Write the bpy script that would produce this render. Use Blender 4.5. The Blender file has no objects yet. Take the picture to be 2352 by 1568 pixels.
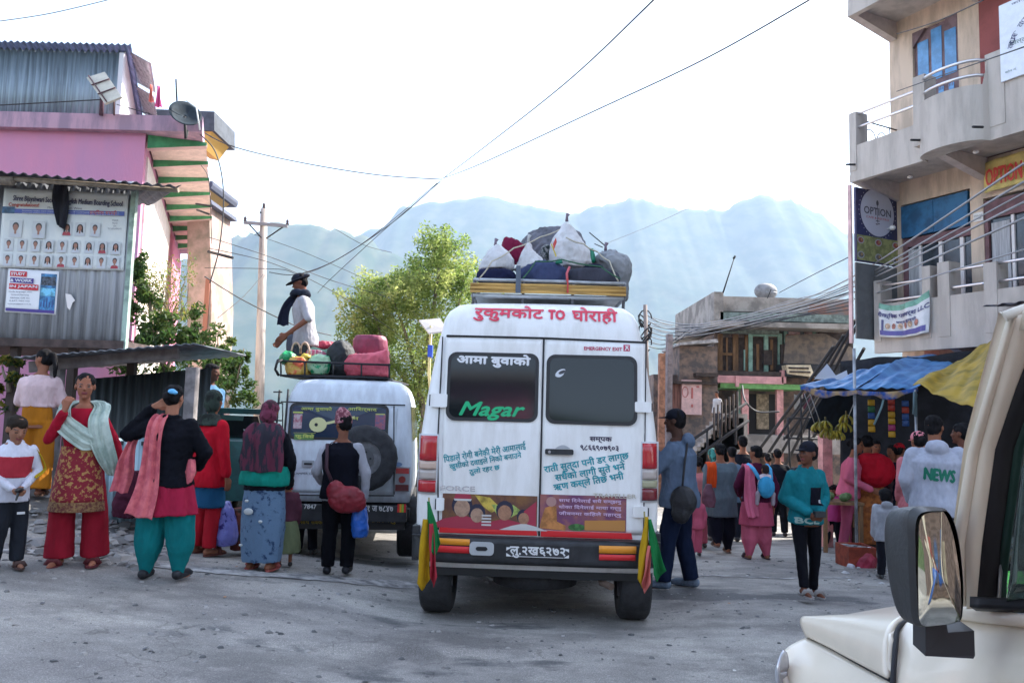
import bpy, math, random, re
from mathutils import Vector, Matrix, noise
R=math.radians; PI=math.pi
random.seed(7)
SC=bpy.context.scene; COL=SC.collection
# ---------------- camera ----------------
CAM_LOC=Vector((0,0,1.62)); PITCH=5.2; ROLL=1.5; FPX=1830.0
cd=bpy.data.cameras.new('camera'); cam=bpy.data.objects.new('camera',cd); COL.objects.link(cam)
cd.lens=28.0; cd.sensor_width=36.0; cd.clip_start=.05; cd.clip_end=20000
CM=Matrix.Translation(CAM_LOC)@Matrix.Rotation(R(90+PITCH),4,'X')@Matrix.Rotation(R(ROLL),4,'Z')
cam.matrix_world=CM; SC.camera=cam
# ---------------- light ----------------
SUN_AZ=58.0; SUN_EL=40.0           # azimuth from +Y towards +X
world=bpy.data.worlds.new('World'); SC.world=world; world.use_nodes=True
wn=world.node_tree.nodes; wl=world.node_tree.links
sky=wn.new('ShaderNodeTexSky'); sky.sky_type='NISHITA'; sky.sun_disc=False
sky.sun_elevation=R(SUN_EL); sky.sun_rotation=R(SUN_AZ); sky.air_density=1.2; sky.dust_density=3.0; sky.ozone_density=1.5; sky.altitude=900
hsv=wn.new('ShaderNodeHueSaturation'); hsv.inputs['Saturation'].default_value=.72; wl.new(sky.outputs[0],hsv.inputs['Color']); wl.new(hsv.outputs[0],wn['Background'].inputs[0]); wn['Background'].inputs[1].default_value=.15
sl=bpy.data.lights.new('sun','SUN'); sl.energy=5.0; sl.angle=R(.5); sl.color=(1,.95,.86)
so=bpy.data.objects.new('sun',sl); COL.objects.link(so)
SUND=Vector((math.sin(R(SUN_AZ))*math.cos(R(SUN_EL)),math.cos(R(SUN_AZ))*math.cos(R(SUN_EL)),math.sin(R(SUN_EL))))
so.rotation_euler=SUND.to_track_quat('Z','Y').to_euler(); so.location=(30,20,40)
vs=SC.view_settings; vs.view_transform='Standard'; vs.look='None'; vs.exposure=1.84; vs.gamma=1
SC.cycles.max_bounces=8; SC.cycles.volume_bounces=1; SC.cycles.transparent_max_bounces=12
SC.cycles.use_denoising=True

# ---------------- pixel helpers (photo seen at 2352 x 1568) ----------------
def ray(px,py):
    d=CM.to_3x3()@Vector(((px-1176)/FPX,-(py-784)/FPX,-1)); return d
def W(px,py,Y):
    d=ray(px,py); return CAM_LOC+d*(Y/d.y)
def sm(a,b,t):
    t=min(1,max(0,(t-a)/(b-a))); return t*t*(3-2*t)
def ground(x,y):
    z=0.0
    z-=.055*max(0,min(y,42)-7)
    z+=.095*max(0,min(7,-x-.8))*(1-sm(14,30,y))
    z+=.42*sm(-3.3,-5.2,-abs(x) if x<0 else 0)*0
    b=sm(3.4,5.0,-x+.12*(y-8)-.0)*sm(6.9,8.6,y)      # raised bank on the left
    z+=.33*b
    z-=.09*math.exp(-((x-.25)/1.5)**4-((y-7.3)/1.1)**4)
    z-=.10*math.exp(-((x+1.8)/1.0)**4-((y-9.9)/.9)**4)
    if y>44: z-=(y-44)*.28 if y<500 else 128
    r=math.hypot(x,y)
    if y<=44 and abs(x)>30: z-=(abs(x)-30)*.25 if abs(x)<300 else 67
    return z
def G(px,py):
    d=ray(px,py); t=1.0
    for i in range(4000):
        p=CAM_LOC+d*t
        if p.z<=ground(p.x,p.y): break
        t+=.01
    return Vector((p.x,p.y,ground(p.x,p.y)))
def PXM(Y): return FPX/Y

# ---------------- materials ----------------
_mats={}
def M(col,rough=.7,metal=0,bump=0,bs=60,var=0,vs_=6,spec=.5,kind='noise',stretch=(1,1,1),col2=None,alpha=1,trans=0,coat=0,emit=0,vlo=.42,vhi=.58,sheen=0):
    key=(tuple(col),rough,metal,bump,bs,var,vs_,spec,kind,stretch,tuple(col2) if col2 else None,alpha,trans,coat,emit,vlo,vhi)
    if key in _mats: return _mats[key]
    m=bpy.data.materials.new('surface'); m.use_nodes=True; nt=m.node_tree; b=nt.nodes['Principled BSDF']
    b.inputs['Base Color'].default_value=(*col,1); b.inputs['Roughness'].default_value=rough; b.inputs['Metallic'].default_value=metal
    b.inputs['Specular IOR Level'].default_value=spec
    if coat: b.inputs['Coat Weight'].default_value=coat; b.inputs['Coat Roughness'].default_value=.08
    if trans: b.inputs['Transmission Weight'].default_value=trans
    if alpha<1: b.inputs['Alpha'].default_value=alpha
    if sheen: b.inputs['Sheen Weight'].default_value=sheen
    if emit: b.inputs['Emission Color'].default_value=(*col,1); b.inputs['Emission Strength'].default_value=emit
    tc=nt.nodes.new('ShaderNodeTexCoord'); mp=nt.nodes.new('ShaderNodeMapping'); nt.links.new(tc.outputs['Object'],mp.inputs[0])
    mp.inputs['Scale'].default_value=stretch
    if var or col2:
        n=nt.nodes.new('ShaderNodeTexNoise'); n.inputs['Scale'].default_value=vs_; n.inputs['Detail'].default_value=8; n.inputs['Roughness'].default_value=.62
        nt.links.new(mp.outputs[0],n.inputs['Vector'])
        cr=nt.nodes.new('ShaderNodeValToRGB'); e=cr.color_ramp.elements
        c2=col2 if col2 else [c*(1-var) for c in col]; c1=col if col2 else [min(1,c*(1+var)) for c in col]
        e[0].position=vlo; e[1].position=vhi; e[0].color=(*c2,1); e[1].color=(*c1,1)
        nt.links.new(n.outputs['Fac'],cr.inputs[0]); nt.links.new(cr.outputs[0],b.inputs['Base Color'])
    if bump:
        n=nt.nodes.new('ShaderNodeTexNoise'); n.inputs['Scale'].default_value=bs; n.inputs['Detail'].default_value=5
        nt.links.new(mp.outputs[0],n.inputs['Vector'])
        bp=nt.nodes.new('ShaderNodeBump'); bp.inputs['Strength'].default_value=min(1,bump); bp.inputs['Distance'].default_value=.012
        nt.links.new(n.outputs['Fac'],bp.inputs['Height']); nt.links.new(bp.outputs[0],b.inputs['Normal'])
    _mats[key]=m; return m
def hexc(h):
    v=[int(h[i:i+2],16)/255 for i in (0,2,4)]
    return tuple(c/12.92 if c<=.04045 else ((c+.055)/1.055)**2.4 for c in v)
def cloth(h,var=.25,**k):
    c=hexc(h) if isinstance(h,str) else h
    k.setdefault('stretch',(1,1,.45)); return M(c,rough=.9,bump=1,bs=17,var=var*.55,vs_=5,spec=.15,**k)
def paint(c,var=.06,rough=.35,**k): return M(c,rough=rough,var=var,vs_=3,spec=.5,**k)

# ---------------- mesh builder ----------------
class MB:
    def __init__(s): s.v=[];s.f=[];s.m=[];s.sm=[]
    def add(s,vs,fs,mi=0,smooth=False,T=None):
        n=len(s.v)
        for p in vs:
            p=Vector(p); s.v.append(T@p if T is not None else p)
        for f in fs: s.f.append([i+n for i in f]); s.m.append(mi); s.sm.append(smooth)
        return s
    def box(s,a,b,mi=0,T=None,bev=0):
        x0,y0,z0=[min(a[i],b[i]) for i in range(3)]; x1,y1,z1=[max(a[i],b[i]) for i in range(3)]
        vs=[(x,y,z) for z in (z0,z1) for y in (y0,y1) for x in (x0,x1)]
        return s.add(vs,[(0,2,3,1),(4,5,7,6),(0,1,5,4),(2,6,7,3),(0,4,6,2),(1,3,7,5)],mi,False,T)
    def bar(s,p,q,w,h,mi=0,up=(0,0,1)):
        p=Vector(p);q=Vector(q);d=(q-p);L=d.length;d.normalize();u=Vector(up)
        if abs(d.dot(u))>.98:u=Vector((0,1,0))
        x=d.cross(u).normalized();z=x.cross(d)
        T=Matrix.Translation(p)@Matrix((x,d,z)).transposed().to_4x4()
        return s.box((-w/2,0,-h/2),(w/2,L,h/2),mi,T)
    def tube(s,pts,r,n=8,mi=0,cap=True,smooth=True,sx=1):
        pts=[Vector(p) for p in pts]; rs=r if isinstance(r,(list,tuple)) else [r]*len(pts)
        base=len(s.v); prev=None
        for i,p in enumerate(pts):
            d=(pts[min(i+1,len(pts)-1)]-pts[max(i-1,0)])
            if d.length<1e-9: d=Vector((0,0,1))
            d.normalize()
            if prev is None:
                a=Vector((1,0,0)) if abs(d.x)<.8 else Vector((0,1,0))
            else: a=prev
            a=(a-d*a.dot(d)).normalized(); prev=a; b=d.cross(a)
            for k in range(n):
                t=2*PI*k/n; s.v.append(p+(a*math.cos(t)*sx+b*math.sin(t))*rs[i])
        for i in range(len(pts)-1):
            for k in range(n):
                k2=(k+1)%n; s.f.append([base+i*n+k,base+i*n+k2,base+(i+1)*n+k2,base+(i+1)*n+k]); s.m.append(mi); s.sm.append(smooth)
        if cap:
            s.f.append([base+k for k in range(n)][::-1]); s.m.append(mi); s.sm.append(False)
            e=base+(len(pts)-1)*n; s.f.append([e+k for k in range(n)]); s.m.append(mi); s.sm.append(False)
        return s
    def caps(s,p,q,r0,r1,n=12,mi=0):
        p=Vector(p);q=Vector(q);d=(q-p)
        if d.length<1e-6: d=Vector((0,0,.001))
        u=d.normalized(); pts=[];rs=[]
        for a in (80,55,28): pts.append(p-u*r0*math.sin(R(a))); rs.append(r0*math.cos(R(a)))
        pts.append(p);rs.append(r0);pts.append(q);rs.append(r1)
        for a in (28,55,80): pts.append(q+u*r1*math.sin(R(a))); rs.append(r1*math.cos(R(a)))
        return s.tube(pts,rs,n,mi)
    def chain(s,pts,rs,n=12,mi=0):
        for i in range(len(pts)-1): s.caps(pts[i],pts[i+1],rs[i],rs[i+1],n,mi)
        return s
    def ell(s,c,r,n=14,mi=0,T=None):
        c=Vector(c); vs=[];fs=[]; h=n//2+1
        for i in range(1,h):
            a=PI*i/h
            for k in range(n):
                t=2*PI*k/n; vs.append(c+Vector((r[0]*math.sin(a)*math.cos(t),r[1]*math.sin(a)*math.sin(t),r[2]*math.cos(a))))
        top=len(vs); vs.append(c+Vector((0,0,r[2]))); bot=len(vs); vs.append(c-Vector((0,0,r[2])))
        for i in range(h-2):
            for k in range(n):
                k2=(k+1)%n; fs.append((i*n+k,(i+1)*n+k,(i+1)*n+k2,i*n+k2))
        for k in range(n):
            k2=(k+1)%n; fs.append((top,k,k2)); fs.append((bot,(h-2)*n+k2,(h-2)*n+k))
        return s.add(vs,fs,mi,True,T)
    def loft(s,secs,n=20,mi=0,fold=0,nf=9,ph=0,cap=True,smooth=True):
        """secs: (cx,cy,cz,rx,ry) horizontal ellipses from bottom to top"""
        vs=[];fs=[]
        for j,(cx,cy,cz,rx,ry) in enumerate(secs):
            w=1-j/max(1,len(secs)-1)
            for k in range(n):
                t=2*PI*k/n; q=1+fold*w*math.sin(nf*t+ph)+fold*.5*w*math.sin((nf*2+1)*t+ph*2)
                vs.append((cx+rx*q*math.cos(t),cy+ry*q*math.sin(t),cz))
        for j in range(len(secs)-1):
            for k in range(n):
                k2=(k+1)%n; fs.append((j*n+k,j*n+k2,(j+1)*n+k2,(j+1)*n+k))
        if cap: fs.append(tuple(range(n))[::-1]); fs.append(tuple((len(secs)-1)*n+k for k in range(n)))
        return s.add(vs,fs,mi,smooth)
    def prism(s,poly,y0,y1,mi=0,f=None,smooth=False):
        """2D polygon (x,z) extruded in y; f maps (x,y,z)"""
        n=len(poly); vs=[(x,y0,z) for x,z in poly]+[(x,y1,z) for x,z in poly]
        if f: vs=[f(*v) for v in vs]
        fs=[tuple(range(n)),tuple(range(2*n-1,n-1,-1))]+[(i,n+i,n+(i+1)%n,(i+1)%n) for i in range(n)]
        return s.add(vs,fs,mi,smooth)
    def grid(s,fn,nu,nv,mi=0,smooth=True,th=0):
        vs=[Vector(fn(i/nu,j/nv)) for j in range(nv+1) for i in range(nu+1)]
        fs=[(j*(nu+1)+i,j*(nu+1)+i+1,(j+1)*(nu+1)+i+1,(j+1)*(nu+1)+i) for j in range(nv) for i in range(nu)]
        if th:
            nn=[Vector() for _ in vs]
            for f in fs:
                nm=(vs[f[1]]-vs[f[0]]).cross(vs[f[3]]-vs[f[0]])
                for i in f: nn[i]+=nm
            N=len(vs); vs2=[v-n_.normalized()*th if n_.length>0 else v for v,n_ in zip(vs,nn)]
            fs2=[tuple(i+N for i in f[::-1]) for f in fs]
            W1=nu+1; b=[i for i in range(W1)]+[j*W1+nu for j in range(1,nv+1)]+[nv*W1+i for i in range(nu-1,-1,-1)]+[j*W1 for j in range(nv-1,0,-1)]
            ed=[(b[(k+1)%len(b)],b[k],b[k]+N,b[(k+1)%len(b)]+N) for k in range(len(b))]
            vs=vs+vs2; fs=fs+fs2+ed
        return s.add(vs,fs,mi,smooth)
    def mesh(s,name='mesh'):
        me=bpy.data.meshes.new(name); me.from_pydata([tuple(v) for v in s.v],[],s.f)
        me.polygons.foreach_set('material_index',s.m); me.polygons.foreach_set('use_smooth',s.sm); me.update(); return me
    def obj(s,name,mats,parent=None,fix=False):
        me=s.mesh(name)
        for m in (mats if isinstance(mats,(list,tuple)) else [mats]): me.materials.append(m)
        return link(name,me,parent)
def link(name,me,parent=None):
    o=bpy.data.objects.new(name,me); COL.objects.link(o)
    if parent is not None: o.parent=parent
    return o
def tag(o,label=None,cat=None,group=None,kind=None):
    if label: o['label']=label
    if cat: o['category']=cat
    if group: o['group']=group
    if kind: o['kind']=kind
    return o
def thing(name,label,cat,loc=(0,0,0),rz=0,group=None,rot=None):
    o=bpy.data.objects.new(name,None); COL.objects.link(o); o.empty_display_size=.2
    o.location=loc; o.rotation_euler=rot if rot else (0,0,rz); return tag(o,label,cat,group)
def struct(name,mb,mats):
    return tag(mb.obj(name,mats),kind='structure')
def rrect(x0,z0,x1,z1,r,n=4):
    """rounded rectangle polygon"""
    P=[]
    for cx,cz,a0 in ((x1-r,z1-r,0),(x0+r,z1-r,90),(x0+r,z0+r,180),(x1-r,z0+r,270)):
        for i in range(n+1):
            a=R(a0+90*i/n); P.append((cx+r*math.cos(a),cz+r*math.sin(a)))
    return P
_DG=None
def eval_mesh(o):
    dg=bpy.context.evaluated_depsgraph_get(); ev=o.evaluated_get(dg)
    return bpy.data.meshes.new_from_object(ev)
def fuse(mb,voxel,name,mats,parent=None,smooth=2,namp=0,nfreq=(9,9,4),classify=None,seed=0):
    """voxel-union of the closed pieces in mb, baked into one smooth skin"""
    me=mb.mesh('tmp'); o=bpy.data.objects.new('tmp',me); COL.objects.link(o)
    r=o.modifiers.new('r','REMESH'); r.mode='VOXEL'; r.voxel_size=voxel; r.use_smooth_shade=True
    if smooth:
        s=o.modifiers.new('s','SMOOTH'); s.factor=.5; s.iterations=smooth
    bpy.context.view_layer.update()
    m2=eval_mesh(o); bpy.data.objects.remove(o); bpy.data.meshes.remove(me)
    if namp:
        off=Vector((seed*3.7,seed*1.3,seed*2.1)); F=nfreq
        vs=m2.vertices; nn=[v.normal.copy() for v in vs]
        for v,n_ in zip(vs,nn):
            p=v.co; q=Vector((p.x*F[0],p.y*F[1],p.z*F[2]))+off
            k=noise.noise(q)*.7+.8*(.35-abs(noise.noise(q*1.9+Vector((3,1,7)))))+.35*noise.noise(q*4.1)
            v.co=p+n_*(namp*k)
    m2.materials.clear()
    for m in (mats if isinstance(mats,(list,tuple)) else [mats]): m2.materials.append(m)
    if classify:
        for p in m2.polygons: p.material_index=classify(p.center)
    for p in m2.polygons: p.use_smooth=True
    return link(name,m2,parent)
# ---------------- lettering ----------------
_fc=[0]
def glyphs(body,w=None,h=None,res=2,shear=0):
    body=re.sub('([\u0915-\u0939])\u093f','\u093f\\1',body)
    c=bpy.data.curves.new('t','FONT'); c.body=body; c.resolution_u=res; c.align_x='LEFT'; c.shear=shear
    o=bpy.data.objects.new('t',c); COL.objects.link(o); me=bpy.data.meshes.new_from_object(o); bpy.data.objects.remove(o)
    vs=[v.co.copy() for v in me.vertices]; fs=[list(p.vertices) for p in me.polygons]; bpy.data.meshes.remove(me)
    if not vs: return [],[]
    x0=min(v.x for v in vs);x1=max(v.x for v in vs);y0=min(v.y for v in vs);y1=max(v.y for v in vs)
    sx=w/(x1-x0) if w else None; sy=h/(y1-y0) if h else None
    if sx is None: sx=sy
    if sy is None: sy=sx
    return [((v.x-(x0+x1)/2)*sx,(v.y-(y0+y1)/2)*sy) for v in vs],fs
def write(mb,body,fn,w=None,h=None,mi=0,bold=0,off=0,shear=0,rot=0):
    """adds lettering to mb; fn(x,z,off)->3D point"""
    vs,fs=glyphs(body,w,h,shear=shear); c,s=math.cos(rot),math.sin(rot)
    steps=[(0,0)] if not bold else [(0,0),(bold,0),(-bold,0),(0,bold),(0,-bold)]
    for i,(dx,dz) in enumerate(steps):
        mb.add([fn((x+dx)*c-(z+dz)*s,(x+dx)*s+(z+dz)*c,off+i*.0004) for x,z in vs],fs,mi)
    return mb
def plane_fn(o,ux,uz,n):
    o=Vector(o);ux=Vector(ux).normalized();uz=Vector(uz).normalized();n=Vector(n).normalized()
    return lambda x,z,off=0: o+ux*x+uz*z+n*off
# ================= wall planes =================
class Wall:
    def __init__(s,o,u):
        s.o=Vector((o[0],o[1],0)); s.u=Vector((u[0],u[1],0)).normalized(); s.n=Vector((s.u.y,-s.u.x,0))  # n: outwards, u x n = -z
    def pt(s,a,o,z): return s.o+s.u*a+s.n*o+Vector((0,0,z))
    def hit(s,px,py,o=0):
        d=ray(px,py); q=s.o+s.n*o-CAM_LOC; t=q.dot(s.n)/d.dot(s.n); p=CAM_LOC+d*t
        return (p-s.o).dot(s.u),p.z
    def T(s): return Matrix.Translation(s.o)@Matrix((s.u,s.n,Vector((0,0,1)))).transposed().to_4x4()
    def box(s,mb,a0,a1,o0,o1,z0,z1,mi=0):
        vs=[s.pt(a,o,z) for z in (z0,z1) for o in (o0,o1) for a in (a0,a1)]
        mb.add(vs,[(0,2,3,1),(4,5,7,6),(0,1,5,4),(2,6,7,3),(0,4,6,2),(1,3,7,5)],mi); return mb
    def rect(s,px0,py0,px1,py1,o=0):
        a0,z0=s.hit(px0,py0,o); a1,z1=s.hit(px1,py1,o); b0,y0=s.hit(px0,py1,o); b1,y1=s.hit(px1,py0,o)
        A=sorted([(a0+b0)/2,(a1+b1)/2]); Z=sorted([(z0+y1)/2,(z1+y0)/2]); return A[0],A[1],Z[0],Z[1]
    def pbox(s,mb,px0,py0,px1,py1,o0,o1,mi=0,of=None):
        a0,a1,z0,z1=s.rect(px0,py0,px1,py1,o1 if of is None else of); return s.box(mb,a0,a1,o0,o1,z0,z1,mi)
    def quad(s,mb,pts,o0,o1,mi=0):
        """prism from pixel corners"""
        q=[s.hit(x,y,o1) for x,y in pts]; n=len(q)
        vs=[s.pt(a,o1,z) for a,z in q]+[s.pt(a,o0,z) for a,z in q]
        mb.add(vs,[tuple(range(n)),tuple(range(2*n-1,n-1,-1))]+[(i,n+i,n+(i+1)%n,(i+1)%n) for i in range(n)],mi); return mb
    def fn(s,a,z,o): return lambda x,y,off=0: s.pt(a+x,o+off,z+y)

# ================= ground, road, mountains, haze =================
def axis(lo,hi,f0,f1,step):
    v=[];x=f0
    while x<f1: v.append(x); x+=step
    d=step;x=f1
    while x<hi: v.append(x); d*=1.22; x+=d
    v.append(hi); d=step;x=f0-step
    while x>lo: v.append(x); d*=1.22; x-=d
    v.append(lo); return sorted(v)
xs=axis(-7500,7500,-10,14,.3); ys=axis(-200,7500,-3,26,.3)
g=MB(); n=len(xs)
for y in ys:
    for x in xs:
        k=noise.noise(Vector((x*.9,y*.9,0)))*.012 if abs(x)<40 and y<60 else noise.noise(Vector((x*.004,y*.004,3)))*8
        bank=sm(3.3,4.2,-x)*sm(7.0,8.0,y)*(1-sm(20,26,y))
        k+=bank*.10*noise.noise(Vector((x*3,y*3,5)))
        g.v.append(Vector((x,y,ground(x,y)+k-.012)))
for j in range(len(ys)-1):
    for i in range(n-1): g.f.append([j*n+i,j*n+i+1,(j+1)*n+i+1,(j+1)*n+i]); g.m.append(0); g.sm.append(True)
dirt=M((.23,.205,.18),rough=.95,bump=.8,bs=25,col2=(.11,.105,.10),vs_=2.2,vlo=.35,vhi=.65,spec=.2)
struct('ground',g,dirt)
# road sheet : dusty worn asphalt
def road_mat():
    m=bpy.data.materials.new('worn_asphalt'); m.use_nodes=True; nt=m.node_tree; b=nt.nodes['Principled BSDF']; N=nt.nodes.new; L=nt.links.new
    tc=N('ShaderNodeTexCoord')
    def nz(sc,st=(1,1,1),det=8,rg=.6):
        mp=N('ShaderNodeMapping'); mp.inputs['Scale'].default_value=st; L(tc.outputs['Object'],mp.inputs[0])
        t=N('ShaderNodeTexNoise'); t.inputs['Scale'].default_value=sc; t.inputs['Detail'].default_value=det; t.inputs['Roughness'].default_value=rg; L(mp.outputs[0],t.inputs['Vector']); return t.outputs['Fac']
    def ramp(f,p0,c0,p1,c1):
        r=N('ShaderNodeValToRGB'); e=r.color_ramp.elements; e[0].position=p0;e[0].color=(*c0,1);e[1].position=p1;e[1].color=(*c1,1); L(f,r.inputs[0]); return r.outputs[0]
    def mix(a,b_,f,bt='MIX'):
        x=N('ShaderNodeMixRGB'); x.blend_type=bt; L(a,x.inputs[1]); L(b_,x.inputs[2])
        if isinstance(f,float): x.inputs[0].default_value=f
        else: L(f,x.inputs[0])
        return x.outputs[0]
    base=ramp(nz(1.1,(.8,1.3,1),10,.7),.38,(.235,.22,.205),.60,(.42,.395,.365))
    dust=ramp(nz(2.2,(.8,1.3,1),10,.7),.50,(0,0,0),.68,(1,1,1))
    c=mix(base,ramp(nz(30),.3,(.36,.335,.305),.7,(.50,.465,.42)),dust)
    patch=ramp(nz(.6,(.6,1.2,1),6),.56,(0,0,0),.60,(1,1,1))
    c=mix(c,ramp(nz(40),.3,(.13,.127,.127),.7,(.19,.185,.18)),patch)
    v=N('ShaderNodeTexVoronoi'); v.inputs['Scale'].default_value=85; L(tc.outputs['Object'],v.inputs['Vector'])
    g1=ramp(v.outputs['Distance'],.1,(1.25,1.25,1.25),.5,(.7,.7,.7))
    c=mix(c,g1,.7,'MULTIPLY')
    v2=N('ShaderNodeTexVoronoi'); v2.inputs['Scale'].default_value=21; v2.inputs['Randomness'].default_value=1; L(tc.outputs['Object'],v2.inputs['Vector']); pit=ramp(v2.outputs['Distance'],.08,(.74,.73,.73),.26,(1,1,1)); c=mix(c,pit,ramp(nz(1.6,(1,1,1),5),.46,(0,0,0),.56,(1,1,1)),'MULTIPLY')
    ck=N('ShaderNodeTexVoronoi'); ck.feature='DISTANCE_TO_EDGE'; ck.inputs['Scale'].default_value=1.1; wv=N('ShaderNodeVectorMath'); wv.operation='ADD'; ns=N('ShaderNodeTexNoise'); ns.inputs['Scale'].default_value=3; L(tc.outputs['Object'],ns.inputs['Vector']); L(tc.outputs['Object'],wv.inputs[0]); L(ns.outputs['Color'],wv.inputs[1]); L(wv.outputs[0],ck.inputs['Vector']); c=mix(c,ramp(ck.outputs['Distance'],.004,(.7,.69,.68),.016,(1,1,1)),ramp(nz(.7,(1,1,1),3),.50,(0,0,0),.58,(1,1,1)),'MULTIPLY')
    fine=ramp(nz(180,(1,1,1),3),.35,(.65,.65,.65),.65,(1.3,1.3,1.3)); c=mix(c,fine,.7,'MULTIPLY')
    big=ramp(nz(.33,(.7,1.5,1),5,.6),.40,(.74,.73,.74),.58,(1.1,1.1,1.08)); c=mix(c,big,.9,'MULTIPLY')
    L(c,b.inputs['Base Color']); b.inputs['Roughness'].default_value=.82; b.inputs['Specular IOR Level'].default_value=.35
    bp=N('ShaderNodeBump'); bp.inputs['Strength'].default_value=.75; bp.inputs['Distance'].default_value=.008; L(nz(38,(1,1,1),6,.75),bp.inputs['Height'])
    bp2=N('ShaderNodeBump'); bp2.inputs['Strength'].default_value=.5; bp2.inputs['Distance'].default_value=.012; L(nz(5,(.8,1.2,1)),bp2.inputs['Height']); L(bp.outputs[0],bp2.inputs['Normal'])
    L(bp2.outputs[0],b.inputs['Normal']); return m
rm=road_mat()
rd=MB(); RX=[i*.3-7 for i in range(62)]; RY=[-3+i*.3 for i in range(125)]
def road_z(x,y): return ground(x,y)+noise.noise(Vector((x*.9,y*.9,0)))*.012
for y in RY:
    for x in RX:
        # left kerb line of the road bends away with the street
        xl=-9 if y<5.6 else max(-9,-6.5+.9*(y-5.6)) if y<9 else -3.6-.36*(y-9)*.9
        xr=11-.42*max(0,y-3)
        t=(x+7)/(61*.3); X=xl+(xr-xl)*t+.12*noise.noise(Vector((x*2,y*2,9)))*(1 if t<.03 or t>.97 else 0)
        rd.v.append(Vector((X,y,road_z(X,y)+.0)))
for j in range(124):
    for i in range(61): rd.f.append([j*62+i,j*62+i+1,(j+1)*62+i+1,(j+1)*62+i]); rd.m.append(0); rd.sm.append(True)
struct('road',rd,rm)
# pale strip across the left of the road, and a dust streak on the right
def ribbon(name,pix,w0,mat,lift=.006,jit=.05,label=None):
    pts=[G(x,y) for x,y in pix]; P=[]
    for a,b in zip(pts,pts[1:]):
        for i in range(16): P.append(a.lerp(b,i/16))
    P.append(pts[-1]); mb=MB(); N=len(P)
    for i,p in enumerate(P):
        d=(P[min(i+1,N-1)]-P[max(0,i-1)]); d.z=0; d.normalize(); s=Vector((-d.y,d.x,0)); w=w0[0]+(w0[1]-w0[0])*i/(N-1)
        for q in (-1,-.5,0,.5,1):
            e=w*.5*q*(1+ (jit*8*noise.noise(Vector((i*.35,q*2,1.7))) if abs(q)==1 else 0)); X=p+s*e
            mb.v.append(Vector((X.x,X.y,road_z(X.x,X.y)+lift)))
    for i in range(N-1):
        for k in range(4): mb.f.append([i*5+k,i*5+k+1,(i+1)*5+k+1,(i+1)*5+k]); mb.m.append(0); mb.sm.append(True)
    return struct(name,mb,mat)
pale=M((.46,.44,.42),rough=.95,bump=.7,bs=50,col2=(.16,.155,.155),vs_=7,vlo=.36,vhi=.60,spec=.2)
ribbon('road_pale_strip',[(-60,1262),(180,1278),(330,1296),(560,1318),(780,1332),(975,1345)],(.16,.30),pale)
ribbon('road_dust_streak',[(1480,1325),(1640,1322),(1800,1330),(1960,1325)],(.10,.06),pale,.005,.1)
# loose gravel and rubble
def stones(name,n,gen,smin,smax,mats,flat=.6):
    mb=MB(); rnd=random.Random(5+n)
    for i in range(n):
        x,y,k=gen(rnd); s=rnd.uniform(smin,smax)*k; z=road_z(x,y)
        vs=[];a0=rnd.random()*6
        for (ax,az,rr) in [(a0+q*PI*2/5,0,1) for q in range(5)]+[(a0+.6+q*PI*2/4,.8,.62) for q in range(4)]:
            q=rnd.uniform(.7,1.25); vs.append((x+s*rr*q*math.cos(ax),y+s*rr*q*math.sin(ax),z-.004+az*s*flat*rnd.uniform(.7,1.2)))
        mb.add(vs,[(0,1,6,5),(1,2,7,6),(2,3,8,7),(3,4,8),(4,0,5,8),(5,6,7,8),(0,4,3,2,1)],rnd.randrange(len(mats)))
    o=mb.obj(name,mats); return tag(o,kind='stuff')
stm=[M((.24,.23,.225),.95,bump=.3),M((.15,.145,.14),.95,bump=.3),M((.33,.31,.29),.95,bump=.3)]
tag(stones('gravel',9000,lambda r:(r.uniform(-6,6.5),2.0+9*r.random()**1.2,1+2.2*r.random()**5),.005,.012,stm+[M((.10,.10,.10),.95)]),'small loose gravel scattered over the dusty road','gravel')
def bankgen(r):
    y=r.uniform(6.9,11); return (-3.1-.12*(y-7)-abs(r.gauss(0,1.2)),y,1+r.random()**3*3)
tag(stones('rubble',900,bankgen,.012,.035,stm),'grey broken stone rubble along the left bank of the road','rubble')
tag(stones('rubble',260,lambda r:(r.gauss(5.2,.7),r.gauss(9.6,.7),1),.015,.05,stm+[M((.5,.5,.5),.8)]),'crushed stones and litter on the road beside the produce box','rubble')
rl=random.Random(6); lt=MB()
for i in range(70):
    x=rl.uniform(-5,6);y=rl.uniform(3.2,11);z=road_z(x,y);a=rl.uniform(0,6);s=rl.uniform(.012,.035)
    lt.add([(x+s*math.cos(a),y+s*math.sin(a),z+.006),(x-s*.6*math.sin(a),y+s*.6*math.cos(a),z+.012),(x-s*math.cos(a),y-s*math.sin(a),z+.007),(x+s*.6*math.sin(a),y-s*.6*math.cos(a),z+.005)],[(0,1,2,3)],rl.randrange(3))
lt=lt.obj('litter',[M((.5,.48,.45),.7),M((.35,.2,.12),.8),M((.10,.10,.11),.8)]); tag(lt,'small scraps of paper and leaf litter lying on the road','litter',kind='stuff')
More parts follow.
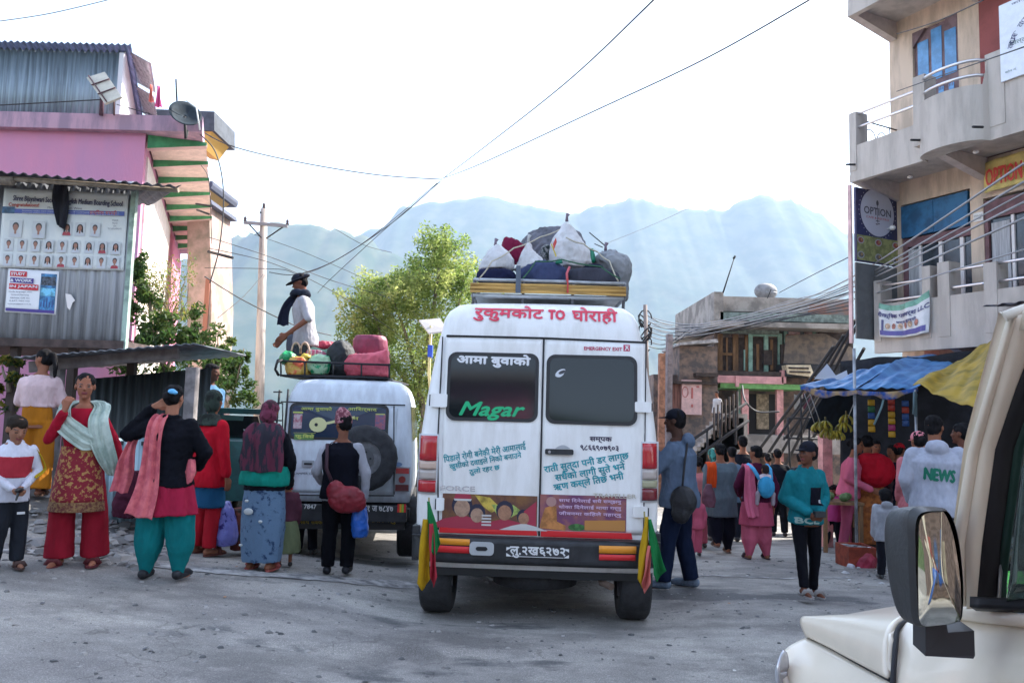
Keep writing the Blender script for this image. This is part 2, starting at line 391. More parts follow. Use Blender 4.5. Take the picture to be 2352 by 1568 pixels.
# mountains
def ridge(name,pix,Y,mat,depth=1500,foot=-260,seed=0):
    mb=MB(); prof=[]
    top=[W(x,y,Y) for x,y in pix]
    N=420; xs_=[top[0].x+(top[-1].x-top[0].x)*i/N for i in range(N+1)]
    def hz(x):
        for a,b in zip(top,top[1:]):
            if a.x<=x<=b.x+1e-3:
                t=(x-a.x)/(b.x-a.x); t=t*t*(3-2*t); return a.z+(b.z-a.z)*t
        return top[-1].z
    def fn(u,v):
        x=xs_[min(N,int(round(u*N)))]; h=hz(x)
        h+=20*noise.noise(Vector((x*.006,seed,0)))+13*noise.noise(Vector((x*.02,seed,3)))+9*noise.noise(Vector((x*.06,seed,8)))
        k=noise.noise(Vector((x*.0022+v*1.5,v*5,seed)))+.5*noise.noise(Vector((x*.006-v*3,v*13,seed)))+.22*noise.noise(Vector((x*.02,v*38,seed+2)))
        if v<=.7: t=v/.7; z=foot+(h-foot)*(t**1.15); y=Y-depth*(1-t)
        else: t=(v-.7)/.3; z=h-(h-foot)*t*.8; y=Y+depth*t
        w=math.sin(PI*min(1,v/.7)) if v<.7 else 0
        return (x,y+k*60*w,z+k*18*w)
    mb.grid(fn,N,90); return struct(name,mb,mat)
forest=M((.028,.052,.022),rough=1,col2=(.075,.085,.045),vs_=.012,vlo=.4,vhi=.6,spec=.1)
ridge('mountain_ridge',[(-1400,640),(-600,600),(0,590),(430,600),(560,540),(650,508),(740,520),(820,545),(900,580),(1000,640),(1200,720),(1500,800),(1900,860),(2500,900)],2000,forest,1000,seed=1)
ridge('mountain_range',[(-1200,700),(300,650),(700,600),(860,530),(930,475),(1010,462),(1120,452),(1180,466),(1290,488),(1400,468),(1470,459),(1560,482),(1650,478),(1740,455),(1820,460),(1880,490),(1945,535),(2100,560),(2400,520),(3200,560)],2900,forest,1300,seed=4)
hz=MB().box((-7600,-210,-420),(7600,7600,1380)); hm=bpy.data.materials.new('haze'); hm.use_nodes=True; nt=hm.node_tree; nt.nodes.remove(nt.nodes['Principled BSDF'])
pv=nt.nodes.new('ShaderNodeVolumePrincipled'); pv.inputs['Color'].default_value=(.60,.76,1,1); pv.inputs['Density'].default_value=.00016; pv.inputs['Anisotropy'].default_value=.1
nt.links.new(pv.outputs[0],nt.nodes['Material Output'].inputs['Volume'])
tag(hz.obj('haze',hm),kind='stuff')

# ================= vegetation =================
def leafmat(c1,c2,tr=.6):
    m=bpy.data.materials.new('leaf'); m.use_nodes=True; nt=m.node_tree; b=nt.nodes['Principled BSDF']
    b.inputs['Roughness'].default_value=.5; b.inputs['Specular IOR Level'].default_value=.3
    n=nt.nodes.new('ShaderNodeTexNoise'); n.inputs['Scale'].default_value=1.3; tc=nt.nodes.new('ShaderNodeTexCoord'); nt.links.new(tc.outputs['Object'],n.inputs['Vector'])
    cr=nt.nodes.new('ShaderNodeValToRGB'); e=cr.color_ramp.elements; e[0].position=.42;e[1].position=.6; e[0].color=(*c1,1); e[1].color=(*c2,1)
    nt.links.new(n.outputs['Fac'],cr.inputs[0]); nt.links.new(cr.outputs[0],b.inputs['Base Color'])
    t=nt.nodes.new('ShaderNodeBsdfTranslucent'); nt.links.new(cr.outputs[0],t.inputs['Color'])
    mx=nt.nodes.new('ShaderNodeMixShader'); mx.inputs[0].default_value=tr
    nt.links.new(b.outputs[0],mx.inputs[1]); nt.links.new(t.outputs[0],mx.inputs[2]); nt.links.new(mx.outputs[0],nt.nodes['Material Output'].inputs['Surface']); return m
bark=M((.20,.16,.12),.95,bump=.8,bs=20,var=.4,vs_=8,stretch=(1,1,.2))
def leaves(mb,c,r,n,size,rnd,mi=0,shell=.55,nm=2):
    for i in range(n):
        while True:
            q=Vector((rnd.uniform(-1,1),rnd.uniform(-1,1),rnd.uniform(-1,1)))
            if shell*rnd.random()<q.length<1: break
        p=Vector((c[0]+q.x*r[0],c[1]+q.y*r[1],c[2]+q.z*r[2]))
        a=Vector((rnd.gauss(0,1),rnd.gauss(0,1),rnd.gauss(0,.7)-.5)).normalized(); b=a.cross(Vector((rnd.gauss(0,1),rnd.gauss(0,1),rnd.gauss(0,1)))).normalized()
        s=size*rnd.uniform(.6,1.3); m=mi+(rnd.randrange(nm))
        mb.add([p-a*s,p+b*s*.42,p+a*s,p-b*s*.42],[(0,1,2,3)],m)
def tree(name,label,base,blobs,size,mats,trunk,seed,per=900,cat='tree',group=None,tr=.14):
    """blobs: (x,y,z,rx,rz) world"""
    rnd=random.Random(seed); t=thing(name,label,cat,base,group=group); B=Vector(base)
    cr=MB(); tk=MB()
    for bl in blobs:
        c=Vector(bl[:3])-B; rx,rz=bl[3],bl[4]
        nsub=max(4,int(per/75))
        for k in range(nsub):
            d=Vector((rnd.gauss(0,.52),rnd.gauss(0,.52),rnd.gauss(0,.52)))
            s=c+Vector((d.x*rx,d.y*rx,d.z*rz)); q=rnd.uniform(.28,.52)
            leaves(cr,s,(rx*q,rx*q,rz*q),int(per/nsub),size,rnd,shell=.2)
    for path,r0,r1 in trunk:
        P=[Vector(p)-B for p in path]; Q=[]
        for a,b in zip(P,P[1:]):
            for i in range(5): Q.append(a.lerp(b,i/5)+Vector((rnd.gauss(0,1),rnd.gauss(0,1),0))*r0*.25)
        Q.append(P[-1]); tk.tube(Q,[r0+(r1-r0)*i/(len(Q)-1) for i in range(len(Q))],7)
    tk.obj('trunk',bark,t); cr.obj('crown',mats,t); return t
lf_a=leafmat((.22,.32,.07),(.46,.49,.17)); lf_b=leafmat((.12,.19,.045),(.32,.37,.10)); lf_c=leafmat((.035,.07,.02),(.09,.13,.03))
lf_d=leafmat((.20,.19,.03),(.33,.27,.05)); lf_e=leafmat((.03,.07,.02),(.05,.10,.025))
def PB(px,py,Y,rx,rz,dy=0):
    p=W(px,py,Y); k=Y/FPX; return (p.x,p.y+dy,p.z,rx*k,rz*k)
Y=22
bl=[PB(1010,575,Y,50,48),PB(960,640,Y,50,50,.6),PB(1060,640,Y,50,60,-.5),PB(1000,720,Y,90,70),PB(880,650,Y,45,42,.8),PB(840,700,Y,60,50),
    PB(905,770,Y,90,60,.8),PB(830,790,Y,45,50),PB(990,820,Y,80,70),PB(920,870,Y,70,60),PB(1000,930,Y,70,70,.6),PB(925,960,Y,50,60),PB(1075,760,Y,50,110,.8),PB(870,860,Y,50,50),PB(960,1030,Y,40,40),PB(1010,640,Y,60,60,.5),PB(930,700,Y,60,60,-.5),PB(1080,860,Y,40,80),PB(850,760,Y,50,50,.6)]
b0=W(985,1130,Y)
tree('leafy_tree','tall yellow green tree with airy crown standing between the two vehicles',(b0.x,b0.y,ground(b0.x,b0.y)-.1),bl,.052,[lf_a,lf_b,lf_a],
  [((b0,W(975,980,Y),W(960,880,Y),W(1000,700,Y),W(1010,560,Y)),.13,.03),((W(970,930,Y),W(900,830,Y),W(850,700,Y)),.07,.02),((W(972,960,Y),W(1030,820,Y),W(1065,640,Y)),.08,.02),((W(962,880,Y),W(930,760,Y),W(885,640,Y)),.06,.02)],3,per=3000)
Y=15.5
b0=W(520,940,Y)
tree('leafy_shrub','dark thin leafed shrub with yellow tips beside the utility pole',(b0.x,b0.y,ground(b0.x,b0.y)-.1),[PB(500,800,Y,45,40),PB(460,770,Y,40,40),PB(535,850,Y,38,42),PB(500,880,Y,45,40),PB(430,790,Y,40,50),PB(555,835,Y,18,36),PB(550,905,Y,40,40)],.055,[lf_c,lf_e,lf_b,],
  [((b0,W(510,880,Y),W(500,770,Y)),.05,.01),((b0,W(545,870,Y),W(560,800,Y)),.03,.01),((b0,W(470,850,Y),W(455,740,Y)),.04,.01)],8,per=520,cat='shrub')
Y=12
b0=W(380,860,Y)
tree('leafy_bush','dense green bush under the pink brackets with sunny yellow top',(b0.x,b0.y,ground(b0.x,b0.y)-.1),[PB(340,700,Y,40,50),PB(330,770,Y,50,40),PB(395,760,Y,60,45),PB(440,790,Y,40,40),PB(370,820,Y,90,40),PB(460,840,Y,60,50),PB(320,640,Y,22,60)],.05,[lf_c,lf_e,lf_b],
  [((b0,W(350,740,Y),W(335,640,Y)),.05,.01),((b0,W(410,780,Y)),.04,.01)],9,per=620,cat='bush')
b0=W(360,740,Y+.6)
bz=MB()
t=thing('dry_bush','dry twiggy bush with yellow seed heads against the white sunlit wall','bush',(b0.x,b0.y,ground(b0.x,b0.y)-.1)); B=t.location.copy(); rr=random.Random(4)
tk=MB()
for i in range(60):
    e=W(rr.uniform(305,440),rr.uniform(600,720),Y+.6+rr.uniform(-.3,.3)); s=W(rr.uniform(340,400),780,Y+.6)
    m_=s.lerp(e,.5)+Vector((rr.gauss(0,.08),0,rr.gauss(0,.08))); tk.tube([s-B,m_-B,e-B],[.008,.006,.003],4)
    leaves(bz,e-B,(.14,.14,.16),26,.026,rr)
    leaves(bz,m_-B,(.16,.16,.16),10,.022,rr)
tk.obj('stem',bark,t); bz.obj('foliage',[lf_d,lf_b],t)
Y=9.6
b0=W(20,900,Y)
tree('roadside_bush','sunlit leafy bush at the far left behind the girl in mustard trousers',(b0.x,b0.y,ground(b0.x,b0.y)-.05),[PB(5,850,Y,34,30),PB(25,885,Y,30,30),PB(-30,880,Y,50,50)],.05,[lf_c,lf_d],[((b0,W(5,840,Y)),.03,.01)],19,per=260,cat='bush')
# dry straw bank top at the far left
# ================= right apartment building =================
beige=M((.56,.44,.345),.85,bump=.25,bs=30,var=.16,vs_=2.2,stretch=(1.6,1.6,.35)); plast=M((.45,.405,.37),.9,bump=.35,bs=35,var=.12,vs_=2.2,stretch=(1.6,1.6,.3))
redw=M((.26,.07,.065),.8,var=.12,vs_=2); wht=M((.75,.73,.72),.6,var=.05); steel=M((.72,.70,.72),.28,metal=.9); darkm=M((.02,.02,.024),.8)
pinkc=M((.62,.42,.42),.8,var=.15,vs_=3)
B1=Wall((6.35,14.8),(.44,-.9))
bt=thing('apartment_building','tall beige building with grey balconies on the right of the street','building')
swc,_=B1.hit(2045,250,-1.25)
zs=[3.1,B1.hit(1930,408,0)[1],B1.hit(1916,38,0)[1]]
END=13.5
wl_=MB()
# main walls (ground floor recessed, upper floors), built around the openings
WZ=-1.25
def zat(px,py,o=WZ): return B1.hit(px,py,o)[1]
def sat(px,py=300,o=WZ): return B1.hit(px,py,o)[0]
B1.box(wl_,swc,END,-8,WZ-.001,-1.2,14.0) if False else None
def wallrow(z0,z1,opens,o=WZ,th=.22):
    a=swc
    for s0,s1,y0,y1 in sorted(opens):
        B1.box(wl_,a,s0,o-th,o,z0,z1)
        if y0>z0: B1.box(wl_,s0,s1,o-th,o,z0,y0)
        if y1<z1: B1.box(wl_,s0,s1,o-th,o,y1,z1)
        a=s1
    B1.box(wl_,a,END,o-th,o,z0,z1)
u0,u1,uz0,uz1=B1.rect(2097,60,2202,250,WZ); uz0=zs[1]+.12; uz1=zat(2150,52)
l0,l1=sat(2072,600),sat(2232,600); lz0=zs[0]+.12
lz1=zat(2150,452)
r0=sat(2262,600)
wallrow(zs[0],zs[1],[(l0,l1,lz0,lz1),(r0,r0+2.2,lz0,lz1-.25)])
wallrow(zs[1],zs[2],[(u0,u1,uz0,uz1)])
wallrow(zs[2],14.2,[])
B1.box(wl_,swc,END,-1.7,-1.47-.003,-2.2,zs[0])            # recessed shop front wall behind
B1.box(wl_,swc-.001,swc+.2,-9,-1.48,-2.2,14.2); B1.box(wl_,END-.2,END,-9,-1.48,-2.2,14.2); B1.box(wl_,swc+.2,END-.2,-9,-8.8,-2.2,14.2)
wl_.obj('wall',beige,bt)
mb=MB(); B1.box(mb,swc-.3,END+.1,-9.1,.1,14.2,14.4); mb.obj('roof',plast,bt)
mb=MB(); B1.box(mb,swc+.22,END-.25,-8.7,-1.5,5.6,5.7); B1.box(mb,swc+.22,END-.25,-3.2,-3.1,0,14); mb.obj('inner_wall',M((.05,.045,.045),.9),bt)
# red pier
s=sat(2258,200); mb=MB(); B1.box(mb,s,s+1.6,WZ+.003,WZ+.06,zs[1],zs[2]); mb.obj('red_panel',redw,bt)
# slabs
mb=MB()
for i,z in enumerate(zs):
    o1=.0 if i else -.55
    B1.box(mb,0.0 if i else .04,END,WZ-.05,o1-.005,z,z+.12)
mb.obj('floor_slab',plast,bt)
def bracket(s0,z,o_end=-.05,w=.16,h=.36):
    mb=MB(); P=[(WZ+.002,z-.003),(o_end,z-.003),(o_end,z-.12),(WZ+.002,z-h)]
    vs=[B1.pt(s0,o,zz) for o,zz in P]+[B1.pt(s0+w,o,zz) for o,zz in P]
    mb.add(vs,[(0,1,2,3),(7,6,5,4),(0,4,5,1),(1,5,6,2),(2,6,7,3),(3,7,4,0)]); mb.obj('bracket',M((.50,.44,.42),.85,var=.08),bt)
for z in zs[1:]:
    for s0 in (swc+.02,1.72,3.3): bracket(s0,z)
bracket(1.45,zs[0],-.6); bracket(3.2,zs[0],-.6)
# balconies : solid parapet panel, piers, rails
def balcony(zf,front,solid,piers,rails,bulge=None,low=0):
    mb=MB()
    N=60; s_list=[low+(END-low)*i/N for i in range(N+1)]
    def off(s):
        if bulge and bulge[0]<s<bulge[1]:
            t=(s-bulge[0])/(bulge[1]-bulge[0]); return front+bulge[2]*math.sqrt(max(0,1-(2*t-1)**2))
        return front
    S=sorted(set(s_list+([bulge[0]+(bulge[1]-bulge[0])*i/24 for i in range(25)] if bulge else [])))
    vs=[];fs=[]
    for s_ in S:
        o=off(s_); z1=zf+solid(s_)
        vs+= [B1.pt(s_,o,zf-.16),B1.pt(s_,o,z1),B1.pt(s_,o-.12,z1),B1.pt(s_,o-.12,zf-.16)]
    for i in range(len(S)-1):
        for k in range(4): fs.append((i*4+k,(i+1)*4+k,(i+1)*4+(k+1)%4,i*4+(k+1)%4))
    fs.append((0,1,2,3)); e=(len(S)-1)*4; fs.append((e+3,e+2,e+1,e)); mb.add(vs,fs)
    if bulge:   # bulge underside and slab
        P=[];K=24
        for i in range(K+1):
            s_=bulge[0]+(bulge[1]-bulge[0])*i/K; P.append((s_,off(s_)-.05))
        vs=[B1.pt(a,o,zf-.15) for a,o in P]+[B1.pt(a,o,zf+.1) for a,o in P]; n=K+1
        mb.add(vs,[tuple(range(n)),tuple(range(2*n-1,n-1,-1))])
    mb.obj('balcony_parapet',plast,bt)
    for a0,a1,z1 in piers:
        mb=MB(); B1.box(mb,a0,a1,off((a0+a1)/2)-.30,off((a0+a1)/2)+.012,zf+.05,zf+z1); mb.obj('balcony_pier',plast,bt)
    for a0,a1,z1 in rails:
        mb=MB(); mb.tube([B1.pt(a0+(a1-a0)*i/10,off(a0+(a1-a0)*i/10)-.06,zf+z1) for i in range(11)],.026,8); mb.obj('handrail',steel,bt)
F=0
sb0=B1.hit(2120,300,0)[0]; sb1=B1.hit(2272,200,0)[0]
h1=B1.hit(2000,322,0)[1]-zs[1]; h2=B1.hit(2200,200,.35)[1]-zs[1]; h3=B1.hit(2300,120,0)[1]-zs[1]
ra=B1.hit(1960,262,0)[1]-zs[1]; rb=B1.hit(1960,293,0)[1]-zs[1]
balcony(zs[1],0,lambda s:h1 if s<sb0 else (h2 if s<sb1 else h3),[(0,.16,ra+.03),(sb0-.02,sb0+.2,ra+.12),(sb1-.05,sb1+.25,h3+.05)],[(.1,sb0,ra),(.1,sb0,rb),(sb0+.2,sb1,ra+.02),(sb0+.2,sb1,rb+.03)],(sb0,sb1,.38))
q0=B1.hit(2120,700,-.55)[0]; q1=B1.hit(2262,700,-.55)[0]
hl=B1.hit(2190,677,-.55)[1]-zs[0]; pa=B1.hit(2012,645,-.55)[1]-zs[0]
balcony(zs[0],-.55,lambda s:hl,[(.05,.2,pa),(q0,q0+.16,pa+.12),(q0+.3,q0+.52,pa+.14),(q1,q1+.22,pa)],
  [(.2,q0,pa-.10),(.2,q0,pa-.40),(q0+.5,q1,pa-.02),(q0+.5,q1,pa-.32),(q1+.2,q1+2.4,pa-.02),(q1+.2,q1+2.4,pa-.32)],(q0+1.0,q1+1.6,.0001),.04)
balcony(zs[2],0,lambda s:1.0,[],[],None)
# scrolled iron end rail of the upper balcony
mb=MB()
z0=zs[1]+ra-.05; z1=zs[1]+h1-.02
e=lambda o,z:B1.pt(.05,o,z)
mb.tube([e(-.15,z0),e(WZ,z0-.02)],.014,6); mb.tube([e(-.15,z1),e(WZ,z1)],.014,6)
for oc in (-.5,-.85):
    mb.tube([e(oc+.16*math.cos(a*PI/8),(z0+z1)/2-.05+.2*math.sin(a*PI/8)) for a in range(-1,14)],.010,6)
mb.tube([e(-1.05,z0),e(-1.1,z1)],.01,6); mb.obj('end_rail',darkm,bt)
# upper arched window
frm=M((.17,.11,.12),.7,var=.2); blu=M((.10,.28,.55),.25,spec=.8,var=.15,vs_=4); glassd=M((.03,.04,.055),.15,spec=.7,var=.3,vs_=3)
win=MB(); fr=MB(); W0=u1-u0
def arch(a0,a1,z0,z1,ch):
    return [(a0,z0),(a1,z0),(a1,z1-ch),(a1-ch*.9,z1),(a0+ch*.9,z1),(a0,z1-ch)]
def wprism(mb,poly,o0,o1,mi=0):
    n=len(poly); vs=[B1.pt(a,o1,z) for a,z in poly]+[B1.pt(a,o0,z) for a,z in poly]
    mb.add(vs,[tuple(range(n)),tuple(range(2*n-1,n-1,-1))]+[(i,n+i,n+(i+1)%n,(i+1)%n) for i in range(n)],mi)
wprism(fr,arch(u0,u1,uz0,uz1,.3),WZ-.10,WZ-.06)
for c in ((u0,uz1-.3,u0,uz1,u0+.27,uz1),(u1,uz1-.3,u1,uz1,u1-.27,uz1)):
    wprism(fr,[(c[0],c[1]),(c[2],c[3]),(c[4],c[5])],WZ-.2,WZ+.001)
wf=fr.obj('window',frm,bt); pn=MB(); tz=uz0+1.62
B1.box(pn,u0+.07,u0+.30,WZ-.061,WZ-.05,tz+.08,uz1-.22); B1.box(pn,u0+.36,u1-.36,WZ-.061,WZ-.05,tz+.08,uz1-.07); B1.box(pn,u1-.30,u1-.07,WZ-.061,WZ-.05,tz+.08,uz1-.22)
for k in range(4):
    a=u0+.08+k*(W0-.16+.05)/4; B1.box(pn,a,a+(W0-.16)/4-.09,WZ-.061,WZ-.05,uz0+.1,tz-.1)
pn.obj('pane',blu,wf)
mb=MB()
for k in range(4):
    a=u0+.08+k*(W0-.16+.05)/4; w=(W0-.16)/4-.09
    B1.box(mb,a,a+w,WZ-.05,WZ-.045,uz0+.5,uz0+.52)
    for j in range(3): B1.box(mb,a+w*(j+.3)/3.2,a+w*(j+.55)/3.2,WZ-.05,WZ-.045,tz-.16,tz-.1)
mb.obj('glazing_bar',frm,wf)
# lower glazed doors with blue panel above
dm=MB(); B1.box(dm,l0,l1,WZ-.12,WZ-.09,lz0,lz1-.02); d_=dm.obj('window',glassd,bt)
mb=MB()
for px,w in ((2108,.05),(2154,.07),(2203,.07)):
    a=sat(px,650); B1.box(mb,a,a+w,WZ-.09,WZ-.05,lz0,lz1-.75)
mb.obj('mullion',M((.72,.68,.68),.5),d_)
mb=MB(); B1.box(mb,l0+.0,l0+.1,WZ-.09,WZ-.04,lz0,lz1-.62); B1.box(mb,l0+.1,l1,WZ-.09,WZ-.03,lz1-.84,lz1-.68); mb.obj('frame',M((.16,.08,.09),.7,var=.2),d_)
mb=MB(); B1.box(mb,sat(2080,600),sat(2106,600),WZ-.088,WZ-.06,lz0,lz1-.9); mb.obj('curtain',M((.40,.40,.42),.9,bump=.5,bs=10,var=.2,stretch=(6,6,.3)),d_)
mb=MB(); B1.box(mb,l0+.02,l1-.03,WZ-.05,WZ+.03,lz1-.66,lz1-.04); B1.box(mb,(l0+l1)/2-.02,(l0+l1)/2,WZ+.03,WZ+.04,lz1-.66,lz1-.04); mb.obj('blue_panel',M((.02,.13,.28),.55,var=.35,vs_=3,col2=(.01,.07,.16)),bt)
mb=MB(); B1.box(mb,r0,r0+2.2,WZ-.12,WZ-.09,lz0,lz1-.27); d_=mb.obj('window',glassd,bt)
mb=MB(); B1.box(mb,r0,r0+.07,WZ-.09,WZ-.02,lz0,lz1-.3); B1.box(mb,r0+.07,r0+2.2,WZ-.09,WZ-.02,lz1-.62,lz1-.3); mb.obj('frame',M((.16,.08,.09),.7,var=.2),d_)
mb=MB()
for a in (.45,1.1,1.7): B1.box(mb,r0+a,r0+a+.05,WZ-.09,WZ-.05,lz0,lz1-.62)
mb.obj('mullion',M((.72,.68,.68),.5),d_)
mb=MB(); B1.box(mb,r0+.1,r0+.42,WZ-.088,WZ-.06,lz0,lz1-.7); mb.obj('curtain',M((.40,.40,.42),.9,bump=.5,bs=10,var=.2,stretch=(6,6,.3)),d_)
# drain pipes poking from parapets
for px,py,o in ((1965,378,0),(2115,322,.2),(2258,292,.3)):
    s_,z_=B1.hit(px,py,o); mb=MB(); mb.tube([B1.pt(s_,o,z_),B1.pt(s_-.02,o+.22,z_-.03)],.02,6); mb.obj('drain_pipe',darkm,bt)
mb=MB(); c=B1.pt(B1.hit(2090,383,-.6)[0],-.6,zs[1]-.17); mb.ell(c,(.05,.05,.03),10); mb.obj('lamp_holder',wht,bt)
mb=MB(); c=B1.pt(B1.hit(2242,352,-.3)[0],-.3,zs[1]-.17); mb.ell(c,(.05,.05,.03),10); mb.obj('lamp_holder',wht,bt)
# shop level: black boards painted as the dark interiors, and pink piers
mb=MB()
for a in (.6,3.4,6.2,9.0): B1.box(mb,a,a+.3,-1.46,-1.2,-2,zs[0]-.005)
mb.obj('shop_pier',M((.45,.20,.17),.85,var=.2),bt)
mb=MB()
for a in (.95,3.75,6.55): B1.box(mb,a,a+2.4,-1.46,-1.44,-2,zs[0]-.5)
mb.obj('shop_dark_board',M((.012,.012,.014),.9),bt)
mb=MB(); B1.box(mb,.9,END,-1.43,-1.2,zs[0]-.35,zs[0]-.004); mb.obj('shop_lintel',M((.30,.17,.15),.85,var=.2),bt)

# hanging signs (things)
def signboard(name,label,cat='sign',group=None): return thing(name,label,cat,group=group)
# blade sign at the far end of the first floor balcony
E1=Wall(B1.pt(-.02,.0,0)[:2],(B1.pt(-.02,-1.2,0)-B1.pt(-.02,0,0))[:2])   # u runs from balcony front to the wall
sg=signboard('cafe_sign','tall navy board with round white cafe emblem over pictures of food')
L=E1.rect(1962,441,2058,607)
mb=MB(); E1.box(mb,L[0],L[1],.0,.05,L[2],L[3]); mb.obj('board',M((.035,.035,.10),.4,var=.15),sg)
cx=(L[0]+L[1])/2+.0; cz=L[3]-.44*(L[3]-L[2])*.68; rr_=.40*(L[1]-L[0])
def disc(mb,wf,cx,cz,r,o,mi=0,n=36,rz=None):
    mb.add([wf.pt(cx+r*math.cos(2*PI*k/n),o,cz+(rz or r)*math.sin(2*PI*k/n)) for k in range(n)],[tuple(range(n))],mi)
mb=MB(); disc(mb,E1,cx,cz,rr_,.053); 
for k in range(34):
    a=2*PI*k/34; disc(mb,E1,cx+rr_*1.09*math.cos(a),cz+rr_*1.09*math.sin(a),.011,.053,0,6)
em=mb.obj('emblem',M((.50,.50,.60),.4),sg)
mb=MB(); mb2=MB(); lf_=lambda a,z,o:E1.fn(a,z,o)
write(mb,'OPTION',E1.fn(cx,cz+.02,.057),w=rr_*1.6,h=.14,bold=.004); mb.obj('lettering',M((.09,.085,.12),.6),em); mb=MB()
disc(mb,E1,cx,cz+.19,.035,.057,0,14,.055); E1.box(mb,cx-.006,cx+.006,.056,.058,cz-.2,cz+.15); E1.box(mb,cx-.05,cx+.05,.056,.058,cz-.17,cz-.155)
mb.tube([E1.pt(cx-.05+.02*k,.058,cz-.22-.012*math.sin(k*1.2)) for k in range(6)],.008,5)
mb.obj('fork_emblem',M((.09,.085,.12),.6),em)
mb=MB(); write(mb,'CAFE & RESTRO',E1.fn(cx,cz-.11,.057),w=rr_*1.35,h=.04); mb.obj('small_lettering',M((.5,.03,.05),.5),em)
pf=MB(); fz0=L[2]+.03; fz1=L[2]+.36*(L[3]-L[2]); E1.box(pf,L[0]+.015,L[1]-.015,.05,.054,fz0,fz1); pf.obj('food_panel',M((.24,.25,.10),.5,var=.3,vs_=8),sg)
rf=random.Random(3)
mb=MB()
for i in range(3):
    for j in range(2):
        a=L[0]+.11+i*(L[1]-L[0]-.2)/2; z=fz0+.10+j*(fz1-fz0-.2)
        disc(mb,E1,a,z,.095,.0565,1,14,.07); disc(mb,E1,a,z,.07,.059,0 if j else 2,9,.05); disc(mb,E1,a+.02,z+.01,.03,.0605,3,7)
mb.obj('food_picture',[M((.26,.05,.05),.5,var=.4,vs_=20),M((.33,.33,.36),.4),M((.10,.09,.09),.5,var=.4,vs_=20),M((.35,.2,.08),.5)],sg)
mb=MB(); E1.box(mb,-.04,0,-.01,.06,3.1,L[3]+.02); mb.obj('edge_trim',pinkc,sg)
mb=MB(); E1.box(mb,L[0],L[1]+.05,.0,.03,zs[0]+.1,L[2]-.02); mb.obj('back_panel',M((.13,.135,.14),.6,var=.1),sg)
mb=MB(); a,z=E1.hit(2046,524,.12); mb.ell(E1.pt(a,.16,z),(.06,.06,.05),10); mb.tube([E1.pt(a,.05,z),E1.pt(a,.16,z)],.015,6); mb.obj('flood_lamp',wht,sg)
# yellow cafe banner at the right edge
sg=signboard('cafe_banner','yellow cafe banner with red and blue lettering above right hand windows','banner')
a0=B1.hit(2262,440,WZ+.1)[0]; zb1=B1.hit(2262,375,WZ+.1)[1]; zb0=B1.hit(2262,445,WZ+.1)[1]; bw=3.0
mb=MB(); mb.grid(lambda u,v:B1.pt(a0+bw*u,WZ+.10+.025*math.sin(u*19)*(1-v*.5)+.015*math.sin(u*41+v*5),zb0+(zb1-zb0)*v+.03*math.sin(u*7)),60,10,th=.004)
mb.obj('cloth_panel',M((.62,.50,.17),.6,var=.15,vs_=4),sg)
fnb=lambda a,z:(lambda x,y,off=0:B1.pt(a+x,WZ+.150+off,z+y))
mb=MB(); write(mb,'OPTION',fnb(a0+.37,(zb0+zb1)/2-.02),w=.62,h=.30,bold=.008); mb.obj('lettering',M((.55,.04,.03),.5),sg)
mb=MB(); write(mb,'CAFE & RESTRO',fnb(a0+1.5,(zb0+zb1)/2+.13),w=1.5,h=.17,bold=.007); write(mb,'& BAR',fnb(a0+1.6,(zb0+zb1)/2-.12),w=.5,h=.12); mb.obj('blue_lettering',M((.06,.04,.20),.5),sg)
mb=MB(); disc(mb,B1,a0+1.0,(zb0+zb1)/2-.10,.13,WZ+.149); disc(mb,B1,a0+1.0,(zb0+zb1)/2-.10,.09,WZ+.151,1); mb.obj('picture',[M((.5,.42,.36),.5),M((.20,.12,.10),.5,var=.5,vs_=20)],sg)
# white sign board on the upper parapet
sg=signboard('white_notice_board','large white notice board fixed on the upper balcony, cut by frame edge')
P=B1.rect(2297,30,2352,180,.05); mb=MB(); B1.box(mb,P[0],P[0]+1.9,.02,.05,P[2],P[2]+1.25); mb.obj('board',M((.68,.72,.80),.45,var=.05),sg)
mb=MB()
for i,ch in enumerate('कृषि विकास शाखा रुकुम'):
    if ch.strip()=='' : continue
    an=PI-.25-i*.085; c=(P[0]+1.0+.85*math.cos(an),P[2]+.36+.70*math.sin(an))
    write(mb,ch,B1.fn(c[0],c[1],.054),h=.085,rot=an-PI/2)
write(mb,'कायालय परिसर भवन',B1.fn(P[0]+.75,P[2]+1.19,.054),w=1.1,h=.045)
mb.obj('lettering',M((.05,.05,.14),.5),sg)
mb=MB(); write(mb,'जिल्ला बचत तथा ऋण सहकारी',B1.fn(P[0]+.80,P[2]+.55,.054),w=1.3,h=.11); write(mb,'संस्था रुकुम पूर्व',B1.fn(P[0]+.86,P[2]+.38,.054),w=.9,h=.10); write(mb,'फोन नं.',B1.fn(P[0]+.16,P[2]+.13,.054),w=.18,h=.04); mb.obj('green_lettering',M((.08,.16,.14),.5),sg)
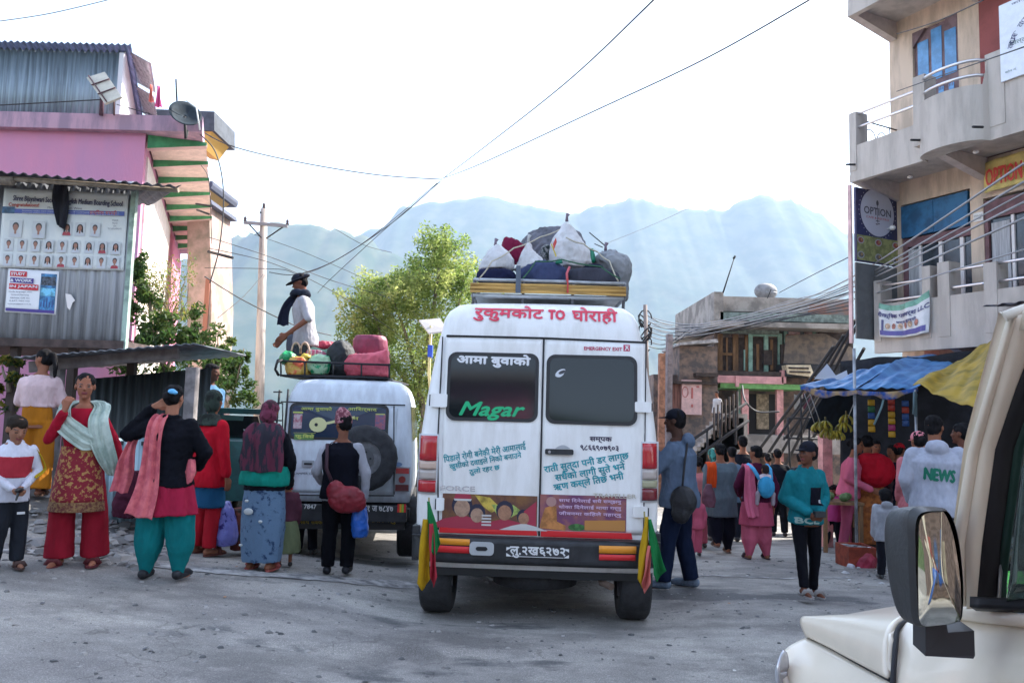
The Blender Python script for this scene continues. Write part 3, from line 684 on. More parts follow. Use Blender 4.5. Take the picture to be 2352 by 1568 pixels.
# small cloth banner on the lower balcony
sg=signboard('hanging_banner','white and green cloth banner tied below the lower balcony rail','banner')
A=B1.rect(2020,688,2133,768,-.45)
def bfn(u,v):
    sag=.16*(1-(2*u-1)**2)*v + .05*(1-(2*u-1)**2)*(1-v)
    return B1.pt(A[0]+(A[1]-A[0])*u,-.45+.03*math.sin(u*9+v*3)+.02*math.sin(u*23),A[2]-.0+(A[3]-A[2]+.12*u)*v-sag*.9)
mb=MB(); mb.grid(bfn,40,24,th=.004)
for i,f in enumerate(mb.f[:960]):
    v=(i//40)/24; u=(i%40)/40; mb.m[i]=1 if v>.80-.1*u*0 and v<.97 else 0
mb.obj('cloth_panel',[M((.62,.62,.64),.7,var=.08),M((.17,.35,.27),.7,var=.2)],sg)
def bmap(u0,v0): 
    W_=(A[1]-A[0]);H_=(A[3]-A[2])
    def f(x,z,off=0):
        u=u0+x/W_; v=v0+z/H_; e=1e-3; p=Vector(bfn(u,v)); return p+B1.n*(.008+off)
    return f
mb=MB(); write(mb,'शैक्षिक परामर्श LLC',bmap(.5,.66),w=1.0,h=.12,bold=.004); write(mb,'भर्ना खुल्यो',bmap(.56,.46),w=.42,h=.08,bold=.003)
write(mb,'I',bmap(.10,.36),w=.03,h=.2,bold=.004)
mb.obj('lettering',M((.08,.08,.20),.5),sg)
mb=MB(); f=bmap(.5,.12)
for i in range(20): 
    x0=-.46+i*.046; mb.add([f(x0,-.04,.001),f(x0+.046,-.04,.001),f(x0+.046,.05,.001),f(x0,.05,.001)],[(0,1,2,3)])
mb.obj('blue_band',M((.10,.09,.30),.5),sg)
mb=MB(); f=bmap(.5,.36)
for i in range(6): 
    x0=-.32+i*.12; a=[f(x0+.045*math.cos(k*PI/5),-.01+.06*math.sin(k*PI/5),.002) for k in range(10)]; mb.add(a,[tuple(range(10))],i%2)
mb.obj('picture',[M((.5,.35,.25),.6,var=.4,vs_=30),M((.35,.15,.12),.6,var=.4,vs_=30)],sg)
# small plate
sg=signboard('small_wall_plate','tiny white wall plate between the two first floor windows')
P=B1.rect(2236,488,2258,508,WZ+.02); mb=MB(); B1.box(mb,P[0],P[1],WZ+.002,WZ+.02,P[2],P[3]); mb.obj('plate',wht,sg)
mb=MB(); write(mb,'OPTION CAFE',B1.fn((P[0]+P[1])/2,(P[2]+P[3])/2+.02,WZ+.023),w=.15,h=.03); write(mb,'first floor',B1.fn((P[0]+P[1])/2,(P[2]+P[3])/2-.03,WZ+.023),w=.13,h=.03); mb.obj('lettering',darkm,sg)
# corrugated awning edge poking in at right
aw=thing('tin_awning','dark corrugated awning edge under the right hand balcony','awning')
mb=MB(); a=B1.hit(2262,705,.0)[0]
mb.grid(lambda u,v:B1.pt(a+2.5*u,-.5+.55*v,B1.hit(2262,705,0)[1]+.05-.05*v+.02*math.sin(u*60)),80,3,th=.006); mb.obj('roof_sheet',M((.09,.09,.11),.5,metal=.5),aw)

# ================= old timber and brick house (far right centre) =================
B2=Wall((0,30),(1,0)); th=thing('old_timber_house','old timber fronted house with grey parapet and pink verandah posts','building')
def P2(name,mat,rects,par=th,o0=0,o1=.1,wall=None):
    mb=MB()
    for r in rects: (wall or B2).pbox(mb,r[0],r[1],r[2],r[3],r[4] if len(r)>4 else o0,r[5] if len(r)>5 else o1)
    return mb.obj(name,mat,par)
brick=M((.24,.165,.13),.95,bump=.5,bs=14,col2=(.10,.085,.08),vs_=3); conc=M((.28,.25,.225),.95,bump=.4,var=.3,vs_=1.5); wood=M((.19,.10,.045),.8,var=.35,vs_=6,stretch=(1,1,.2)); mint=M((.24,.40,.33),.75,var=.2); dkwood=M((.05,.035,.03),.9,var=.3)
P2('wall',brick,[(1640,770,1960,860,-4,0),(1640,862,1960,1200,-4,-.9),(1745,692,1960,722,-4,.02)])
P2('parapet',conc,[(1640,670,1662,740,-6,.9),(1662,684,1960,718,-5.5,.5)])
P2('roof_slab',conc,[(1632,740,1960,752,-6,1.3)])
P2('eaves_band',M((.16,.20,.18),.9,var=.3),[(1655,720,1960,738,0,.9),(1660,754,1790,766,0,.35)])
w1=P2('window',dkwood,[(1655,775,1688,852,.0,.04),(1690,775,1716,852,0,.04)])
P2('frame',wood,[(1650,766,1660,856,.0,.12),(1684,766,1696,856,0,.12),(1712,770,1722,856,0,.12),(1660,810,1684,816,.04,.1),(1668,775,1672,852,.04,.09)],w1)
w2=P2('window',dkwood,[(1728,775,1758,852,0,.04),(1764,775,1790,852,0,.04)])
P2('frame',mint,[(1720,762,1729,862,.12,.2),(1756,766,1765,856,0,.15),(1788,766,1797,856,0,.15),(1729,762,1756,772,.0,.15),(1765,762,1788,772,0,.15)],w2)
P2('plank',wood,[(1738,790,1744,850,.04,.08),(1770,780,1776,850,.04,.08)],w2)
w3=P2('window',M((.10,.13,.16),.4,var=.5,vs_=2),[(1800,760,1868,812,0,.05)])
P2('pane',M((.45,.30,.30),.5,var=.5,vs_=3),[(1812,762,1838,776,.05,.08),(1848,758,1866,790,.05,.08),(1802,798,1864,808,.05,.08)],w3)
P2('wooden_balcony_floor',dkwood,[(1615,852,1800,862,-.9,1.2)])
P2('pink_beam',M((.60,.30,.30),.8,var=.15,vs_=3),[(1620,863,1800,880,1.0,1.25),(1796,850,1806,880,1.0,1.25),(1690,863,1698,888,1.25,1.35)])
P2('green_soffit',M((.14,.32,.10),.8,var=.2),[(1655,881,1850,893,-.9,1.2)])
P2('veranda_post',M((.62,.30,.28),.8,var=.2),[(1705,893,1720,1035,.9,1.1)])
P2('veranda_post',M((.62,.30,.28),.8,var=.2),[(1785,893,1800,1060,.9,1.1)])
P2('veranda_post',mint,[(1696,893,1705,1000,0,.15)])
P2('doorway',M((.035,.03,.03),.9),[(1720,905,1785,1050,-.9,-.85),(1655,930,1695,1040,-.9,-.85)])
P2('door_panel',M((.42,.32,.22),.8,var=.35,vs_=8),[(1738,905,1766,985,-.85,-.8)])
P2('stair_wall',conc,[(1640,1000,1960,1040,.0,1.6)])
P2('rail_board',M((.25,.23,.2),.9),[(1650,950,1720,955,1.5,1.6)]) if False else None
rc=random.Random(12)
for i in range(16):
    px=rc.uniform(1640,1940); py=rc.choice([rc.uniform(895,1000),rc.uniform(760,850)]); 
    if 1705<px<1800 and py>895: continue
    mb=MB(); B2.pbox(mb,px,py,px+rc.uniform(5,26),py+rc.uniform(10,50),rc.uniform(.02,.06),rc.uniform(.08,.3)); mb.obj('patched_board',rc.choice([wood,dkwood,mint,M((.30,.25,.22),.9,var=.4),M((.16,.19,.22),.6,var=.4),M((.35,.16,.12),.9,var=.3)]),th)
mb=MB(); B2.quad(mb,[(1860,700),(1950,690),(1955,720),(1850,752)],.6,.64); mb.obj('rusty_sheet',M((.25,.11,.07),.8,col2=(.16,.15,.15),vs_=2),th)
mb=MB(); B2.quad(mb,[(1805,770),(1895,765),(1960,800),(1960,838),(1800,836)],.3,.34); mb.obj('lattice_panel',M((.13,.11,.10),.9,col2=(.22,.17,.13),vs_=5),th)
P2('mint_post',mint,[(1868,752,1875,850,.05,.15),(1802,752,1808,850,.05,.15)])
P2('dark_board',dkwood,[(1880,752,1960,838,.02,.08)])  # dark board flat on the right part of the wall
P2('black_ledge',darkm,[(1806,836,1960,866,.3,1.4)])
for i in range(7):
    a=W(1640+i*9,1010-i*6,24.5); MB().tube([a,a+Vector((0,0,1.0))],.03,5).obj('baluster',dkwood,th)
for i,(px,py,c_) in enumerate(((1835,905,'8c8a86'),(1856,903,'54303c'))):
    o=W(px,py,28.6); q_=MB().grid(lambda u,v:(o.x+.35*(u-.5),o.y+.05*math.sin(u*8),o.z-.55*v-.05*math.sin(u*3)),8,8,th=.01).obj('hanging_cloth',cloth(c_)); tag(q_,['pale grey cloth hanging under the right part of the verandah','plum cloth hanging under the right part of the verandah'][i],'cloth')
# clutter on the verandah: cream box, dish, mast
d=thing('satellite_dish','grey satellite dish on the flat parapet of the timber house','satellite dish')
c=W(1762,668,29.5); dm=MB()
dm.grid(lambda u,v:c+Vector((.42*(.02+v)*math.cos(2*PI*u),-.10+.16*v*v+ .1,.30*(.02+v)*math.sin(2*PI*u))),28,5,th=.02); dm.obj('dish',M((.20,.20,.21),.6,var=.2),d)
MB().tube([c+Vector((0,.15,.0)),c+Vector((0,.2,-.5))],.03,6).obj('mount',darkm,d); MB().tube([c+Vector((0,-.05,-.28)),c+Vector((0,-.45,-.02))],.015,5).obj('feed_arm',darkm,d)
m_=thing('roof_mast','thin dark mast leaning over the corner of the grey parapet','mast'); MB().tube([W(1661,672,29),W(1688,588,29)],[.03,.015],6).obj('pole',darkm,m_); MB().tube([W(1685,594,29),W(1689,588,29)],.04,6).obj('tip',darkm,m_)
s_=thing('wooden_sign_box','cream slatted box sitting on the verandah roof of the timber house','box'); mb=MB(); B2.quad(mb,[(1806,838),(1810,858),(1872,866),(1862,838)],1.0,1.5); mb.obj('body',M((.62,.52,.36),.8,var=.2),s_)
mb=MB(); B2.pbox(mb,1812,843,1858,847,1.5,1.54); B2.pbox(mb,1814,852,1862,856,1.5,1.54); mb.obj('slat',dkwood,s_)
# brick shed and pink notice wall to the left of it
bs=thing('brick_shed','low brown brick shed with tilted tin roof left of the timber house','building')
B3=Wall((0,28),(1,0))
P2('wall',brick,[(1560,795,1648,1180,-3,0),(1500,860,1560,1180,-3,-.3)],bs,wall=B3)
mb=MB(); B3.quad(mb,[(1562,792),(1562,786),(1648,778),(1650,786)],-3,.4); mb.obj('roof',M((.35,.33,.32),.7,var=.3),bs)
P2('ledge',dkwood,[(1600,856,1650,864,0,.5),(1545,876,1650,882,0,.3)],bs,wall=B3)
P2('plank_wall',M((.20,.09,.07),.9,var=.4,vs_=8,stretch=(3,1,.2)),[(1535,880,1566,950,0,.1)],bs,wall=B3)
pk=thing('pink_painted_panel','pale pink painted wall panel with worn red marks','panel')
mb=MB(); B3.pbox(mb,1566,872,1612,952,.1,.2); mb.obj('board',M((.62,.40,.38),.8,var=.12,vs_=4),pk)
mb=MB(); c_=B3.hit(1574,900,.21); mb.tube([B3.pt(c_[0]+.10*math.cos(k*PI/8),.21,c_[1]+.18*math.sin(k*PI/8)) for k in range(17)],.012,5); B3.pbox(mb,1588,890,1592,915,.2,.215); B3.pbox(mb,1600,886,1606,890,.2,.215); B3.pbox(mb,1588,928,1592,935,.2,.215); mb.obj('mark',M((.45,.12,.11),.8),pk)
mb=MB()
B3.box(mb,B3.hit(1532,770,.3)[0],B3.hit(1543,770,.3)[0],.1,.5,-2,B3.hit(1538,768,.3)[1]); o=mb.obj('brick_chimney',M((.24,.2,.2),.9,var=.2),None); tag(o,'narrow grey brick stack rising behind the minibus','chimney')
mb=MB(); B3.box(mb,B3.hit(1513,815,.6)[0],B3.hit(1526,815,.6)[0],.5,.8,-2,B3.hit(1518,812,.6)[1]); o=mb.obj('rusty_post',M((.32,.15,.09),.9,var=.3)); tag(o,'short rust brown post just right of the minibus roof','post')
# concrete retaining base under, stairs and rail
st=thing('concrete_stairs','grey open stairs climbing to the verandah of the timber house','stairs')
mb=MB(); n=11
for i in range(n):
    t=i/n; p=W(1610+ (1700-1610)*t,1045-(1045-940)*t,25.5); mb.box((p.x-.35,p.y,p.z-1.0),(p.x+.35,p.y+1.2,p.z))
mb.obj('steps',conc,st)
def railing(px0,py0,px1,py1,Y,name='hand_rail'):
    mb=MB(); mb.tube([W(px0,py0,Y),W(px1,py1,Y)],.05,6); mb.obj(name,darkm,st)
railing(1590,1010,1715,925,25); railing(1605,1045,1720,965,25)
for px,py in ((1625,985),(1655,965),(1690,945)): MB().tube([W(px,py,25),W(px,py+75,25)],.04,6).obj('rail_post',darkm,st)
# ladder-like dark poles leaning in front (bundle of steel pipes)
pp=random.Random(9)
for i,(a,b,c_,d_) in enumerate([(1738,1040,1915,795),(1760,1048,1938,770),(1788,1052,1965,735),(1800,1075,1990,705),(1835,1060,1985,800)]):
    o=MB().tube([W(a,b,19),W((a+c_)/2,(b+d_)/2+4,17.5),W(c_,d_,16)],.036,6).obj('steel_pipe',darkm); tag(o,'%s dark steel pipe leaning up towards the cafe sign'%['leftmost long','second from left long','middle long','rightmost long','lowest and shortest'][i],'pipe','steel pipes leaning by the timber house')
fr=thing('iron_stair_frame','black iron stair frame standing left of the banana stall','frame'); 
for a,b,c_,d_ in ((1810,960,1890,960),(1810,960,1815,1075),(1860,960,1858,1060),(1888,900,1800,1010),(1875,890,1790,1000),(1830,1010,1880,905),(1840,900,1842,1050),(1800,1005,1880,1008)):
    MB().tube([W(a,b,17.5),W(c_,d_,17.5)],.025,5).obj('bar',darkm,fr)
# pink post below bananas
o=MB().box((W(1890,1020,12.6).x-.0,12.6,ground(5,12.6)-.1),(W(1912,1020,12.6).x,12.8,W(1900,1000,12.6).z)); o=o.obj('concrete_post',M((.60,.28,.26),.8,var=.2)); tag(o,'pink concrete post under the hanging bananas','post')

# ================= left: pink house =================
pinkw=M((.66,.25,.38),.85,bump=.3,bs=20,col2=(.53,.25,.40),vs_=1.1,vlo=.35,vhi=.65,stretch=(1.3,1.3,.5)); palep=M((.62,.42,.40),.85,var=.1,vs_=2); parap=M((.52,.31,.39),.9,col2=(.33,.22,.29),vs_=3,stretch=(1.5,1.5,.35))
L2=Wall((0,13),(1,0)); ph=thing('pink_house','pink plastered house with green sided roof brackets behind the tin shack','building')
cxL=L2.hit(328,400)[0]; ztop=L2.hit(200,268)[1]; zsl=L2.hit(200,303)[1]
Ld=Wall((cxL,13),(-.335,.942))
# body
mb=MB(); P=[(-16,13),(cxL,13),(cxL-.335*11,13+.942*11),(-16,24)]
vs=[Vector((x,y,z)) for z in (-.6,zsl-.002) for x,y in P]; mb.add(vs,[(3,2,1,0),(4,5,6,7),(0,1,5,4),(1,2,6,5),(2,3,7,6),(3,0,4,7)]); mb.obj('wall',pinkw,ph)
ov=1.0
mb=MB(); P=[(-16.1,12.85),(cxL+ov,12.85),(cxL+ov-.335*11.3,12.85+.942*11.3),(-16.1,24)]
vs=[Vector((x,y,z)) for z in (zsl,ztop) for x,y in P]; mb.add(vs,[(3,2,1,0),(4,5,6,7),(0,1,5,4),(1,2,6,5),(2,3,7,6),(3,0,4,7)]); mb.obj('roof_band',parap,ph)
# side facade: sun on the near part painted white, far part pink
whp=M((.80,.70,.64),.85,var=.08); 
mb=MB(); 
def lbox(mb,s0,s1,o0,o1,z0,z1,mi=0):
    vs=[Ld.pt(a,o,z) for z in (z0,z1) for o in (o0,o1) for a in (s0,s1)]
    mb.add(vs,[(0,2,3,1),(4,5,7,6),(0,1,5,4),(2,6,7,3),(0,4,6,2),(1,3,7,5)],mi)
lbox(mb,.35,6.2,-.0,.03,-.5,zsl-.3); mb.obj('sunlit_plaster',whp,ph)
mb=MB(); lbox(mb,6.2,11,-.0,.03,-.5,zsl-.3); mb.obj('pink_plaster',M((.62,.20,.30),.85,var=.15),ph)
nb=9
for i in range(nb):
    s0=.05+i*1.13; mb=MB(); w=.16
    zt=zsl-.004; P=[(.031,zt),(ov-.04,zt),(ov-.04,zt-.06),(.031,zt-.23)]
    vs=[Ld.pt(s0,o,z) for o,z in P]+[Ld.pt(s0+w,o,z) for o,z in P]
    fs=[(0,1,2,3),(7,6,5,4),(0,4,5,1),(1,5,6,2),(2,6,7,3),(3,7,4,0)]; mb.add(vs,fs); mb.m=[0,0,1,1,1,1]
    mb.obj('roof_bracket',[M((.07,.30,.13),.8,var=.15),palep],ph)
mb=MB()
for i in range(nb-1):
    s0=.05+i*1.13+.16; vs=[Ld.pt(s0,.031,zsl-.10),Ld.pt(s0+.97,.031,zsl-.10),Ld.pt(s0+.97,ov-.06,zsl-.004),Ld.pt(s0,ov-.06,zsl-.004)]
    vs+= [v+Vector((0,0,.003)) for v in vs]; mb.add(vs,[(0,1,2,3),(7,6,5,4)])
mb.obj('soffit',M((.70,.52,.46),.85,var=.1),ph)
# tank box on corner + far roof pieces
tk_=thing('roof_tank_box','dark grey rooftop concrete box with ochre underside beyond the dish','box'); L4=Wall((0,15.5),(1,0))
mb=MB(); L4.quad(mb,[(340,250),(492,256),(492,300),(340,300)],-1.2,0); mb.obj('body',M((.06,.07,.09),.8,var=.2),tk_)
mb=MB(); L4.quad(mb,[(440,301),(488,301),(462,335),(440,330)],-1.0,-.05); mb.obj('bracket',M((.55,.33,.08),.8),tk_)
# far houses along the left street side
for i,(x0,y0,x1,y1,Yd) in enumerate(((452,416,490,440,19),)):
    fh=thing('far_house','narrow far house with small tiled eaves past the pink house','building'); Lf=Wall((0,Yd),(1,0))
    mb=MB(); Lf.quad(mb,[(452,440),(480,470),(486,700),(474,1000),(430,1000),(430,440)],-1.5,0); mb.obj('wall',M((.50,.34,.30),.9,col2=(.28,.22,.18),vs_=2),fh)
    mb=MB(); Lf.quad(mb,[(448,414),(488,416),(488,424),(484,432),(448,432)],-1.5,.3); Lf.quad(mb,[(450,452),(484,458),(486,468),(450,466)],-1.5,.3); mb.obj('roof',M((.07,.08,.12),.8),fh)
    mb=MB(); Lf.quad(mb,[(452,433),(482,433),(460,449),(452,449)],-1.2,.2); mb.obj('eaves',M((.5,.32,.12),.8),fh)
    mb=MB(); Lf.quad(mb,[(452,480),(470,484),(468,500),(452,500)],.0,.12); Lf.quad(mb,[(472,640),(482,640),(474,760),(464,760)],0,.05); mb.obj('shutter',M((.3,.12,.08),.8),fh)
    MB().tube([Lf.pt(*(Lf.hit(478,416)[0],.1,Lf.hit(478,416)[1])),Lf.pt(Lf.hit(477,400)[0],.1,Lf.hit(477,400)[1])],.02,5).obj('finial',darkm,fh)
for a,b,c_,d_,lb in ((450,468,488,474,'short dark iron bar sticking out below the tiled eaves'),(452,482,480,492,'lower of the two thin iron bars by the far house'),(478,578,534,592,'long dark iron bar sticking out above the dark shrub')):
    o=MB().tube([W(a,b,14.5),W(c_,d_,14.2)],.028 if c_>500 else .018,6).obj('iron_bar',darkm); tag(o,lb,'iron bar')
# corrugated top storey
def corr(mb,wf,a0,a1,z0,z1,o,pitch=.076,amp=.010,th=.003,mi=0,curve=None):
    n=int((a1-a0)/pitch*4)
    f=lambda u,v: wf.pt(a0+(a1-a0)*u,o+amp*math.sin(2*PI*(a1-a0)*u/pitch),z0+(z1-z0)*v)
    if curve: f=curve
    mb.grid(f,max(8,n),1,mi=mi,th=th,smooth=True)
def tin(c=(.30,.33,.36),v=.25,r=.45,metal=.35,st=(9,1,.25)): return M(c,r,metal=metal,var=v,vs_=2.5,stretch=st,bump=.15,bs=8)
tr=thing('tin_roof_room','blue grey corrugated tin room built on the pink house roof','building')
L5=Wall((0,13.6),(1,0)); A5=L5.rect(-60,115,281,268)
mb=MB(); corr(mb,L5,A5[0]-4,A5[1],ztop-.1,A5[3]+.03,0,pitch=.11,amp=.014); mb.obj('wall',tin((.20,.245,.28)),tr)
mb=MB()
mb.add([L5.pt(A5[1]-.0,-.02,ztop),L5.pt(A5[1]-.0,-.02,A5[3]),L5.pt(A5[1]-1.2,-3.6,A5[3]-1.0),L5.pt(A5[1]-1.2,-3.6,ztop)],[(0,1,2,3)]) if False else None
e5=Wall(L5.pt(A5[1]+.02,0,0)[:2],(-.335,.942))
mb=MB(); vs=[e5.pt(0,.0,ztop-.05),e5.pt(3.8,.0,ztop-.05),e5.pt(3.8,.0,A5[3]-.75),e5.pt(0,.0,A5[3])]; vs+=[v-e5.n*.02 for v in vs]; mb.add(vs,[(0,1,2,3),(7,6,5,4),(0,4,5,1),(1,5,6,2),(2,6,7,3),(3,7,4,0)]); mb.obj('side_wall',M((.75,.74,.74),.5,var=.08),tr)
mb=MB(); L5.box(mb,A5[1]-.05,A5[1]+.03,.02,.08,ztop-.1,A5[3]-.05); mb.obj('corner_post',M((.6,.6,.63),.5),tr)
def rf5(u,v):
    a=A5[0]-4+(A5[1]-A5[0]+4.2)*u; k=v*4.2
    p=L5.pt(a,0,A5[3]+.05-.19*k+.02*math.sin(a*2*PI/.11)); return p+Vector((-.335,.942,0))*k+Vector((0,-.2,0))
mb=MB(); mb.grid(rf5,int((A5[1]-A5[0]+4.2)/.11*4),6,th=.004); mb.obj('roof',tin((.16,.22,.36)),tr)
for i in range(4):   # stepped overhanging sheets along the ragged right edge
    k0=i*1.05; k1=k0+1.15; ww=.42-.03*i
    def fs_(u,v,k0=k0,k1=k1,ww=ww,i=i):
        k=k0+(k1-k0)*v; p=L5.pt(A5[1]+.06,0,A5[3]+.03-.19*k0-.10*(k-k0)-.22*u); return p+Vector((-.335,.942,0))*k+Vector((ww*u,0,.015*math.sin(k*2*PI/.11)))
    MB().grid(fs_,4,40,th=.005).obj('loose_sheet',tin((.33,.32,.34)),tr)
# solar panel on the parapet
sp=thing('rooftop_solar_unit','small tilted solar panel on an iron stand above pink parapet','solar panel')
c=W(240,202,12.75)
q=[W(198,178,12.9),W(240,165,12.9),W(279,222,12.5),W(240,238,12.5)]
mb=MB(); nrm=(q[1]-q[0]).cross(q[3]-q[0]).normalized(); vs=q+[p+nrm*.035 for p in q]; mb.add(vs,[(0,1,2,3),(7,6,5,4),(0,4,5,1),(1,5,6,2),(2,6,7,3),(3,7,4,0)]); mb.obj('panel',M((.55,.50,.42),.6,var=.08),sp)
mb=MB(); 
for t_ in (.33,.68): mb.tube([q[0].lerp(q[3],t_)-nrm*.02,q[1].lerp(q[2],t_)-nrm*.02],.012,5)
mb.tube([q[0].lerp(q[1],.15)-nrm*.02,q[3].lerp(q[2],.15)-nrm*.02],.012,5); mb.obj('back_frame',M((.10,.05,.06),.8),sp)
MB().tube([W(232,265,12.8),W(235,225,12.8),W(225,185,12.86)],.035,7).obj('stand',M((.09,.04,.06),.8),sp)
MB().tube([W(262,265,12.8),W(262,205,12.75)],.014,5).obj('prop',M((.12,.06,.06),.8),sp)
# dish on the corner
d=thing('satellite_dish','dark satellite dish on the corner of the pink parapet','satellite dish'); c=W(424,268,12.6)
ax=Vector((.35,-.6,.5)).normalized(); e1=ax.cross(Vector((0,0,1))).normalized(); e2=e1.cross(ax)
mb=MB(); mb.grid(lambda u,v:c+e1*(.24*(.03+v)*math.cos(2*PI*u))+e2*(.30*(.03+v)*math.sin(2*PI*u))+ax*(.08*v*v),28,5,th=.012); mb.obj('dish',M((.025,.035,.045),.8,var=.2,spec=.2),d)
MB().tube([c,c+Vector((.02,.05,-.35)),W(430,300,12.7)],.025,6).obj('mount',darkm,d)
MB().tube([c+Vector((0,0,.28)),c+Vector((.22,-.1,.12)),c+Vector((.30,-.1,-.25))],.012,6).obj('feed_arm',M((.7,.7,.7),.5),d)
MB().tube([W(406,232,12.7),W(404,182,12.7)],.014,5).obj('rod',darkm,d)
for px,py,w_,h_,colr,lb in ((345,215,9,42,(.5,.15,.12),'small orange red cloth drying beside the tin roof edge'),(362,222,14,52,(.45,.08,.2),'crimson cloth hanging on the line near the roof dish')):
    p=W(px,py,13.6); k=13.6/FPX
    o=MB().grid(lambda u,v:(p.x+w_*k*(u-.5)*(.5+.6*v)+.03*v,p.y+.03*math.sin(u*9+v*4),p.z+h_*k*(.5-v)),10,12,th=.006).obj('drying_cloth',cloth(colr)); tag(o,lb,'cloth')

# ================= tin shack with posters =================
sh=thing('tin_shack','grey corrugated tin shack on stilts carrying posters, far left','shack')
S1=Wall((0,9.6),(1,0)); SA=S1.rect(-90,430,297,778); 
mb=MB(); corr(mb,S1,SA[0]-1,SA[1],SA[2],SA[3]+.1,0,pitch=.135,amp=.016); mb.obj('front_wall',tin((.38,.40,.44),.22,.5,.3),sh)
e6=Wall(S1.pt(SA[1],0,0)[:2],(-.6,.8)); e6.n=-e6.n
mb=MB(); mb.grid(lambda u,v:e6.pt(2.2*u,.012*math.sin(u*100),SA[2]+(SA[3]-SA[2])*v),90,1,th=.004); mb.obj('side_wall',tin((.5,.5,.5),.2),sh)
mb=MB(); S1.box(mb,SA[1]-.02,SA[1]+.04,-.03,.04,SA[2]-.1,SA[3]); mb.obj('corner_post',M((.30,.40,.34),.7,var=.3),sh)
mb=MB()
def rf6(u,v):
    x0=W(-90,366,9.0).x-.8; a=S1.hit(415,440,.6)[0]
    X=x0+(a-x0)*u; zf=W(0,404,9.0).z+(W(415,437,9.0).z-W(0,404,9.0).z)*((X-W(0,404,9).x)/(W(415,437,9).x-W(0,404,9).x))
    return (X-1.1*v*(1 if u>.3 else u/.3),9.0+1.7*v,zf+.05+.20*v+.016*math.sin(X*2*PI/.13))
mb.grid(rf6,110,4,th=.006); mb.obj('roof',tin((.10,.10,.12),.3,.7,.1),sh)
mb=MB(); 
for px in (5,): mb.tube([W(-60,412,9.1),W(30,416,9.1)],.055,8)
mb.tube([W(-60,405,9.12),W(410,437,9.12)],.03,6); mb.obj('roof_pole',M((.22,.18,.14),.9,var=.3),sh)
mb=MB(); S1.box(mb,SA[0]-1,SA[1]+.02,-2,.05,SA[2]-.10,SA[2]-.003); mb.obj('floor_beam',M((.08,.055,.05),.9,var=.3),sh)
mb=MB()
for px in (15,150,288): a=S1.hit(px,800)[0]; S1.box(mb,a,a+.09,-.15,-.06,-.3,SA[2]-.105)
mb.obj('stilt',M((.07,.05,.045),.9),sh)
# torn hole: light coming through painted as a pale patch
mb=MB(); S1.quad(mb,[(150,674),(162,676),(172,690),(166,695),(160,712),(154,706)],.02,.024); mb.obj('torn_light_patch',M((.85,.78,.76),.4),sh)
# school banner
def poster(name,label,wf,r,o,cat='poster'):
    t=thing(name,label,cat); return t
sb=poster('school_banner','wide school banner with rows of pupil portraits on tin shack',S1,None,0,'banner')
BA=S1.rect(3,436,290,618,.03); bw=BA[1]-BA[0]; bh=BA[3]-BA[2]; bo=.035
mb=MB(); mb.grid(lambda u,v:S1.pt(BA[0]+bw*u,bo+.008*math.sin(u*11+v*2),BA[2]+bh*v-.03*u*v),40,16,th=.003); mb.obj('cloth_panel',M((.74,.76,.74),.5,col2=(.66,.70,.71),vs_=3),sb)
bf=lambda u,v,o=0:(lambda x,z,off=0:S1.pt(BA[0]+bw*u+x,bo+.012+off+o,BA[2]+bh*v+z-.03*u*v))
mb=MB(); write(mb,'Shree Bijayshwari Secondary English Medium Boarding School',bf(.52,.86),w=bw*.88,h=.085,bold=.002,rot=-.03)
write(mb,'Musikot, Rukum West',bf(.5,.775),w=.42,h=.03); 
for i,s_ in enumerate(('सम्पर्क','विद्यालय','फोन','९८६६९०७९०३')): write(mb,s_,bf(.91,.64-.035*i),h=.022)
mb.obj('lettering',M((.05,.05,.12),.5),sb)
mb=MB(); write(mb,'Congratulations!',bf(.17,.79),w=.37,h=.055,bold=.002); write(mb,'हार्दिक बधाई!',bf(.81,.735),w=.33,h=.06,bold=.003); mb.obj('red_lettering',M((.45,.06,.04),.5),sb)
def brect(mb,u0,v0,u1,v1,mi=0,o=.001):
    f=bf(0,0,o); mb.add([f(bw*a,bh*b) for a,b in ((u0,v0),(u1,v0),(u1,v1),(u0,v1))],[(0,1,2,3)],mi)
mb=MB(); brect(mb,.10,.685,.98,.74); brect(mb,.0,.68,.10,.765,1); mb.obj('blue_band',[M((.09,.13,.42),.5),M((.05,.12,.22),.5,var=.4,vs_=9)],sb)
mb=MB(); 
for i in range(2): write(mb,'विद्यालयबाट शैक्षिक सत्रमा उत्कृष्ट अंक ल्याई उतीण विद्याथी भाइबहिनीहरूलाई सबैमा हार्दिक बधाई तथा शुभकामना',bf(.55,.728-.028*i,.002),w=bw*.78,h=.018)
mb.obj('band_lettering',M((.7,.7,.75),.5),sb)
pm=[M((.58,.60,.62),.5),M((.36,.17,.12),.5),M((.03,.03,.035),.5),M((.55,.57,.62),.5),M((.38,.04,.06),.5)]
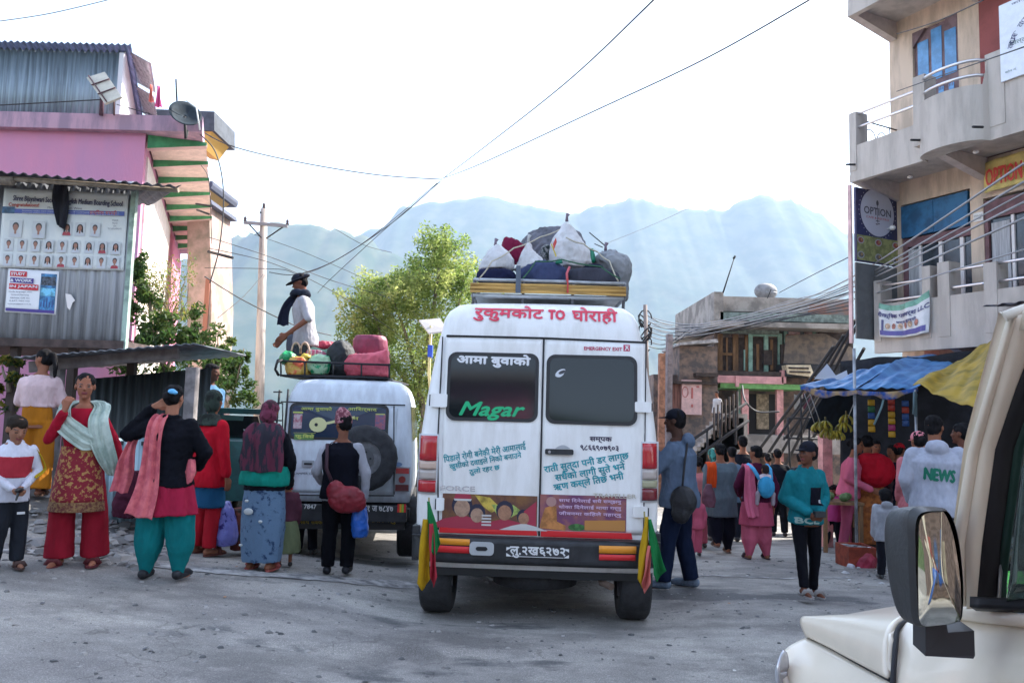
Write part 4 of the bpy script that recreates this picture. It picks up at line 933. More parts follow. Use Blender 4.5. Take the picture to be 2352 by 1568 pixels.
def portrait(u,v,s,girl,red):
    mb=MB(); f=bf(u,v,.002)
    def el(cx,cz,rx,rz,mi,o,n=14,a0=0,a1=2*PI): mb.add([f(s*(cx+rx*math.cos(a0+(a1-a0)*k/n)),s*(cz+rz*math.sin(a0+(a1-a0)*k/n)),o) for k in range(n)],[tuple(range(n))],mi)
    mb.add([f(s*a,s*b,0) for a,b in ((-.62,-.95),(.62,-.95),(.62,.75),(-.62,.75))],[(0,1,2,3)],0)
    if girl: el(0,.12,.38,.42,2,.0006); mb.add([f(s*a,s*b,.0006) for a,b in ((-.38,.1),(-.42,-.75),(-.2,-.75),(-.15,.1))],[(0,1,2,3)],2); mb.add([f(s*a,s*b,.0006) for a,b in ((.15,.1),(.2,-.75),(.42,-.75),(.38,.1))],[(0,1,2,3)],2)
    else: el(0,.2,.31,.36,2,.0006)
    mb.add([f(s*a,s*b,.001) for a,b in ((-.52,-.9),(.52,-.9),(.45,-.55),(.12,-.42),(-.12,-.42),(-.45,-.55))],[(0,1,2,3,4,5)],4 if red else 3)
    mb.add([f(s*a,s*b,.0014) for a,b in ((-.1,-.6),(.1,-.6),(.1,-.2),(-.1,-.2))],[(0,1,2,3)],1)
    el(0,.05,.25,.34,1,.0018)
    mb.obj('portrait',pm,sb)
for i,(u,s) in enumerate(((.12,.125),(.305,.125),(.53,.10),(.635,.10),(.755,.10))): portrait(u,.50 if i<2 else .52,s,i>1 and i<4,i==2)
for r_,v in ((0,.295),(1,.105)):
    for k in range(9): portrait(.075+k*.107,v-.008*(1-r_)*0,.090,(k in (3,5,6,7,8) if r_==0 else k in (3,6)),(k==7 if r_==0 else k in (4,8)))
# Japan study poster
jp=poster('study_poster','white study abroad poster with red and blue headline bands',S1,None,0)
JA=S1.rect(14,618,132,718,.03); jw=JA[1]-JA[0]; jh=JA[3]-JA[2]
mb=MB(); mb.grid(lambda u,v:S1.pt(JA[0]+jw*u,.028+.004*math.sin(u*9),JA[2]+jh*v-.02*u),12,6,th=.003); mb.obj('sheet',M((.84,.84,.88),.45),jp)
jf=lambda u,v,o=0:(lambda x,z,off=0:S1.pt(JA[0]+jw*u+x,.035+off+o,JA[2]+jh*v+z-.02*u))
def jrect(mb,u0,v0,u1,v1,mi=0,o=0):
    f=jf(0,0,o); mb.add([f(jw*a,jh*b-.02*a) for a,b in ((u0,v0),(u1,v0),(u1,v1),(u0,v1))],[(0,1,2,3)],mi)
mb=MB(); jrect(mb,.05,.83,.38,.95,0); jrect(mb,.06,.685,.52,.80,1); jrect(mb,.05,.535,.62,.665,0); jrect(mb,.02,.03,.97,.10,1); mb.obj('headline_band',[M((.60,.02,.04),.5),M((.07,.04,.25),.5)],jp)
mb=MB(); write(mb,'STUDY',jf(.21,.89,.002),w=jw*.27,h=.034,bold=.002); write(mb,'& WORK',jf(.28,.742,.002),w=jw*.42,h=.034,bold=.002); write(mb,'IN JAPAN',jf(.335,.60,.002),w=jw*.53,h=.036,bold=.002); mb.obj('headline_lettering',M((.8,.8,.85),.5),jp)
mb=MB(); 
for i,s_ in enumerate(('Study language class','School Planning','Admission, COE, Visa','& JLPT, NAT test','www.studyjapan.com.np')): write(mb,s_,jf(.28,.48-.07*i,.001),w=jw*(.46,.34,.38,.40,.46)[i],h=.020)
mb.obj('small_lettering',M((.06,.06,.12),.5),jp)
mb=MB(); jrect(mb,.66,.10,.97,.93,0,.001); jrect(mb,.67,.66,.96,.86,1,.002); jrect(mb,.67,.42,.96,.60,2,.002)
for k in range(5): jrect(mb,.69+k*.055,.16,.715+k*.055,.28+.05*(k%3),3,.003)
mb.obj('picture',[M((.05,.20,.42),.4,var=.5,vs_=12),M((.05,.06,.09),.4,var=.8,vs_=40),M((.15,.45,.65),.4,var=.4,vs_=15),M((.03,.08,.25),.4)],jp)
# black cloth hanging over the banner
o=MB().grid(lambda u,v:S1.pt(BA[0]+bw*.475+.17*(u-.5)*(1-.25*v+.25*math.sin(v*4))+.03*v,.09+.02*math.sin(u*8+v*3),BA[3]+.05-.50*v-.06*u*v),12,18,th=.008).obj('black_cloth',M((.012,.012,.02),.9,bump=.4)); tag(o,'black cloth hanging down over the school banner','cloth')
# ================= lean-to stall under the shack =================
ln=thing('lean_to_stall','low dark tin lean-to stall behind the women on the left','stall')
S2=Wall((0,9.0),(1,0)); q=[S2.hit(100,832),S2.hit(487,802)]
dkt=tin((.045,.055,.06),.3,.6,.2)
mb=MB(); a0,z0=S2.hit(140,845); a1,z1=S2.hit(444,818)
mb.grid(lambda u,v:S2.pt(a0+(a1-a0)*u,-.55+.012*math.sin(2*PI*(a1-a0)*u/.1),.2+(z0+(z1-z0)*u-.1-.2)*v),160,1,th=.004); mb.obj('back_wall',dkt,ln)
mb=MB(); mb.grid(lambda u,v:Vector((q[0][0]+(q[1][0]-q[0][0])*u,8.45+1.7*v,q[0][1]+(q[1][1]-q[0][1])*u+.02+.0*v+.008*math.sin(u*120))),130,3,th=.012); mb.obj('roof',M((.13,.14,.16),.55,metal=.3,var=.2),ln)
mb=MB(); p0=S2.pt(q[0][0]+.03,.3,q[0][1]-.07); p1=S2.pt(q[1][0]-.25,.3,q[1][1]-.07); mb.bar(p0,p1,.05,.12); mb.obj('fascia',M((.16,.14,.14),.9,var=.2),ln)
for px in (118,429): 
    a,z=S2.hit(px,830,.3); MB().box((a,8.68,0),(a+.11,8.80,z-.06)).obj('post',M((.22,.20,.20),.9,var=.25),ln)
cs=thing('corrugated_fence','bluish corrugated sheets standing below the lean-to stall','fence')
mb=MB(); a0,_=S2.hit(215,1000,.45); a1,_=S2.hit(420,1000,.45); zz=S2.hit(250,1003,.45)[1]
mb.grid(lambda u,v:S2.pt(a0+(a1-a0)*u,.45+.018*math.sin(2*PI*(a1-a0)*u/.11),.15+(zz-.15)*v+.02*math.sin(u*13)*v),120,1,th=.004); mb.obj('sheet',tin((.26,.36,.40),.3,.45,.3),cs)
MB().bar(S2.pt(a0,.42,zz-.06),S2.pt(a1,.42,zz-.06),.04,.04).obj('rail',darkm,cs)

# ================= utility pole =================
up=thing('utility_pole','wooden utility pole with braced crossarm standing beyond the jeep','utility pole'); Yp=19
b=W(596,1000,Yp); tpp=W(606,480,Yp); b.z=ground(b.x,b.y)-.2
MB().tube([b,tpp],[.135,.085],12).obj('post',M((.36,.31,.28),.85,bump=.5,bs=12,var=.25,vs_=6,stretch=(1,1,.15)),up)
ca=W(560,511,Yp-.12); cb=W(661,519,Yp-.12)
MB().bar(ca,cb,.07,.075).obj('crossarm',M((.22,.22,.24),.7),up)
MB().tube([W(572,515,Yp-.12),W(600,546,Yp-.12)],.018,5).obj('brace',darkm,up); MB().tube([W(650,521,Yp-.12),W(610,548,Yp-.12)],.018,5).obj('brace',darkm,up)
for px,py in ((563,505),(660,512),(606,474)):
    c=W(px,py,Yp-.12 if py>480 else Yp); MB().loft([(c.x,c.y,c.z-.06,.02,.02),(c.x,c.y,c.z-.03,.045,.045),(c.x,c.y,c.z+.0,.03,.03),(c.x,c.y,c.z+.04,.04,.04),(c.x,c.y,c.z+.08,.02,.02)],10).obj('insulator',M((.05,.03,.03),.3),up)
MB().bar(W(600,488,Yp-.12),W(598,488,Yp-.5),.04,.04).obj('side_arm',darkm,up)
# street lamp pole (small solar lamp) behind the minibus
sl_=thing('solar_street_lamp','slim yellow pole carrying a small solar panel beside the minibus','street lamp'); Ys=16
b=W(1000,1010,Ys); MB().tube([b,W(985,860,Ys),W(990,748,Ys)],.03,7).obj('pole',M((.65,.55,.25),.5),sl_)
q=[W(962,738,Ys+.3),W(1010,734,Ys+.3),W(1030,762,Ys-.2),W(985,768,Ys-.2)]; vs=q+[p+Vector((0,0,.03)) for p in q]; MB().add(vs,[(3,2,1,0),(4,5,6,7),(0,1,5,4),(1,2,6,5),(2,3,7,6),(3,0,4,7)]).obj('solar_panel',M((.45,.42,.40),.6),sl_)
MB().box(tuple(W(983,820,Ys)-Vector((0,.1,0))),tuple(W(994,793,Ys)+Vector((0,.1,0)))).obj('battery_box',M((.03,.08,.5),.4),sl_)

# ================= overhead cables =================
cabm=M((.03,.03,.035),.6); cabg=M((.28,.28,.30),.5)
def cable(pts,r,label,mat=None,sag=0,group='overhead cables'):
    P=[W(*p) for p in pts]; Q=[]
    # Catmull-Rom through the points
    for i in range(len(P)-1):
        p0=P[max(i-1,0)];p1=P[i];p2=P[i+1];p3=P[min(i+2,len(P)-1)]
        for k in range(10):
            t=k/10; q=.5*((2*p1)+(-p0+p2)*t+(2*p0-5*p1+4*p2-p3)*t*t+(-p0+3*p1-3*p2+p3)*t**3)
            if len(P)==2: q=q-Vector((0,0,sag*4*t*(1-t)))
            Q.append(q)
    Q.append(P[-1]); o=MB().tube(Q,r,5).obj('cable',mat or cabm); return tag(o,label,'cable',group)
cable([(1020,408,16),(1110,340,12),(1300,190,8.5),(1510,-8,6)],.008,'steep cable rising from the mid-air junction to the top edge')
cable([(1015,410,16),(1100,378,12),(1350,262,9),(1620,135,7.5),(1880,-12,6.5)],.008,'long cable rising rightwards to the top edge beside the building')
cable([(460,300,14),(540,338,14),(700,375,15),(870,402,15.5),(1015,412,16)],.011,'slack cable from the pink house dish to the mid-air junction')
cable([(470,615,17),(640,618,18),(700,628,18),(820,568,17),(1005,420,16)],.008,'curved cable dropping left from the mid-air junction',group=None)
cable([(1012,416,16),(900,512,17),(770,598,18),(680,630,19),(618,625,19)],.010,'dark cable from the mid-air junction down to the utility pole')
cable([(1008,420,16),(880,530,17),(760,640,19),(730,672,19)],.007,'thin cable descending behind the man on the jeep')
cable([(470,635,15),(560,690,16),(680,748,17),(760,770,18)],.013,'heavy cable sloping down behind the utility pole to the jeep load')
cable([(480,545,17),(620,590,18),(780,650,20),(960,700,22)],.009,'upper straight cable crossing the pole towards the tree',group='cables crossing towards the tree')
cable([(480,570,17),(640,610,18),(800,690,20),(960,800,22)],.009,'lower straight cable crossing the pole towards the tree',group='cables crossing towards the tree')
cable([(560,530,19),(700,580,20),(860,650,21)],.007,'faint cable from the crossarm into the tree crown')
cable([(745,510,20),(830,560,20),(900,580,21)],.007,'short cable running into the top of the tree crown')
cable([(500,730,16),(560,680,17),(606,628,19)],.008,'cable climbing from the dark shrub to the pole')
cable([(500,840,16),(540,860,17),(590,905,19)],.007,'low cable drooping behind the shrub to the pole base',group=None)
cable([(455,305,13),(495,350,13),(513,440,13),(505,560,13),(482,650,13)],.011,'loop of cable hanging off the pink house corner',group=None)
cable([(462,380,14),(480,420,14),(486,560,14.5)],.007,'thin wire hanging beside the far house eaves',group=None)
cable([(-10,242,12),(120,235,12.3),(245,228,12.7)],.010,'black wire from the left edge to the solar panel',group=None)
cable([(268,240,12.6),(345,262,12.6)],.007,'short wire from the solar panel to the dish',group=None)
cable([(-10,50,9),(120,30,9.5),(280,-8,10)],.006,'faint wire crossing the white sky at top left',group=None)
cable([(560,452,18),(1015,420,16)],.004,'faint thin wire above the distant ridges, left of the junction',cabg)
cable([(1390,560,18),(1490,520,16),(1600,470,14)],.004,'faint wire right of the roof luggage',cabg)
for i,(yl,yr) in enumerate(((745,540),(752,560),(758,585),(765,600),(740,520),(770,628))):
    cable([(1490,728+i*6,30),(1600,745+i*5,28.5),(1800,yl-45,24),(1950,yl-105+i*5,17),(2352,yr-165+i*22,9)],.016 if i<4 else .011,'%s service cable fanning across the right hand balconies'%['topmost grey','second from top grey','third from top grey','fourth from top grey','thin steep grey','lowest thin grey'][i],cabg,group='service cables fanning over the right side')
for i in range(7):
    cable([(1480,720+i*12,27),(1530,745+i*9,29),(1600,745+((i*37)%30),30),(1700,735+((i*23)%26),29),(1960,[672,690,655,700,668,684,710][i],22)],.016,'%s dark tangled wire from the coil pole across the timber house roof'%['highest','second','third','middle','fifth','sixth','lowest'][i],cabm,group='tangled wires behind the minibus')
cable([(1790,672,28),(1870,630,24),(1955,588,18)],.012,'upper dashed wire between the roof dish and the cafe sign')
cable([(1795,680,28),(1880,634,24),(1958,592,18)],.012,'lower dashed wire between the roof dish and the cafe sign') if False else None
cable([(2060,210,14),(2150,178,12),(2352,108,8)],.008,'cable crossing in front of the blue arched window',group=None)
cable([(2060,78,14),(2150,50,12),(2260,0,10)],.009,'twisted cable above the arched window',group=None)
cable([(1705,885,27),(1712,920,26),(1740,945,26),(1790,945,26)],.03,'drooping black cable on the pink verandah post',group=None)
jb=thing('wire_spool','bundle of dark wire coils on the pole behind the minibus','wire bundle')
mb=MB(); c=W(1482,745,27)
for i in range(7): mb.tube([c+Vector((.22*math.cos(a*PI/6+i),.1*math.sin(i),.30*math.sin(a*PI/6)-.15*i+.2)) for a in range(12)],.025,5)
mb.obj('coil',darkm,jb); MB().tube([W(1482,700,27),W(1490,1000,27)],.07,8).obj('pole',M((.25,.2,.18),.9),jb)
# ================= shared vehicle parts =================
tyre_m=M((.022,.022,.024),.85,bump=.5,bs=60,var=.3); rim_m=M((.35,.35,.36),.5,metal=.6,var=.2); blackp=M((.02,.021,.024),.55,var=.3,vs_=8)
vglass=M((.010,.014,.016),.07,spec=.45); amber=M((.75,.28,.02),.3); redl=M((.42,.012,.02),.18,spec=.8); clearl=M((.42,.36,.33),.2,spec=.8); redstk=M((.62,.02,.025),.4); numw=M((.7,.7,.7),.5)
def wheel(par,x,y,z,r,w,name='wheel'):
    mb=MB(); prof=[(-w/2,r*.58),(-w/2,r*.9),(-w/2+.025,r*.985),(-w*.2,r),(w*.2,r),(w/2-.025,r*.985),(w/2,r*.9),(w/2,r*.58)]
    n=36; vs=[];fs=[]
    for a in range(n):
        t=2*PI*a/n
        for k,(xx,rr) in enumerate(prof):
            q=1 if k not in (3,4) else (1 if a%2 else .988); vs.append((x+xx,y+rr*q*math.sin(t),z+rr*q*math.cos(t)))
    K=len(prof)
    for a in range(n):
        b=(a+1)%n
        for k in range(K): fs.append((a*K+k,b*K+k,b*K+(k+1)%K,a*K+(k+1)%K))
    o=mb.add(vs,fs,0,True).obj(name,tyre_m,par)
    mb=MB(); mb.tube([(x-w*.35,y,z),(x+w*.35,y,z)],r*.57,24); mb.tube([(x-w*.42,y,z),(x+w*.42,y,z)],r*.18,14)
    mb.obj('rim',rim_m,o); return o
# ================= white minibus =================
VO=Vector((.235,6.62,0)); VO.z=0
YAW=R(-2.5)
van=thing('white_minibus','white high roofed minibus seen from behind with loaded roof rack','minibus',VO,YAW)
VM=Matrix.Translation(VO)@Matrix.Rotation(YAW,4,'Z'); VI=VM.inverted()
def V(px,py,y=0):
    """pixel -> (x,z) on the vehicle's rear plane"""
    o=VI@CAM_LOC; d=VI.to_3x3()@ray(px,py); t=(y-o.y)/d.y; p=o+d*t; return p.x,p.z
# half width and forward lean of the rear by height
HW=[(.36,.97),(.55,.99),(.80,1.0),(1.15,1.0),(1.45,.985),(1.75,.95),(2.05,.905),(2.25,.87),(2.33,.85),(2.42,.835),(2.50,.80),(2.565,.73),(2.60,.62),(2.62,.40)]
def hw(z):
    for (a,p),(b,q) in zip(HW,HW[1:]):
        if z<=b: return p+(q-p)*max(0,(z-a))/(b-a)
    return HW[-1][1]
LN=[(.3,0),(1.2,0),(1.5,.015),(2.3,.10),(2.42,.13),(2.52,.20),(2.58,.30),(2.62,.55)]
def lean(z):
    for (a,p),(b,q) in zip(LN,LN[1:]):
        if z<=b: return p+(q-p)*max(0,(z-a))/(b-a)
    return LN[-1][1]
white=M((.82,.81,.80),.34,col2=(.70,.68,.655),vs_=4,spec=.5,bump=.05,bs=3,vlo=.36,vhi=.56,stretch=(1.6,1,.35))
def bodyshell(HW,hwf,leanf,L,frontlean,mb,rc=.10,bow=.02):
    zs_=[]; z=HW[0][0]
    for (a,_),(b,_) in zip(HW,HW[1:]):
        k=max(1,int((b-a)/.08)); zs_+=[a+(b-a)*i/k for i in range(k)]
    zs_.append(HW[-1][0])
    rows=[]
    for z in zs_:
        h=hwf(z); l=leanf(z); r=min(rc,h*.5); row=[]
        fl=frontlean(z)
        row.append((-h*.93,L-fl,z)); row.append((-h,L*.6,z)); row.append((-h,.8,z)); row.append((-h,r+l,z))
        for k in range(1,5):
            a=k*PI/10; row.append((-h+r*(1-math.cos(a)) ,l+r*(1-math.sin(a))+bow,z))
        for k in range(-8,9):
            x=(h-r)*k/8; row.append((x,l+bow*(x/h)**2 if abs(k)<8 else l+bow,z))
        for k in range(4,0,-1):
            a=k*PI/10; row.append((h-r*(1-math.cos(a)),l+r*(1-math.sin(a))+bow,z))
        row+= [(h,r+l,z),(h,.8,z),(h,L*.6,z),(h*.93,L-fl,z)]
        rows.append(row)
    n=len(rows[0]); vs=[p for r_ in rows for p in r_]; fs=[]
    for j in range(len(rows)-1):
        for i in range(n-1): fs.append((j*n+i,j*n+i+1,(j+1)*n+i+1,(j+1)*n+i))
        fs.append((j*n+n-1,j*n,(j+1)*n,(j+1)*n+n-1))
    t=(len(rows)-1)*n; fs.append(tuple(t+i for i in range(n))); fs.append(tuple(range(n))[::-1])
    mb.add(vs,fs,0,True)
mb=MB(); bodyshell(HW,hw,lean,5.3,lambda z:.0 if z<1.1 else (z-1.1)*.75,mb); mb.v=[v for v in mb.v]
body=mb.obj('body',white,van)
def bf_(h): return .02*(h)**2
def RV(x,z,off=0):   # point on the rear skin
    return Vector((x,lean(z)+.02*(x/hw(z))**2-off-.002,z))
def onskin(poly,o0,o1,mb,mi=0,fn=RV,sub=1):
    n=len(poly)
    vs=[fn(x,z,o1) for x,z in poly]+[fn(x,z,o0) for x,z in poly]
    c=fn(sum(p[0] for p in poly)/n,sum(p[1] for p in poly)/n,o1); vs.append(c)
    mb.add(vs,[(i,(i+1)%n,2*n) for i in range(n)]+[((i+1)%n,i,n+i,n+(i+1)%n) for i in range(n)],mi)
def prr(a,b,r=.05,n=5):  # pixel corners (tl, br) -> rounded rect on the rear
    x0,z1=V(*a);x1,z0=V(*b); return rrect(x0,z0,x1,z1,r,n)
def pql(pts): return [V(*p) for p in pts]
def gap(pts,par,w=.011,fn=RV,m=None,Vf=V):
    q=[Vf(*p) for p in pts]; mb=MB(); P=[]
    for a,b in zip(q,q[1:]):
        for i in range(8): P.append(fn(a[0]+(b[0]-a[0])*i/8,a[1]+(b[1]-a[1])*i/8,.001))
    P.append(fn(*q[-1],.001)); mb.tube(P,w/2,5); return mb.obj('panel_gap',m or darkm,par)
# doors
seamx=V(1243,1000)[0]
for nm,pts in (('rear_door',[(1020,772),(1247,778),(1236,1225),(1012,1212)]),('rear_door',[(1251,778),(1486,786),(1478,1228),(1240,1226)])):
    mb=MB(); q=pql(pts); P=[]
    for a,b in zip(q,q[1:]+q[:1]):
        for i in range(10): P.append((a[0]+(b[0]-a[0])*i/10,a[1]+(b[1]-a[1])*i/10))
    # gridded skin so that it follows the bodywork
    def dfn(u,v,q=q):
        x=(q[3][0]*(1-u)+q[2][0]*u)*(1-v)+(q[0][0]*(1-u)+q[1][0]*u)*v; z=(q[3][1]*(1-u)+q[2][1]*u)*(1-v)+(q[0][1]*(1-u)+q[1][1]*u)*v
        bulge=.006*(1 if .03<u<.97 and .02<v<.98 else 0); return RV(x,z,.004+bulge)
    mb.grid(dfn,24,36,th=.004); d_=mb.obj(nm,white,van)
    if pts[0][0]==1020: dL=d_
    else: dR=d_
gap([(1249,776),(1238,1230)],van,.016); gap([(1013,770),(1005,1000),(1006,1216)],van,.012); gap([(1488,785),(1482,1000),(1478,1228)],van,.012)
gap([(1022,768),(1250,774),(1490,784)],van,.02)
# pressed lines under the roof line
for a in ([(1030,800),(1240,808)],[(1262,812),(1478,818)]): gap(a,van,.006,m=M((.45,.46,.48),.5))
# windows
rubber=M((.018,.018,.02),.5)
RF=lambda x,z,o=0:Vector((x,lean(1.5)+(lean(2.25)-lean(1.5))*(z-1.5)/.75-o-.002,z))
def winp(a,b,par,r=.075):
    x0,z1=V(*a);x1,z0=V(*b); mb=MB(); onskin(rrect(x0,z0,x1,z1,r,6),-.02,.018,mb,fn=RF); f=mb.obj('window',rubber,par)
    mb=MB(); m_=.028; onskin(rrect(x0+m_,z0+m_,x1-m_,z1-m_,r*.8,6),.018,.021,mb,fn=RF); g_=mb.obj('glass',vglass,f); return f,(x0,z0,x1,z1)
wL,wl4=winp((1028,806),(1235,970),dL); wR,wr4=winp((1256,812),(1464,978),dR)
def pw(mb,body_,px,py,wpx,hpx,mi=0,bold=0,off=.012,rot=0,shear=0,fn=RV,Vf=V,k=None):
    """lettering centred on a pixel, sized in pixels"""
    x,z=Vf(px,py); k=k or 6.62/FPX
    write(mb,body_,lambda a,b,o=0:fn(x+a,z+b,off+o),w=wpx*k,h=hpx*k,mi=mi,bold=bold,rot=rot,shear=shear)
tilt=-R(.6)
mb=MB(); pw(mb,'रुकुमकोट',1166,713,166,42,bold=.004,off=.006,rot=tilt); o1=mb.obj('roof_lettering',M((.66,.035,.08),.45),van)
mb=MB(); pw(mb,'TO',1279,717,38,24,bold=.006,off=.006,rot=tilt); mb.obj('roof_lettering',M((.66,.035,.08),.45),van)
mb=MB(); pw(mb,'घोराही',1369,718,106,42,bold=.004,off=.006,rot=tilt); mb.obj('roof_lettering',M((.66,.035,.08),.45),van)
mb=MB(); pw(mb,'आमा बुवाको',1133,827,170,30,bold=.005,off=.0215,rot=tilt,fn=RF); mb.obj('window_lettering',M((.72,.72,.75),.5),wL)
mb=MB(); pw(mb,'Magar',1130,944,150,40,bold=.005,off=.0215,shear=.35,fn=RF); mb.obj('name_lettering',M((.0,.42,.17),.4),wL)
# reflection-like stickers are left to the glass; small white crescent decal on the right window
mb=MB(); x,z=V(1288,856); mb.add([RV(x+.045*math.cos(a*PI/7+.5)*(1 if a<8 else .78),z+.022*math.sin(a*PI/7+.5)+.02*math.cos(a*PI/7),.024) for a in range(14)],[tuple(range(14))]); mb.add([RV(x+.012+.03*math.cos(a*PI/7+.5),z+.008+.009*math.sin(a*PI/7+.5)+.012*math.cos(a*PI/7),.0245) for a in range(14)],[tuple(range(14))],1); mb.obj('crescent_decal',[M((.6,.62,.66),.5),M((.05,.05,.06),.4)],wR)
mb=MB(); pw(mb,'EMERGENCY EXIT',1387,799,88,8,bold=.0012); mb.obj('exit_lettering',M((.50,.03,.10),.5),dR)
mb=MB(); x,z=V(1442,797); mb.add([RV(x+a,z+b,.012) for a,b in ((-.027,-.027),(.027,-.027),(.027,.027),(-.027,.027))],[(0,1,2,3)])
mb.add([RV(x+a,z+b,.0135) for a,b in ((-.018,-.02),(-.008,-.02),(.004,-.002),(.014,-.02),(.02,-.014),(.008,.01),(.018,.012),(.016,.018),(-.012,.018),(-.014,.010),(-.004,.008))],[tuple(range(11))],1); mb.obj('exit_symbol',[M((.50,.03,.10),.5),numw],dR)
teal=M((.02,.28,.33),.5,var=.2,vs_=15)
for s_,px,py,wd,hh,par in (('पिडाले रोगी बनेकी मेरी आमालाई',1113,1038,190,20,dL),('खुसीको दवाइले निको बनाउने',1115,1058,166,20,dL),('ठुलो रहर छ',1113,1078,70,18,dL),('राती सुत्दा पनी डर लाग्छ',1347,1062,194,24,dR),('सधैको लागी सुते भने',1355,1084,160,24,dR),('ऋण कस्ले तिछ भनी',1352,1106,160,24,dR)):
    mb=MB(); pw(mb,s_,px,py,wd,hh,bold=.0022 if par is dR else .0014,rot=R(11)); mb.obj('verse_lettering',teal,par)
mb=MB(); pw(mb,'सम्पक',1380,1010,50,13,bold=.002); mb.obj('contact_lettering',M((.05,.04,.08),.5),dR)
mb=MB(); pw(mb,'९८६६९०७९०३',1377,1029,86,12,bold=.002); mb.obj('contact_lettering',M((.05,.04,.08),.5),dR)
mb=MB(); pw(mb,'FORCE',1052,1121,78,11,bold=.002,off=.02); mb.obj('chrome_badge',M((.8,.8,.82),.25,metal=.6),dL)
mb=MB(); pw(mb,'TRAVELLER',1412,1138,96,9,bold=.0012,off=.024); mb.obj('chrome_badge',M((.6,.58,.5),.3,metal=.6),dR)
# door handle
mb=MB(); onskin(prr((1252,1030),(1317,1044),.012),.012,.04,mb); h_=mb.obj('handle',blackp,dR)
mb=MB(); x,z=V(1262,1037); mb.tube([RV(x,z,.04),RV(x,z,.046)],.012,10); mb.obj('key_lock',rim_m,h_)
mb=MB(); mb.grid(lambda u,v:RV(V(1275+36*u,1024)[0],V(1290,1030)[1]+.03*math.sin(PI*u)*v,.012),10,2); mb.obj('handle_recess',M((.40,.41,.43),.4),dR)
# hinges
for nm,a,b,par in (('hinge',(988,903),(1026,935),van),('hinge',(1459,922),(1497,947),van),('hinge',(1003,1142),(1020,1172),van),('hinge',(1454,1162),(1487,1188),van)):
    mb=MB(); onskin(prr(a,b,.012,3),.0,.035,mb); q_=mb.obj(nm,white,par)
    x0,z1=V(*a);x1,z0=V(*b); xx=x0 if a[0]<1200 else x1; mb=MB(); mb.tube([RV(xx,z0+.01,.02),RV(xx,z1-.01,.02)],.012,6); mb.obj('hinge_pin',darkm,q_)
# tail lamps
def lamp(pts_,par,secs,fn=RV,Vf=V):
    q=[Vf(*p) for p in pts_]; x0=min(p[0] for p in q);x1=max(p[0] for p in q);z0=min(p[1] for p in q);z1=max(p[1] for p in q)
    mb=MB(); mb.grid(lambda u,v:fn(x0-.012+(x1-x0+.024)*u,z0-.012+(z1-z0+.024)*v,.012),12,6,th=.02); o=mb.obj('tail_light',M((.55,.55,.57),.5),par)
    for f0,f1,m in secs:
        mb=MB(); a=z0+(z1-z0)*f0;b=z0+(z1-z0)*f1; mb.grid(lambda u,v:fn(x0+(x1-x0)*u,a+.002+(b-a-.004)*v,.024+.008*math.sin(PI*u)-(.012 if v in(0,1) else 0)),12,6,th=.01); mb.obj('lens',m,o)
    return o
def RL(x,z,off=0):
    h=hw(z); t=abs(x)-(h-.10)
    yy=lean(z)+.02 if t>0 else lean(z)+.02*(x/h)**2
    if t>0: yy+=.10*(1-math.sqrt(max(0,1-(min(t,.098)/.10)**2)))
    return Vector((x,yy-off,z))
dred=M((.16,.012,.02),.2,spec=.8)
lamp([(962,1000),(1000,1000),(1000,1130),(962,1130)],van,[(0,.22,redl),(.22,.40,clearl),(.40,.55,M((.55,.40,.32),.3)),(.55,1,redl)],fn=RL)
lamp([(1476,1018),(1512,1018),(1512,1150),(1476,1150)],van,[(0,.22,dred),(.22,.36,M((.36,.34,.22),.3)),(.36,.55,clearl),(.55,1,redl)],fn=RL)
# picture stickers along the bottom of the doors
def sticker(name,a,b,mats_,shapes,par):
    (x0,z1),(x1,z0)=V(*a),V(*b); mb=MB(); nx=10
    mb.grid(lambda u,v:RV(x0+(x1-x0)*u,z0+(z1-z0)*v,.0125),nx,4); o=mb.obj(name,mats_[0],par)
    for nm,mi,pts in shapes:
        m2=MB(); m2.add([RV(x0+(x1-x0)*u,z0+(z1-z0)*v,.014+.0006*mi) for u,v in pts],[tuple(range(len(pts)))]); m2.obj(nm,mats_[mi],o)
    return o
def el(cu,cv,ru,rv,n=14): return [(cu+ru*math.cos(2*PI*k/n),cv+rv*math.sin(2*PI*k/n)) for k in range(n)]
brn=M((.12,.05,.035),.45,col2=(.20,.09,.035),vs_=9); skn=M((.34,.17,.10),.5,var=.15,vs_=30); skn2=M((.36,.22,.15),.5,var=.15,vs_=30); redc=M((.35,.03,.06),.5); gld=M((.42,.30,.05),.5,var=.4,vs_=12); pgr=M((.32,.40,.10),.5,var=.4,vs_=15); drk=M((.02,.02,.045),.5); wtt=M((.55,.52,.5),.5)
def bust(cu,cv,s,skin,hair,coat,asp=.42):
    return [('figure',coat,[(cu-s*1.35*asp*1.6,0.0),(cu+s*1.35*asp*1.6,0.0),(cu+s*1.1*asp,max(.05,cv-s*.85)),(cu+.25*s*asp,cv-s*.62),(cu-.25*s*asp,cv-s*.62),(cu-s*1.1*asp,max(.05,cv-s*.85))]),
            ('figure',hair,el(cu,cv+.12*s,s*.62*asp,s*.78)),('figure',skin,el(cu,cv-.08*s,s*.48*asp,s*.62))]
MT=[brn,gld,pgr,drk,redc,skn,skn2,wtt]
sh=[('map_shape',1,[(.34,.98),(.50,.92),(.62,.62),(.52,.48),(.43,.66)]),('map_shape',2,[(.52,.72),(.75,.72),(.84,.55),(.72,.35),(.58,.42)])]
sh+=bust(.21,.62,.42,6,3,4)+[('cap',4,[(.12,.86),(.31,.86),(.29,1.0),(.14,1.0)]),('cap_peak',7,[(.13,.80),(.30,.80),(.31,.86),(.12,.86)]),('sunglasses',3,[(.155,.62),(.265,.62),(.262,.72),(.158,.72)])]
